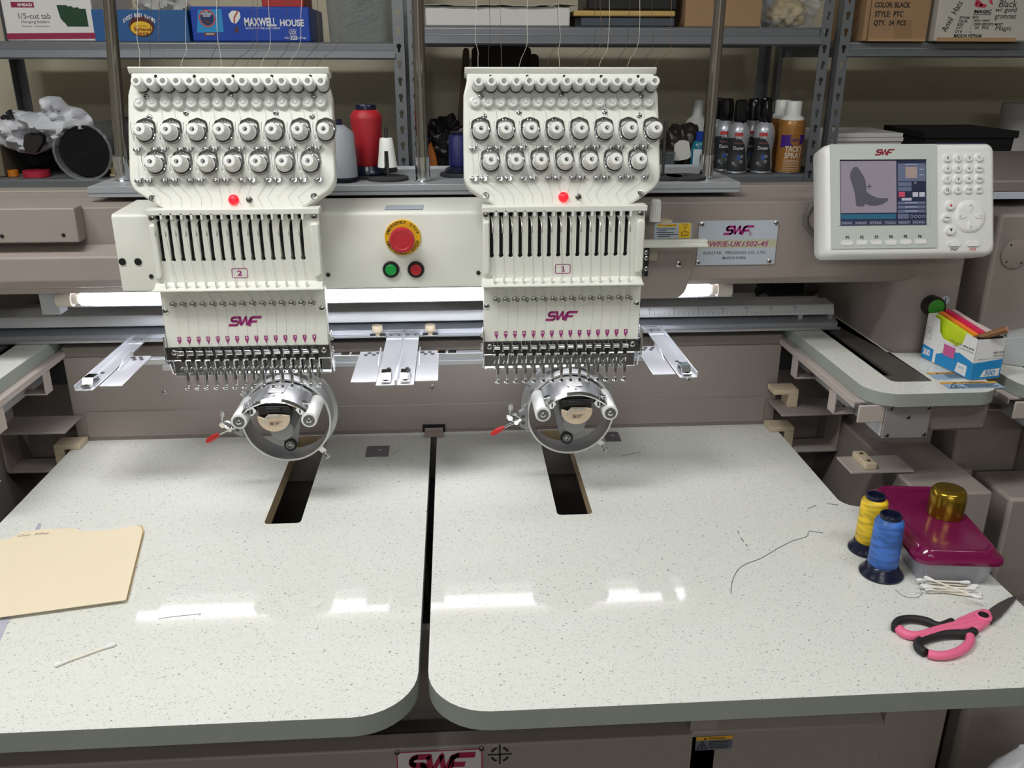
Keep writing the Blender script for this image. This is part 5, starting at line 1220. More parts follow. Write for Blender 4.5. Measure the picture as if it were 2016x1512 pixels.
# middle upper shelf: white flattened carton, sheet, dark bin with yellow board
t, o, F_, a, b, z0, z1 = carton('flat_white_carton', 'long plain white carton under a curled sheet on the upper shelf', 'box', 838, 1122, 13, 51, SHY+.012, .25, mat('white_carton', (226, 224, 222), .6), zBh)
sh = []
n_ = 24
top = [(a-.004+(b-a+.022)*i/n_, z1-.0022+.0012*math.sin(i*.7)+.0008*math.sin(i*2.1+1)+(.002 if i > 20 else 0)) for i in range(n_+1)]
sheet = part('paper_sheet', MB().loft([[(x, SHY+.004+.004*math.sin(i*1.3), z+.004) for i, (x, z) in enumerate(top)], [(x, SHY+.05, z+.008) for x, z in top], [(x, SHY+.2, z+.012) for x, z in top], [(x, SHY+.2, z+.010) for x, z in top], [(x, SHY+.05, z+.0065) for x, z in top], [(x, SHY+.004, z+.003) for x, z in top]], closed=False, caps=False), mat('white_paper', (222, 220, 214), .7), None, org=((a+b)/2, SHY+.1, z1), smooth=60)
tag(sheet, 'curled white paper sheet lying on the long white carton', 'paper')
a, b = onY(1143, 50, SHY+.02).x, onY(1328, 50, SHY+.02).x
t = thing('dark_bin', 'low dark grey bin beneath a yellow board on the upper shelf', 'bin', ((a+b)/2, SHY+.15, zBh))
zt_ = onY(1230, 33, SHY+.02).z
part('bin', MB().box(a, b, SHY+.02, SHY+.24, zBh+.0005, zt_), mat('slate_bin', (76, 84, 96), .5), t, bevel=.003)
part('bin_end', MB().box(a-.012, a-.0005, SHY+.03, SHY+.2, zBh+.0005, zt_-.002), BLACK, t)
o = part('yellow_board', MB().box(onY(1130, 26, SHY+.012).x, onY(1330, 26, SHY+.012).x, SHY+.012, SHY+.23, zt_+.0004, onY(1230, 21, SHY+.012).z), mat('yellow_board', (206, 172, 104), .6), None, bevel=.003, org=((a+b)/2, SHY+.1, zt_))
tag(o, 'flat yellow tan board lying across the dark grey bin', 'board')
o = part('black_case', MB().box(onY(1155, 15, SHY+.04).x, onY(1335, 15, SHY+.04).x, SHY+.04, SHY+.2, onY(1230, 21, SHY+.012).z+.0005, onY(1230, 21, SHY+.012).z+.07), BLACK, None, bevel=.006, org=((a+b)/2, SHY+.12, zt_+.02))
tag(o, 'black case resting on the flat yellow board', 'case')
t, o, F_, a, b, z0, z1 = carton('brown_carton', 'plain brown cardboard carton beside the dark bin on the upper shelf', 'box', 1348, 1498, -60, 48, SHY+.03, .25, CARD, zBh)
# crumpled clear bags: a wrinkled closed skin
def bag(name, label, c, rx, ry, rz, m, seed, cat='bag', amp=.22, n=56, k=32, floor=None, flat=1.):
    random.seed(seed)
    # creases: a sum of folded ridges in random directions
    fl_ = [(Vector((random.gauss(0, 1), random.gauss(0, 1), random.gauss(0, 1))).normalized(), random.uniform(2.5, 8), random.uniform(0, 6)) for _ in range(9)]
    vs = []; fs = []
    for j in range(k+1):
        th = PI*j/k
        for i in range(n):
            f_ = 2*PI*i/n; d = Vector((math.sin(th)*math.cos(f_), math.sin(th)*math.sin(f_), math.cos(th)))
            w_ = sum((1-2*abs((d.dot(v_)*q_/2+p_) % 1*2-1))/q_*2.2 for v_, q_, p_ in fl_)/3
            rr_ = 1+amp*w_
            x, y, z = c[0]+rx*rr_*d.x, c[1]+ry*rr_*d.y, c[2]+rz*rr_*d.z
            if floor is not None: z = max(z, floor+.0006)
            vs.append((x, y, z))
    for j in range(k):
        for i in range(n): fs.append((j*n+i, (j+1)*n+i, (j+1)*n+(i+1) % n, j*n+(i+1) % n))
    o = part(name, MB().add(vs, fs), m, None, org=(c[0], c[1], floor if floor is not None else c[2]-rz), smooth=50)
    return tag(o, label, cat)
c = onY(1560, 15, SHY+.05)
bag('plastic_bag', 'crumpled clear plastic bag of goods spilling over the upper shelf edge', (c.x, SHY+.075, zBh+.055), .066, .070, .075, CLR, 11, floor=zBh, amp=.5)
bag('wrapped_bundle', 'yellowish wrapped bundle inside the clear plastic bag on the upper shelf', (c.x+.002, SHY+.09, zBh+.032), .046, .042, .032, mat('straw_wrap', (196, 176, 130), .6, noise=.3, nscale=30), 12, cat='bundle', floor=zBh)
c = onY(318, 8, Yb+.1)
bag('clear_bag', 'crumpled whitish clear bag sitting in the open blue sauce tray', (c.x, Yb+.13, zAh+.062), .060, .06, .045, mat('hazy_clear_plastic', (206, 206, 206), .2, alpha=.75), 14, amp=.6)
# ---- right cartons
Yc = SHY-.01
t, o, F_, a, b, z0, z1 = carton('cap_carton', 'brown cap carton printed COLOR BLACK STYLE PTC on the upper shelf', 'box', 1708, 1823, -60, 82, Yc, .26, CARD, zCh)
part('carton_side', MB().box(onY(1682, 70, Yc+.05).x, a-.0005, Yc+.004, Yc+.22, zCh+.0005, z1), mat('brown_cardboard', (172, 132, 92)), t, bevel=.002)
def vy(v): return onY(1760, v, Yc).z
def uy(u, v): return onY(u, v, Yc).x
mb = text_in(MB(), 'COLOR: BLACK', uy(1722, 10), uy(1792, 10), vy(15), vy(4), F_, .0003, bold=.02); text_in(mb, 'STYLE:  PTC', uy(1722, 28), uy(1778, 28), vy(33), vy(22), F_, .0003, bold=.02); text_in(mb, 'QTY.  24  PCS', uy(1720, 46), uy(1783, 46), vy(52), vy(40), F_, .0003, bold=.02)
prt(t, 'lettering', mb, INK)
prt(t, 'torn_bottom', MB().box(a, b-.004, Yc-.003, Yc+.03, zCh+.0004, zCh+.006), CARDE)
prt(t, 'tape', MB().prism([(uy(1760, 70), zCh+.006), (uy(1795, 70), zCh+.006), (uy(1795, 40), vy(40)), (uy(1760, 40), vy(38))], 0, .0003, F_), mat('packing_tape', (196, 160, 120), .15, alpha=.3, spec=.8))
t, o, F_, a, b, z0, z1 = carton('cap_carton', 'white cap carton with handwriting and shipping print, torn along the bottom', 'box', 1836, 2018, -60, 94, Yc-.012, .3, mat('white_carton_worn', (206, 202, 192), .7, noise=.05, nscale=14), zCh)
Yd = Yc-.012
def ud(u): return onY(u, 40, Yd).x
def vd(v): return onY(1920, v, Yd).z
prt(t, 'torn_bottom', MB().box(ud(1850), ud(2004), Yd-.004, Yd+.03, zCh+.0004, zCh+.009), CARDE)
mb = MB()
for i, (l, r_) in enumerate((('STYLE#', '5010'), ('COLOR', ':  NVY / WHT'), ('SIZE', ':  ONE SIZE FITS MOST'), ("Q'TY", ':   24   PCS'), ('C/T #', ':'))):
    v = 35.0+6.8*i; dv = -.06
    wl = {'STYLE#': 20, 'COLOR': 18, 'SIZE': 12, "Q'TY": 12, 'C/T #': 14}[l]
    text_in(mb, l, ud(1888-i*1.2), ud(1888-i*1.2+wl), vd(v+2.6), vd(v-2.6), F_, .0003, bold=.02)
    w2 = len(r_)*3.0; text_in(mb, r_, ud(1913), ud(1913+max(w2, 2)), vd(v+1.6), vd(v-3.6) if len(r_) > 1 else vd(v-1), F_, .0003, bold=.02)
text_in(mb, 'MADE IN VIETNAM', ud(1883), ud(1937), vd(74), vd(67), F_, .0003, bold=.02); text_in(mb, 'MAGIC', ud(1915), ud(1949), vd(26), vd(19), F_, .0003, bold=.04); text_in(mb, 'HEADWEAR', ud(1914), ud(1949), vd(29.5), vd(26.8), F_, .0003)
text_in(mb, 'Black', ud(1961), ud(1996), vd(14), vd(0), F_, .0003, shear=.1, bold=0); text_in(mb, 'w/ gold', ud(1956), ud(1998), vd(26), vd(14), F_, .0003, shear=.1, bold=0); text_in(mb, 'grommet', ud(1957), ud(1999), vd(40), vd(28), F_, .0003, shear=.1, bold=0); text_in(mb, 'Magic', ud(1962), ud(1994), vd(62), vd(51), F_, .0003, shear=.1, bold=0)
ce = (ud(1872), vd(45)); e1 = Vector((.42, .9)).normalized()
Mh = F_ @ T3((ud(1862), vd(62), 0)) @ Matrix.Rotation(math.radians(66), 4, 'Z')
text_in(mb, 'Anvil  Hats', 0, vd(2)-vd(66), -.006, .009, Mh, .0003, bold=0)
prt(t, 'lettering', mb, INK)
pk = [[(1914, 10), (1920, 2), (1926, 4), (1930, 9), (1924, 14), (1918, 14)], [(1914, 0), (1922, 0), (1918, 8), (1913, 12)], [(1940, 0), (1946, 0), (1949, 10), (1942, 5)], [(1923, 8), (1936, 8), (1937, 14), (1925, 15)]]
mb = MB()
for l in pk: mb.add([(ud(u), vd(v), .0003) for u, v in l], [tuple(range(len(l)))], F_)
prt(t, 'red_emblem', mb, mat('rose_red_print', (212, 62, 86), .6))
# ------------------------------------------------------------------ lower shelf, left
def can_text(mb, s, p, r, am, w, z0, z1, n=.0005, bold=.01, shear=0):
    vs, fs, a, b, c, d = text_geo(s, shear, bold); sx = w/(b-a); sy = (z1-z0)/(d-c)
    out = []
    for x, y in vs:
        an = am+((x-(a+b)/2)*sx)/r; out.append((p.x+(r+n)*math.sin(an), p.y-(r+n)*math.cos(an), p.z+z0+(y-c)*sy))
    return mb.add(out, fs)
def can_patch(mb, p, r, a0, a1, z0, z1, n=.0003, f0=None, f1=None, k=14):
    vs = []; fs = []
    for i in range(k+1):
        t = i/k; an = a0+(a1-a0)*t; zl_, zh_ = (z0, z1) if f0 is None else (f0(t), f1(t))
        for z in (zl_, zh_): vs.append((p.x+(r+n)*math.sin(an), p.y-(r+n)*math.cos(an), p.z+z))
    for i in range(k): fs.append((2*i, 2*i+2, 2*i+3, 2*i+1))
    return mb.add(vs, fs)
PB_ = mat('white_polythene', (214, 216, 222), .38, spec=.5)
random.seed(21)
# wrinkled white mailing bag with dark hole: a folded sheet with two skins
Yg = SHY+.06
outl = [(-6, 262), (0, 232), (20, 216), (70, 221), (92, 216), (85, 200), (92, 189), (118, 191), (134, 208), (160, 214), (180, 232), (186, 256), (176, 272), (150, 278), (120, 284), (70, 304), (30, 296), (-2, 284)]
cgu, cgv = 90, 250
ol = []
for i in range(len(outl)):
    a0, b0, c0, d0 = (Vector((*outl[(i+j) % len(outl)], 0)) for j in (-1, 0, 1, 2))
    for j in range(4):
        q_ = j/4; ol.append(b0.lerp(c0, q_)*.6+.4*(.5*((2*b0)+(c0-a0)*q_+(2*a0-5*b0+4*c0-d0)*q_*q_+(3*b0-a0-3*c0+d0)*q_**3)))
fds = [(Vector((math.cos(t_), math.sin(t_))), random.uniform(.02, .055), random.random()) for t_ in [random.uniform(0, PI) for _ in range(8)]]
def fold(u, v): return sum((1-2*abs(((u*d.x+v*d.y)*q_+p_) % 1*2-1))/(q_*30) for d, q_, p_ in fds)*.0075
rings = []
for q_, bul in ((1.0, 0), (.94, .012), (.86, .021), (.76, .028), (.64, .034), (.5, .038), (.36, .041), (.22, .043), (.08, .044)):
    R_ = []
    for p_ in ol:
        u, v = cgu+(p_.x-cgu)*q_, cgv+(p_.y-cgv)*q_
        R_.append(onY(u, v, Yg)+Vector((0, -bul-(fold(u, v) if q_ < 1 else 0), 0)))
    rings.append(R_)
back = [[p+Vector((0, (Yg-p.y)*1.15+.004, 0)) for p in r] for r in rings]
o = part('mailing_bag', MB().loft(back[::-1]+rings), PB_, None, org=(onY(90, 300, Yg).x, Yg+.02, onY(90, 304, Yg).z), smooth=60)
tag(o, 'crumpled white polythene mailing bag with a dark hole on the lower shelf', 'bag')
hl = [(46, 280), (48, 266), (56, 262), (76, 262), (84, 270), (84, 280), (76, 292), (70, 301), (50, 300), (45, 292)]
part('hole_patch', MB().prism([(onY(u, v, Yg-.05).x, onY(u, v, Yg-.05).z) for u, v in hl][::-1], 0, .020, FR(Yg-.030)), mat('dark_hole_shade', (44, 40, 38), .9), o)  # dark slab painting the shade inside the hole of the bag
for l in ([(3, 232), (9, 226), (22, 234), (15, 241)], [(14, 222), (21, 216), (28, 233), (24, 234)]):
    part('bag_print', MB().prism([(onY(u, v, Yg-.020).x, onY(u, v, Yg-.030).z) for u, v in l][::-1], 0, .016, FR(Yg-.014)), INK, o)
# dark bundle that carries the bag, tape rolls
def low(u, v, Y): p = onY(u, v, Y); p.z = LZ; return p
c = low(92, 340, SHY+.19)
bag('dark_cloth_bundle', 'dark navy folded cloth bundle beneath the white polythene bag', (c.x+.004, SHY+.20, LZ+.055), .064, .09, .06, mat('navy_cloth', (40, 42, 54), .9, noise=.1), 31, cat='cloth', floor=LZ, amp=.12)
for u, w_, col_, lab, Y in ((72, .030, (176, 36, 62), 'red tape roll lying flat on the lower shelf beside the black roll', SHY+.055), (26, .012, (196, 116, 30), 'small orange tape roll on the lower shelf beside the red tape roll', SHY+.06)):
    c = low(u, 340, Y)
    tag(part('tape_roll', MB().lathe([(w_*.6, .0005), (w_, .0005), (w_, .015), (w_*.6, .015), (w_*.6, .0005)], c, (0, 0, 1), 30, caps=False), mat('tape_%d' % col_[0], col_, .45), None, org=c), lab, 'tape roll')
c = low(4, 340, SHY+.05)
tag(part('paper_stack', MB().box(c.x-.05, c.x+.006, SHY+.05, SHY+.25, LZ+.0004, LZ+.075), mat('olive_paper', (112, 106, 90), .8), None, bevel=.002, org=c), 'olive grey stack of papers at the end of the lower shelf', 'papers')
# black roll in clear wrap, axis along the shelf depth
rc_ = onY(166, 318, SHY+.005); R_ = .058; rc_.z = LZ+R_+.004
t = thing('fabric_roll', 'thick black fabric roll wrapped in clear plastic on the lower shelf', 'roll', (rc_.x, SHY+.1, LZ))
mb = MB(); sp_ = []
for i in range(160):
    an = i*.35; r_ = .006+(R_-.007)*i/159; sp_.append((rc_.x+r_*math.cos(an), SHY+.0145, rc_.z+r_*math.sin(an)))
part('roll', MB().lathe([(.004, .010), (R_*.5, .012), (R_*.97, .010), (R_, .014), (R_, .36)], (rc_.x, SHY+.006, rc_.z), (0, 1, 0), 40), mat('black_felt', (16, 16, 18), .95), t)
part('roll_layers', MB().tube(sp_, .0005, 4), mat('black_felt_edge', (19, 19, 21), .95), t)
part('clear_wrap', MB().lathe([(R_+.004, -.002), (R_+.010, .0), (R_+.003, .02), (R_+.006, .2), (R_+.004, .3)], (rc_.x, SHY+.004, rc_.z), (0, 1, 0), 22, caps=False), CLR, t, smooth=20)
# yellow pads
for i, (du, col_) in enumerate(((0, (206, 190, 140)), (4, (190, 168, 104)), (1, (212, 196, 150)), (6, (186, 162, 96)))):
    c = low(232, 340, SHY+.05); zz_ = LZ+.0004+.0075*i
    tag(part('note_pad', MB().box(c.x-.016+du*.0008, c.x+.045, SHY+.04+.002*i, SHY+.13, zz_, zz_+.007), mat('pad_%d' % col_[2], col_, .7), None, bevel=.0006, org=(c.x+.01, SHY+.08, zz_)), ('lowest', 'second lowest', 'second highest', 'topmost')[i]+' pale yellow note pad of the stack behind the chrome pole', 'note pad', 'stacked note pads')
c = low(205, 300, SHY+.2)
bag('clear_bag', 'smoky crumpled clear bag on the lower shelf behind the note pads', (c.x+.10, SHY+.24, LZ+.080), .052, .05, .075, mat('smoky_clear_plastic', (150, 150, 150), .15, alpha=.4), 35, floor=LZ, amp=.3)

# ------------------------------------------------------------------ lower shelf, middle
c = low(880, 330, SHY+.12)
bag('black_bag', 'shiny black plastic bag on the shelf behind the dark blue cone', (c.x, SHY+.16, LZ+.060), .075, .06, .062, mat('black_polythene', (22, 20, 22), .25), 41, floor=LZ, amp=.3)
tag(part('orange_packet', MB().prism([(onY(u, v, SHY+.08).x, onY(u, v, SHY+.08).z) for u, v in ((832, 342), (864, 342), (858, 306), (848, 280), (838, 296))], 0, .03, FR(SHY+.11)), mat('orange_green_packet', (196, 110, 36), .5, noise=.5, nscale=16), None, bevel=.003, org=low(848, 340, SHY+.095)), 'orange printed packet standing on the shelf behind the middle pole', 'packet')
for i, (u0, u1, vt, Y, sl) in enumerate(((899, 925, 94, SHY+.30, .02), (930, 1045, 92, SHY+.33, 0), (1048, 1060, 106, SHY+.31, -.01))):
    a, b = onY(u0, 200, Y), onY(u1, 200, Y); zt_ = onY(u0, vt, Y).z
    pl_ = [(a.x-sl*.5, LZ+.0004), (b.x, LZ+.0004), (b.x, zt_), (a.x+sl, zt_)]
    tag(part('dark_board', MB().prism(fillet(pl_, [0, 0, .012, .012], 4), 0, .012, FR(Y+.012)), mat('dark_brown_board', (62, 54, 50), .8) if i else mat('brown_board', (104, 90, 76), .8), None, bevel=.001, org=((a.x+b.x)/2, Y, LZ)), ('brown board leaning at the back of the shelf beside the dark boards', 'wide dark board standing on the shelf behind the embroidery head', 'narrow dark strip standing beside the wide dark board')[i], 'board')
c = low(1338, 330, SHY+.12)
bag('dark_bag', 'rumpled dark brown bag on the shelf beside the teal bottle', (c.x, SHY+.105, LZ+.052), .050, .045, .06, mat('dark_brown_polythene', (46, 40, 36), .35), 43, floor=LZ, amp=.3)
Yt = SHY+.055
tag(part('white_tag', MB().prism([(onY(u, v, Yt).x, onY(u, v, Yt).z) for u, v in ((1326, 316), (1337, 316), (1354, 313), (1361, 307), (1356, 279), (1349, 276), (1338, 276), (1328, 284))], 0, .0012, FR(Yt)), mat('white_paper', (222, 220, 214), .7), None, org=onY(1344, 316, Yt)), 'white paper tag hanging in front of the dark brown bag', 'tag')
a, b = onY(1300, 330, SHY+.035), onY(1327, 330, SHY+.035)
t = thing('clear_box', 'small translucent lidded box on the shelf beside the white tag', 'box', ((a.x+b.x)/2, SHY+.08, LZ))
part('box', MB().box(a.x, b.x, SHY+.035, SHY+.13, LZ+.0004, LZ+.044), FROST, t, bevel=.002)
part('lid', MB().box(a.x-.002, b.x+.002, SHY+.033, SHY+.132, LZ+.0442, LZ+.052), FROST, t, bevel=.002)
# teal bottle with blue cap, tall white bottle
p = low(1374, 336, SHY+.05)
t = thing('teal_bottle', 'teal liquid bottle with blue cap and white label behind the chrome pole', 'bottle', p)
part('bottle', MB().loft([[(p.x+x*k_, p.y+y*k_*.7, p.z+z) for x, y in circ(0, 0, .021, 20)] for k_, z in ((.9, .0004), (1, .004), (1, .06), (.8, .074), (.45, .08))]), mat('teal_liquid', (28, 116, 140), .18), t, smooth=50)
part('cap', MB().lathe([(.0115, .078), (.0115, .096), (.009, .099)], p, (0, 0, 1), 20), mat('blue_cap', (20, 60, 160), .35), t)
mb = MB(); lab_ = [(p.x+.0212*math.sin(a_), p.y-.0152*math.cos(a_)) for a_ in [math.radians(-55+110*i/10) for i in range(11)]]
mb.loft([[(x, y, p.z+.006) for x, y in lab_], [(x, y, p.z+.058) for x, y in lab_]], closed=False, caps=False); part('label', mb, mat('wave_label', (206, 220, 226), .4, noise=.3, nscale=40), t)
p = low(1366, 330, SHY+.215)
tag(part('white_bottle', MB().lathe([(.036, .0004), (.037, .004), (.037, .09), (.028, .115), (.014, .128), (.013, .165), (.009, .168)], p, (0, 0, 1), 28), mat('milky_plastic', (206, 208, 206), .35, alpha=.9), None, org=p, smooth=50), 'tall milky white bottle at the back of the lower shelf', 'bottle')
# air duster cans
SILV = mat('can_silver', (186, 190, 198), .3, .4); CHAR = mat('can_charcoal', (56, 58, 62), .4)
def duster(u, Y, label, front, turn):
    p = low(u, 340, Y); t = thing('duster_can', label, 'spray can', p, 'air duster cans')
    r = .0262
    part('can', MB().m(1).lathe([(r*.97, .0004), (r*1.02, .002), (r*.98, .004)], p, (0, 0, 1), 30, caps=True).m(0).lathe([(r*.98, .004), (r, .02), (r*.86, .05), (r, .082), (r, .098), (r*.86, .112), (r*.6, .120), (r*.55, .123)], p, (0, 0, 1), 30), [SILV, mat('can_rim', (200, 202, 206), .25, .8)], t, smooth=50)
    # dark wave and print on the can
    def rad(z): 
        pr = [(.004, r*.98), (.02, r), (.05, r*.86), (.082, r), (.098, r)]
        for (z0, r0), (z1, r1) in zip(pr[:-1], pr[1:]):
            if z <= z1: return r0+(r1-r0)*max(0, (z-z0)/(z1-z0))
        return r
    vs = []; fs = []; A0, A1 = turn-1.7, turn+.75; NZ, NA = 14, 14
    for i in range(NA+1):
        tt_ = i/NA; an = A0+(A1-A0)*tt_; zh = .086*math.sqrt(max(0., 1-max(0, (tt_-.35)/.65)**2))*(.9+.1*tt_)+.006
        for j in range(NZ+1):
            z = .006+(zh-.006)*j/NZ; rr_ = rad(z)+.0004; vs.append((p.x+rr_*math.sin(an), p.y-rr_*math.cos(an), p.z+z))
    for i in range(NA):
        for j in range(NZ): q_ = i*(NZ+1)+j; fs.append((q_, q_+NZ+1, q_+NZ+2, q_+1))
    part('dark_label', MB().add(vs, fs), CHAR, t, smooth=60)
    mb = MB(); can_text(mb, 'Duster', p, r*.97, turn-.35, .024, .058, .066, .0022); can_text(mb, 'Off', p, r, turn-.45, .013, .083, .090, .0018, bold=.0)
    part('white_lettering', mb, INKW, t)
    mb = MB(); can_text(mb, 'Electronics', p, r, turn-.3, .024, .0715, .0755, .0012, bold=0); can_text(mb, 'Dust', p, r, turn-.45, .014, .0905, .0965, .0018)
    part('red_lettering', mb, mat('pale_red_print', (196, 120, 110), .5), t)
    part('red_triangle', can_patch(MB(), p, r, turn-.45-.36, turn-.45+.36, 0, 0, .0012, lambda s_: .090+.012*0, lambda s_: .098), mat('red_print', (206, 30, 44), .5), t)
    mb = MB(); can_patch(mb, p, r*.9, turn-.45, turn-.05, .034, .045, .0016); part('blue_picture', mb, mat('blue_picture', (60, 96, 168), .4), t)
    mb = MB(); [can_patch(mb, p, r*.93, turn-a_-.15, turn-a_+.15, z, z+.007, .0020, k=4) for a_, z in ((.75, .022), (.05, .026), (.02, .038), (.55, .015))]; part('grey_pictures', mb, mat('grey_picture', (140, 142, 146), .4), t)
    # crumpled black shrink-wrapped trigger cap
    random.seed(int(u)); rings = []
    for r_, z in ((.0150, .121), (.0170, .126), (.0165, .145), (.0150, .163), (.0135, .172), (.006, .174)):
        rings.append([(p.x+r_*(1+random.uniform(-.10, .10))*math.cos(2*PI*i/18), p.y+r_*(1+random.uniform(-.10, .10))*math.sin(2*PI*i/18), p.z+z+random.uniform(-.002, .002)) for i in range(18)])
    part('cap', MB().loft(rings), mat('shiny_black_wrap', (22, 22, 24), .16), t, smooth=25)
    return t, p
duster(1448, SHY+.042, 'silver and charcoal air duster can in front, beside the chrome pole', True, .15)
duster(1497, SHY+.042, 'silver and charcoal air duster can in front, beside the tan spray can', True, .05)
tf, pf = duster(1421, SHY+.092, 'silver air duster can half hidden behind the front duster near the pole', True, .1)
tf2, pf2 = duster(1404, SHY+.150, 'silver air duster can with a small flag sticker by the chrome pole', True, .4)
part('flag_sticker', MB().prism([(pf2.x+.004+a_, pf2.z+.128+b_) for a_, b_ in ((0, 0), (.013, .001), (.016, .022), (.003, .021))], 0, .0008, FR(pf2.y-.018)), mat('flag_white', (222, 218, 222), .5), tf2)
mb = MB(); [stroke(mb, [(pf2.x+.0055+k_*.0005, pf2.z+.1305+k_*.0028), (pf2.x+.0165+k_*.0005, pf2.z+.1313+k_*.0028)], .0013, FR(pf2.y-.0190)) for k_ in range(7)]; part('flag_stripes', mb, mat('red_print', (206, 30, 44), .5), tf2)
part('flag_canton', MB().prism([(pf2.x+.0062+a_, pf2.z+.139+b_) for a_, b_ in ((0, 0), (.006, .0005), (.0065, .009), (.0012, .009))], 0, .0004, FR(pf2.y-.0193)), mat('navy_print', (22, 48, 108), .5), tf2)
duster(1472, SHY+.104, 'air duster can in the second row between the two front dusters', True, .1)
duster(1494, SHY+.158, 'air duster can in the third row behind the front dusters', True, .1)
# tacky spray cans
TAN = mat('tan_can', (170, 118, 58), .32, .15)
for u, Y, label, pr_ in ((1549, SHY+.048, 'tan tacky spray can with white cap in front on the lower shelf', True), (1528, SHY+.114, 'tan spray can with white cap standing behind the tacky spray', False)):
    p = low(u, 340, Y); r = .0322; t = thing('spray_can', label, 'spray can', p, 'tan spray cans')
    part('can', MB().lathe([(r, .003), (r, .112), (r*.94, .122), (r*.86, .127)], p, (0, 0, 1), 36), TAN, t, smooth=50)
    part('can_rim', MB().lathe([(r*.97, .0004), (r*1.01, .0015), (r*1.005, .0032)], p, (0, 0, 1), 36), mat('can_rim', (200, 202, 206)), t)
    part('shoulder', MB().lathe([(r*.88, .1265), (r*.80, .133), (r*.62, .1365)], p, (0, 0, 1), 36), WPLA, t, smooth=50)
    part('cap', MB().lathe([(r*.60, .136), (r*.60, .168), (r*.54, .1705), (r*.1, .171)], p, (0, 0, 1), 30), WPLA, t, smooth=40)
    if pr_:
        part('purple_band', can_patch(MB(), p, r, -1.1, 1.05, 0, 0, .0004, lambda s_: .074-.012*(1-s_), lambda s_: .092), mat('purple_print', (74, 32, 140), .45), t)
        part('badge', can_patch(MB(), p, r, -.40, .44, 0, 0, .0009, lambda s_: .0815-.0135*math.sqrt(max(0, 1-(2*s_-1)**2)), lambda s_: .0815+.0135*math.sqrt(max(0, 1-(2*s_-1)**2)), 24), TAN, t)
        mb = MB(); can_text(mb, "Aleene's", p, r, .02, .026, .0765, .0875, .0016, bold=.0, shear=.3); part('badge_lettering', mb, mat('purple_print', (74, 32, 140)), t)
        mb = MB(); can_text(mb, 'TACKY', p, r, .0, .044, .0520, .0660, .0006, bold=.02); can_text(mb, 'SPRAY', p, r, .0, .044, .0365, .0505, .0006, bold=.02)
        [can_patch(mb, p, r, -.75, .55+.1*(i % 2), .0320-.0040*i, .0330-.0040*i, .0005, k=8) for i in range(7)]
        part('white_lettering', mb, mat('cream_print', (232, 222, 204), .5), t)

# ------------------------------------------------------------------ lower shelf, right
a, b = onY(1640, 275, SHY+.06), onY(1776, 275, SHY+.06)
zs = onY(1700, 279, SHY+.06).z
tag(part('white_drawer_box', MB().box(a.x-.03, b.x, SHY+.06, SHY+.26, LZ+.0004, zs), mat('white_carton', (226, 224, 222)), None, bevel=.002, org=((a.x+b.x)/2, SHY+.15, LZ)), 'plain white box behind the control panel on the lower shelf', 'box')
for i in range(2):
    z0_ = zs+.0005+i*.0105
    tag(part('white_board', MB().box(a.x-.02+i*.004, b.x+.001-i*.001, SHY+.055+.003*i, SHY+.25, z0_, z0_+.0098), mat('white_carton', (226, 224, 222)), None, bevel=.001, org=((a.x+b.x)/2, SHY+.15, z0_)), ('lower of two white boards stacked on the plain white box', 'upper of two white boards stacked on the plain white box')[i], 'board')
a, b = onY(1812, 330, SHY+.05), onY(1990, 330, SHY+.05); zt_ = onY(1900, 258, SHY+.05).z
t = thing('black_box', 'large matt black lidded box on the lower shelf behind the keypad', 'box', ((a.x+b.x)/2, SHY+.15, LZ))
BKM = mat('matt_black_card', (20, 20, 22), .85)
part('box', MB().loft([[(*p, z) for p in rr(a.x+k, b.x-k, SHY+.052+k*.3, SHY+.27, .003, 2)] for k, z in ((.008, LZ+.0004), (.003, zt_-.018))]), BKM, t)
part('lid', MB().box(a.x-.002, b.x+.004, SHY+.048, SHY+.275, zt_-.0178, zt_), BKM, t, bevel=.002)
p = low(1992, 300, SHY+.32)
tag(part('paper_roll', MB().lathe([(.012, .0004), (.048, .0004), (.049, .003), (.049, .150), (.047, .153), (.014, .153), (.012, .150)], p, (0, 0, 1), 30), mat('white_tissue', (206, 204, 200), .85, bump=.3, bscale=50), None, org=p, smooth=40), 'white paper roll standing behind the matt black box', 'roll')

# ------------------------------------------------------------------ neighbouring machine on the right
nx = onY(1936, 600, 1.36).x
nm = thing('embroidery_machine', 'taupe neighbouring machine partly seen beyond the index card box', 'machine', (nx+.2, 1.6, 0))
part('column', MB().box(nx, nx+.12, 1.36, 1.9, 0, 1.245), TAUPE, nm, bevel=.006)
part('column', MB().box(nx+.1205, nx+.55, 1.33, 1.9, 0, 1.27), TAUPE, nm, bevel=.006)
part('top_cover', MB().box(nx-.02, nx+.5, 1.42, 1.9, 1.2705, 1.29), TAUPE2, nm, bevel=.003)
part('rear_panel', MB().box(nx-.06, nx-.001, 1.62, 1.66, 0, 1.24), TAUPE2, nm)
part('pedestal', MB().box(.905, 1.3, 1.222, 1.329, 0, .80), TAUPE, nm, bevel=.006)
part('pedestal', MB().box(.905, nx-.0005, 1.3295, 1.86, 0, .80), TAUPE, nm, bevel=.004)
p = onY(1985, 500, 1.358)
cvr = part('round_cover', MB().lathe([(.024, 0), (.024, .002), (.022, .003)], (p.x+.012, 1.359 if p.x+.012 < nx+.12 else 1.3295, p.z), (0, -1, 0), 30), TAUPE, nm)
for an in (.6, 2.2, 3.9, 5.4): screw(cvr, (p.x+.012+.019*math.cos(an), (1.357 if p.x+.012 < nx+.12 else 1.3265), p.z+.019*math.sin(an)), .0026, m=DSTEEL)
p = onY(1985, 384, 1.42)
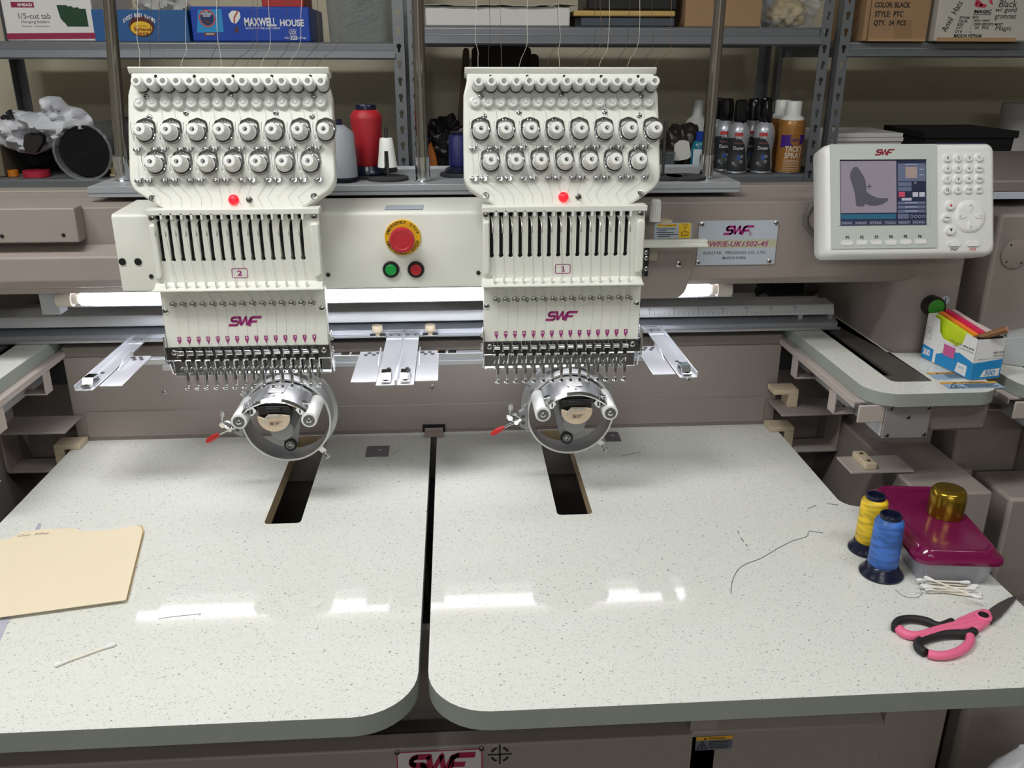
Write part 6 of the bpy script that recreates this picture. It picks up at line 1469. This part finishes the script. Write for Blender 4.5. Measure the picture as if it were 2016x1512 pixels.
part('white_label', MB().prism(rr(onY(1955, 390, 1.418).x, onY(2030, 390, 1.418).x, onY(1985, 392, 1.418).z, onY(1985, 378, 1.418).z, .001), 0, .0006, FR(1.4198)), mat('label_pale_blue', (186, 196, 208)), nm)
xn = onY(1890, 1450, .92).x
part('base_panel', MB().box(xn, xn+.5, .92, .96, 0, .735), TAUPE, nm, bevel=.01)
c = onY(1965, 1503, .80)
bag('white_sack', 'white plastic sack standing on the floor beside the machine base', (c.x+.05, .80, .30), .13, .07, c.z-.30, mat('white_polythene', (214, 216, 222)), 55, cat='sack', floor=0.0, amp=.10)
c = onZ(2010, 700, AZ)
# worn white carton with torn corner on the neighbouring side table
q0 = onZ(1972, 716, AZ+.001)
t = thing('torn_carton', 'pale grey torn carton standing on the neighbouring side table', 'box', (q0.x+.04, q0.y+.02, AZ+.0004))
zc_ = onY(1990, 664, q0.y).z
Mq = T3((q0.x, q0.y, AZ+.0008)) @ Matrix.Rotation(-.55, 4, 'Z')
part('carton', MB().prism([(0, 0), (.10, 0), (.10, zc_-AZ+.004), (.05, zc_-AZ), (.035, zc_-AZ+.006), (.012, zc_-AZ+.001), (0, zc_-AZ-.002)], -.06, 0, Mq @ frame((0, 0, 0), (1, 0, 0), (0, 0, 1))), mat('pale_grey_carton', (176, 180, 182), .8), t, bevel=.001)
part('torn_edge', MB().prism([(.035, zc_-AZ+.0065), (.05, zc_-AZ+.0005), (.10, zc_-AZ+.0045), (.10, zc_-AZ+.009), (.045, zc_-AZ+.010)], -.004, .0008, Mq @ frame((0, 0, 0), (1, 0, 0), (0, 0, 1))), CARD, t)

# ------------------------------------------------------------------ index card box
ca, cb_, cc_ = onZ(1910, 750, AZ), onZ(1806, 704, AZ), onZ(1966, 745, AZ)
ca.z = AZ+.0012
ex = Vector((cc_.x-ca.x, cc_.y-ca.y, 0)); ey = Vector((cb_.x-ca.x, cb_.y-ca.y, 0))
Ls, Ll = ex.length, ey.length; ex.normalize(); ey = (ey-ex*ey.dot(ex)).normalized()
BH = .070
t = thing('card_box', 'open white and blue index card box holding coloured cards on the side table', 'box', ca+ex*Ls/2+ey*Ll/2)
BW = mat('white_printed_card', (236, 236, 236), .5); BBL = mat('cyan_blue_print', (26, 140, 206), .5)
def fram(o, a): return frame(o, a, (0, 0, 1))
F_l = fram(ca+ey*Ll, -ey)            # long face seen from the left: a runs towards the front corner
F_s = fram(ca, ex)                   # short face
notch = [(0, 0), (Ll, 0), (Ll, BH*.96), (Ll*.78, BH*1.0), (Ll*.74, BH*.74), (Ll*.66, BH*.62), (Ll*.36, BH*.66), (Ll*.28, BH*.78), (Ll*.24, BH*1.06), (0, BH*1.1)]
part('long_side', MB().prism(notch, -.0008, 0, F_l), BW, t)
part('short_side', MB().prism([(0, 0), (Ls, 0), (Ls, BH*.95), (0, BH*.96)], -.0008, 0, F_s), BW, t)
part('far_side', MB().prism([(0, 0), (Ll, 0), (Ll, BH*.95), (0, BH*1.1)], -Ls, -Ls+.0008, F_l), BW, t)
part('end_side', MB().prism([(0, 0), (Ls, 0), (Ls, BH*1.1), (0, BH*1.1)], -Ll, -Ll+.0008, F_s), BW, t)
part('bottom', MB().box(0, Ls, 0, Ll, 0, .0008, frame(ca, ex, ey)), BW, t)
part('blue_print', MB().add([(Ll*.0, 0.0005, .0003), (Ll, .0005, .0003), (Ll, BH*.40, .0003), (Ll*.72, BH*.50, .0003), (Ll*.5, BH*.40, .0003), (Ll*.3, BH*.24, .0003), (Ll*.26, BH*.30, .0003), (0, BH*.34, .0003)], [tuple(range(8))], F_l), BBL, t)
part('blue_print', MB().add([(0, .0005, .0003), (Ls, .0005, .0003), (Ls, BH*.46, .0003), (0, BH*.40, .0003)], [(0, 1, 2, 3)], F_s), BBL, t)
part('white_patch', MB().add([(Ll*.235, 0, .0006), (Ll*.29, 0, .0006), (Ll*.29, BH*.30, .0006), (Ll*.235, BH*.36, .0006)], [(0, 1, 2, 3)], F_l), BW, t)
part('white_patch', MB().add([(Ll*.69, BH*.04, .0006), (Ll*.9, BH*.02, .0006), (Ll*.9, BH*.28, .0006), (Ll*.72, BH*.28, .0006)], [(0, 1, 2, 3)], F_l), BW, t)
part('white_patch', MB().add([(Ls*.3, BH*.06, .0006), (Ls*.95, BH*.06, .0006), (Ls*.95, BH*.24, .0006), (Ls*.4, BH*.22, .0006)], [(0, 1, 2, 3)], F_s), BW, t)
part('pink_card_print', MB().add([(Ll*.42, BH*.30, .0009), (Ll*.64, BH*.30, .0009), (Ll*.64, BH*.56, .0009), (Ll*.42, BH*.56, .0009)], [(0, 1, 2, 3)], F_l), mat('pink_card_print', (206, 96, 158), .5), t)
mb = text_in(MB(), 'index cards value pack', Ll*.5, Ll*.97, BH*.66, BH*.735, F_l, .0006, bold=.015); text_in(mb, 'paquete economico de tarjetas', Ll*.58, Ll*.97, BH*.60, BH*.645, F_l, .0006, bold=0)
text_in(mb, 'index cards', Ls*.62, Ls*.99, BH*.60, BH*.67, F_s, .0006); text_in(mb, 'value pack', Ls*.62, Ls*.99, BH*.52, BH*.58, F_s, .0006); text_in(mb, 'paquete economico', Ls*.12, Ls*.98, BH*.47, BH*.505, F_s, .0006, bold=0)
stroke(mb, rr(Ll*.03, Ll*.13, BH*.52, BH*.78, .001), .0005, F_l, .0006, closed=True); stroke(mb, [(Ll*.06, BH*.66), (Ll*.08, BH*.74), (Ll*.10, BH*.66)], .0005, F_l, .0006, closed=True)
part('lettering', mb, mat('grey_print', (96, 96, 98)), t)
mb = text_in(MB(), '300', Ll*.03, Ll*.17, BH*.10, BH*.26, F_l, .0006, bold=.03); part('lettering', mb, INKW, t)
mb = text_in(MB(), '300', Ls*.42, Ls*.80, BH*.08, BH*.21, F_s, .0009, bold=.01, shear=.15); part('lettering', mb, BBL, t); mb = MB(); text_in(mb, '5 x 8 in', Ll*.75, Ll*.85, BH*.16, BH*.22, F_l, .0009, bold=0); part('lettering', mb, BBL, t)
cf = frame(ca, ex, ey)
for i, (col_, off, h_, l0, l1, ln, nm_, lb) in enumerate((((206, 228, 40), .008, 1.10, .08, .90, 0, 'lime', 'lime green index cards at the front of the card box'), ((255, 140, 50), .019, 1.14, .02, .85, .0, 'orange', 'orange index cards behind the lime ones in the card box'), ((226, 40, 96), .029, 1.18, .02, .93, .0, 'pink', 'hot pink index cards behind the orange ones in the card box'), ((226, 200, 196), .039, 1.18, .05, .96, 0, 'blush', 'pale blush index cards at the back of the card box'))):
    o = part('index_cards', MB().prism([(Ll*l0, .0015), (Ll*l1, .0015), (Ll*l1, BH*h_*.80), (Ll*l0, BH*h_)], -.008, 0, fram(ca+ey*Ll+ex*min(off, Ls-.002), -ey)), mat('card_'+nm_, col_, .5), None, bevel=.0006, org=ca+ex*min(off, Ls-.01)+ey*Ll/2)
    tag(o, lb, 'index cards', 'coloured index cards')
pcl = onY(1938, 664, ca.y+.01); pe_ = onY(1983, 648, ca.y-.01)
o = MB().m(0).tube([pcl+Vector((-.010, .010, -.006)), pe_], .0052, 8).m(1).tube([pe_-(pe_-pcl).normalized()*.0005, pe_+(pe_-pcl).normalized()*.0006], .0046, 8).m(2).tube([pe_, pe_+(pe_-pcl).normalized()*.0009], .002, 8)
tag(part('pencil', o, [mat('brown_pencil_wood', (134, 92, 56), .5), mat('pencil_wood_end', (216, 170, 140), .7), mat('pink_lead', (200, 90, 100), .5)], None, org=pcl), 'thick brown wooden pencil sticking out of the card box', 'pencil')
o = MB().box(Ls*.15, Ls*.95, .004, .016, BH*.3, BH*.98, cf)
tag(part('black_holder', o, BLACK, None, bevel=.001, org=ca+ex*Ls/2), 'black plastic holder standing in the card box behind its white end', 'holder')

# ------------------------------------------------------------------ on the work table
Z = TZ+.0003
def tspool(u, v, label, col, k, rb):
    p = onZ(u, v); p.z = Z
    t = thing('thread_spool', label, 'thread spool', p)
    m = bpy.data.materials.new('spool_thread'); m.use_nodes = True; nt = m.node_tree; b = nt.nodes['Principled BSDF']
    tc = nt.nodes.new('ShaderNodeTexCoord'); mp = nt.nodes.new('ShaderNodeMapping'); mp.inputs['Scale'].default_value = (28, 28, 110)
    br = nt.nodes.new('ShaderNodeTexNoise'); br.inputs['Scale'].default_value = 1.3; br.inputs['Detail'].default_value = 1
    nt.links.new(tc.outputs['Object'], mp.inputs['Vector']); nt.links.new(mp.outputs['Vector'], br.inputs['Vector'])
    mx = nt.nodes.new('ShaderNodeMix'); mx.data_type = 'RGBA'; c = lin(col)
    mx.inputs[6].default_value = (*[x*.70 for x in c], 1); mx.inputs[7].default_value = (*[min(1, x*1.18) for x in c], 1)
    rm = nt.nodes.new('ShaderNodeValToRGB'); rm.color_ramp.elements[0].position = .4; rm.color_ramp.elements[1].position = .6
    nt.links.new(br.outputs['Fac'], rm.inputs[0]); nt.links.new(rm.outputs[0], mx.inputs[0]); nt.links.new(mx.outputs[2], b.inputs['Base Color'])
    w_ = nt.nodes.new('ShaderNodeTexWave'); w_.bands_direction = 'Z'; w_.inputs['Scale'].default_value = 300; w_.inputs['Distortion'].default_value = 2
    nt.links.new(tc.outputs['Object'], w_.inputs['Vector']); bp = nt.nodes.new('ShaderNodeBump'); bp.inputs['Strength'].default_value = .25; bp.inputs['Distance'].default_value = .0006
    nt.links.new(w_.outputs['Fac'], bp.inputs['Height']); nt.links.new(bp.outputs['Normal'], b.inputs['Normal'])
    b.inputs['Roughness'].default_value = .38
    part('thread_winding', MB().lathe([(r*k, h*k) for r, h in ((.0195, .0165), (.0205, .018), (.0200, .05), (.0196, .080), (.0185, .085), (.0145, .0885), (.0130, .0890))], p, (0, 0, 1), 40, caps=False), m, t, smooth=50)
    part('spool_base', MB().lathe([(rb*.8, 0), (rb, .0008), (rb*1.01, .0025), (rb*.97, .0045), (rb*.80, .010), (.0215*k, .0158*k), (.0195*k, .0172*k), (.012, .0175*k)], p, (0, 0, 1), 40), NAVY, t, smooth=40)
    part('spool_top', MB().lathe([(r*k, h*k) for r, h in ((.0125, .086), (.0142, .0885), (.0146, .0905), (.0146, .0935), (.0138, .0945), (.0118, .0945), (.0108, .090), (.0105, .070), (.001, .069))], p, (0, 0, 1), 36), NAVY, t, smooth=40)
    return t
tspool(1734, 1129, 'bright blue thread spool on a navy base beside the cotton swabs', (62, 112, 196), 1.0, .0295)
tspool(1707, 1082, 'yellow thread spool on a navy base behind the blue spool', (238, 200, 44), .96, .0275)
# purple lidded tub
t = thing('storage_tub', 'clear plastic tub with a purple lid beside the thread spools', 'tub', (.69, 1.08, Z))
PUR = mat('translucent_purple_lid', (116, 18, 70), .16, spec=.6, coat=.3)
Mb = T3((.688, 1.081, Z)) @ Matrix.Rotation(math.radians(-6.5), 4, 'Z')
hx, hy = .0585, .104
def ringz(k, z, r=.018): return [(*p, z) for p in rr(-hx+k, hx-k, -hy+k, hy-k, r, 6)]
TUBM = mat('clear_tub_plastic', (222, 226, 238), .12, alpha=.34, spec=.6)
part('tub', MB().loft([ringz(.012, .0002), ringz(.010, .002), ringz(.0015, .040), ringz(.003, .040), ringz(.0115, .003)], Mb, caps=False), TUBM, t, smooth=40)
part('tub_floor', MB().prism(rr(-hx+.012, hx-.012, -hy+.012, hy-.012, .016, 5), .0002, .0014, Mb), TUBM, t)
part('lid', MB().loft([ringz(.001, .036), ringz(-.002, .0365), ringz(-.0022, .042), ringz(.001, .0445), ringz(.004, .0455), ringz(.0075, .0535), ringz(.0095, .0545), ringz(.0125, .0540), ringz(.0145, .0530)], Mb, caps=False).prism(rr(-hx+.0145, hx-.0145, -hy+.0145, hy-.0145, .010, 6), .0515, .0530, Mb), PUR, t, smooth=40)
for i, (x, y, col_) in enumerate(((-.02, -.06, (180, 60, 110)), (.012, -.05, (60, 90, 170)), (.0, .0, (210, 205, 190)), (-.01, .05, (70, 120, 130)))):
    o = part('thread_bobbin', MB().lathe([(.010, 0), (.010, .002), (.007, .003), (.007, .011), (.010, .012), (.010, .014)], Mb @ Vector((x, y, .0018)), (0, 0, 1), 18), mat('bobbin_%d' % i, col_, .5), None, org=Mb @ Vector((x, y, .0018)))
    tag(o, ('rose', 'blue', 'cream', 'teal')[i]+' bobbin of thread lying inside the clear plastic tub', 'bobbin', 'bobbins in the tub')
gp_ = onZ(1860, 1012, Z+.053); gp_.z = Z+.0533
tag(part('gold_cap', MB().lathe([(.0225, .0), (.0245, .0002), (.0252, .006), (.0250, .030), (.0235, .038), (.0205, .0415), (.016, .0422), (.003, .0412)], gp_, (0, 0, 1), 40), mat('gold_metallic_plastic', (158, 128, 42), .22, .85), None, org=gp_, smooth=60), 'shiny gold jar cap standing on the purple tub lid', 'cap')
# cotton swabs
CT = mat('cotton_white', (240, 240, 238), .9, bump=.3, bscale=900); PS = mat('paper_stick', (236, 230, 216), .7)
def swab(p0, p1, label, group=None):
    d = p1-p0; L_ = d.length; d = d.normalized()
    t = thing('cotton_swab', label, 'cotton swab', (p0+p1)/2, group)
    part('stick', MB().cyl(p0+d*.004, p1-d*.004, .00125, n=10), PS, t)
    for q_, s in ((p0, 1), (p1, -1)):
        part('cotton_tip', MB().lathe([(.0006, 0), (.0020, .0008), (.0027, .003), (.0026, .007), (.0018, .012), (.0013, .0145)], q_, d*s, 12), CT, t, smooth=60)
def onTz(u, v, h): return onZ(u, v, TZ+h)
swab(onTz(106, 1311, .0027), onTz(229, 1267, .0027), 'single cotton swab lying below the manila folder')
def z4(x, y): return (1600+x/3.149, 860+y/3.149)
for i, (a, b, h) in enumerate((((640, 925), (1035, 985), .0028), ((655, 940), (1095, 1000), .0029), ((700, 905), (1020, 925), .0030), ((605, 885), (1015, 905), .0080), ((640, 918), (1040, 950), .0082), ((715, 958), (1045, 975), .0030), ((665, 930), (1030, 940), .0130), ((695, 870), (1030, 997), .0160))):
    p0 = onTz(*z4(*a), h); p1 = onTz(*z4(*b), h); m_ = (p0+p1)/2; d = (p1-p0).normalized()
    swab(m_-d*.036, m_+d*.036, 'cotton swab in the loose pile between the scissors and the purple tub', 'pile of cotton swabs')
# pink and black scissors
PK = mat('pink_handle', (238, 112, 150), .45); BKH = mat('black_soft_grip', (34, 32, 34), .6)
def zp(x, y, h=.006): return onTz(*z4(x, y), h)
t = thing('scissors', 'pink and black handled scissors with a dark blade lying on the work table', 'scissors', onTz(1880, 1230, 0))
def smooth_pts(P_, closed=False, k=5):
    S_ = []; N = len(P_)
    for i in range(N if closed else N-1):
        a, b, c, d = (P_[(i+j) % N] for j in (-1, 0, 1, 2)) if closed else (P_[max(i-1, 0)], P_[i], P_[i+1], P_[min(i+2, N-1)])
        for j in range(k):
            s_ = j/k; S_.append(.5*((2*b)+(c-a)*s_+(2*a-5*b+4*c-d)*s_*s_+(3*b-a-3*c+d)*s_**3))
    if not closed: S_.append(P_[-1])
    return S_
def grip(name, pts, m, r, h=.0062):
    P_ = smooth_pts([zp(x, y, h) for x, y in pts]); n_ = len(P_)
    rad = [r*(1.0 if not isinstance(r, tuple) else 1) for _ in P_]
    return part(name, MB().tube(P_, rad, 10), m, t, smooth=60)
grip('upper_grip', [(512, 1192), (515, 1160), (545, 1136), (600, 1128), (665, 1133), (720, 1147), (755, 1165), (800, 1170), (865, 1146)], BKH, .0052)
grip('upper_handle', [(535, 1190), (560, 1215), (610, 1232), (680, 1230), (760, 1205), (850, 1180), (930, 1160), (1000, 1135)], PK, .0060, .0058)
grip('lower_grip', [(700, 1340), (655, 1305), (665, 1268), (720, 1245), (800, 1228), (880, 1222), (940, 1222), (985, 1215), (1000, 1205)], BKH, .0058)
grip('lower_handle', [(715, 1345), (770, 1356), (840, 1352), (910, 1330), (960, 1292), (978, 1255), (972, 1236)], PK, .0056)
grip('handle_neck', [(660, 1255), (760, 1222), (860, 1196), (950, 1180), (1030, 1160)], PK, .0056, .0070)
bd = [(870, 1150), (940, 1125), (945, 1145), (1000, 1105), (1050, 1093), (1095, 1102), (1108, 1130), (1100, 1175), (1060, 1210), (1010, 1230), (960, 1205), (900, 1200), (860, 1185)]
def tprism(name, pts, h0, h1, m, bevel=.0012):
    lo = [zp(x, y, h0) for x, y in pts]; c = sum((Vector(p) for p in lo), Vector())/len(lo)
    hi = [Vector((p.x, p.y, TZ+h1)) for p in lo]
    return part(name, MB().loft([[tuple(p) for p in lo[::-1]], [tuple(p) for p in hi[::-1]]]), m, t, bevel=bevel)
tprism('pivot_body', [(880, 1160), (950, 1130), (1000, 1108), (1050, 1098), (1090, 1106), (1104, 1132), (1096, 1172), (1058, 1204), (1010, 1224), (960, 1200), (890, 1195)], .001, .0105, PK, .003)
pv = zp(1057, 1112, .0105)
part('pivot_ring', MB().lathe([(.0105, -.002), (.0105, .0012), (.009, .0022), (.0068, .0022)], pv, (0, 0, 1), 24), PK, t)
part('pivot_screw', MB().lathe([(.0066, 0), (.0064, .0028), (.004, .003)], pv, (0, 0, 1), 20), BLACK, t)
BLD = mat('dark_grey_blade', (118, 112, 114), .38, .7)
tprism('blade', [(1072, 1092), (1110, 1060), (1160, 1030), (1215, 1002), (1256, 990), (1253, 1010), (1215, 1058), (1165, 1115), (1112, 1160), (1085, 1140)], .0035, .0052, BLD, .0004)
tprism('blade', [(1085, 1120), (1165, 1065), (1256, 992), (1258, 1012), (1215, 1066), (1170, 1118), (1110, 1166)], .0012, .0030, BLD, .0004)
# manila folder
t = thing('manila_folder', 'manila folder with a handwritten tab lying on the work table', 'folder', (-.57, 1.1, Z))
MAN = mat('manila_card', (236, 222, 194), .7, noise=.02, nscale=10)
def fol(h, du=0, dv=0, tab=True):
    q_ = [(248+du, 1181+dv), (281+du, 1046+dv), (276+du, 1036+dv), (268+du, 1035+dv), (215, 1044+dv), (158, 1046+dv)]
    if tab: q_ += [(152, 1041+dv), (140, 1040+dv), (80, 1042+dv), (40, 1048+dv), (28, 1056+dv), (18, 1061+dv)]
    q_ += [(0, 1063+dv)]
    P_ = [onTz(u, v, h) for u, v in q_]
    a_ = onTz(0, 1215+dv, h); e_ = (a_-P_[0]).normalized(); far = P_[0]+e_*.295; far2 = far+(P_[1]-P_[0])*.97
    return P_+[far2, far]
for h, du, dv, m_, nm_ in ((.0012, 4, -1, mat('manila_card_inner', (214, 188, 146), .75), 'back_leaf'), (.0062, 0, 0, MAN, 'front_leaf')):
    P_ = fol(h, du, dv, h > .004)
    part(nm_, MB().loft([[tuple(p-Vector((0, 0, .0007))) for p in P_[::1]], [tuple(p) for p in P_]]), m_, t)
P_ = fol(.0052, -9, -5, False)
part('papers', MB().loft([[tuple(p-Vector((0, 0, .0036))) for p in P_], [tuple(p) for p in P_]]), mat('white_paper', (222, 220, 214)), t)
a_, b_ = onTz(34, 1056, .0064), onTz(96, 1050, .0064); e_ = (b_-a_)
Mf = frame(a_, e_, Vector((0, 0, 1)).cross(e_))
part('handwriting', text_in(MB(), 'Chic  Fillet', 0, e_.length, -.002, .0045, Mf, .0002, bold=-.012, shear=.1), mat('pencil_grey', (112, 104, 96), .7), t)
# strip of film under the folder
P_ = [onTz(u, v, .0004) for u, v in ((66, 1048), (76, 1030), (82, 1032), (74, 1050), (20, 1215), (0, 1262), (-8, 1240), (4, 1214))]
tag(part('plastic_strip', MB().loft([[tuple(p) for p in P_], [tuple(p+Vector((0, 0, .0003))) for p in P_]]), mat('lilac_film', (206, 206, 222), .15, alpha=.7), None, org=onTz(30, 1150, .0002)), 'thin clear plastic strip lying beneath the manila folder', 'strip')
# small dark metal plates
for cx_, cy_, w_, d_, lab in ((-.150, 1.473, .042, .046, 'small dark square metal plate between the two table slots, beside the gap'), (.292, 1.512, .030, .044, 'small dark metal plate lying beside the right hand cap driver ring')):
    t = thing('metal_plate', lab.replace('right hand cap driver ring', 'cap driver ring on the control panel side'), 'plate', (cx_, cy_, TZ+.0003), 'dark metal plates')
    pl_ = fillet([(cx_-w_/2, cy_-d_/2), (cx_+w_/2, cy_-d_/2), (cx_+w_/2, cy_+d_/2), (cx_-w_/2, cy_+d_/2)], .003, 3)
    part('plate', MB().plate(pl_, [circ(cx_+.003, cy_+.006, .004, 14)[::-1]], .0003, .0013, TOP(TZ)), mat('gunmetal', (140, 136, 146), .3, .85), t)
# loose thread scraps
def scrap(pts, label, r=.0004, m=None):
    P_ = smooth_pts([onTz(u, v, r+.0002) for u, v in pts]); o = part('thread_scrap', MB().tube(P_, r, 5), m or mat('grey_thread_scrap', (92, 94, 92), .7), None, org=P_[0])
    return tag(o, label, 'thread', 'thread scraps on the work table')
scrap([(1439, 1169), (1443, 1140), (1460, 1115), (1500, 1098), (1530, 1080), (1560, 1065), (1588, 1056), (1592, 1046), (1606, 1047), (1620, 1049)], 'long curved grey thread lying on the table half with the scissors')
scrap([(1590, 1001), (1600, 998), (1607, 994)], 'short dark thread scrap on the table near the yellow spool'); scrap([(1628, 990), (1640, 993), (1651, 994)], 'short dark thread scrap on the table near the yellow spool')
for a_, b_ in (((1452, 1045), (1455, 1050)), ((1459, 1059), (1464, 1066)), ((1468, 1071), (1471, 1075))): scrap([a_, b_], 'tiny dark thread scrap beyond the long curved grey thread', .0006)
scrap([(1222, 898), (1240, 894), (1262, 890)], 'fine thread scrap on the table beside the dark metal plate', .0003)
scrap([(312, 1218), (340, 1214), (396, 1208)], 'fine grey thread scrap on the table half with the folder', .0003)
scrap([(1762, 1160), (1780, 1174), (1805, 1176), (1815, 1168), (1812, 1160)], 'curl of dark thread running from the blue spool', .0003)
scrap([(768, 896), (780, 890), (786, 886)], 'tiny dark thread scrap beside the square metal plate', .0003)
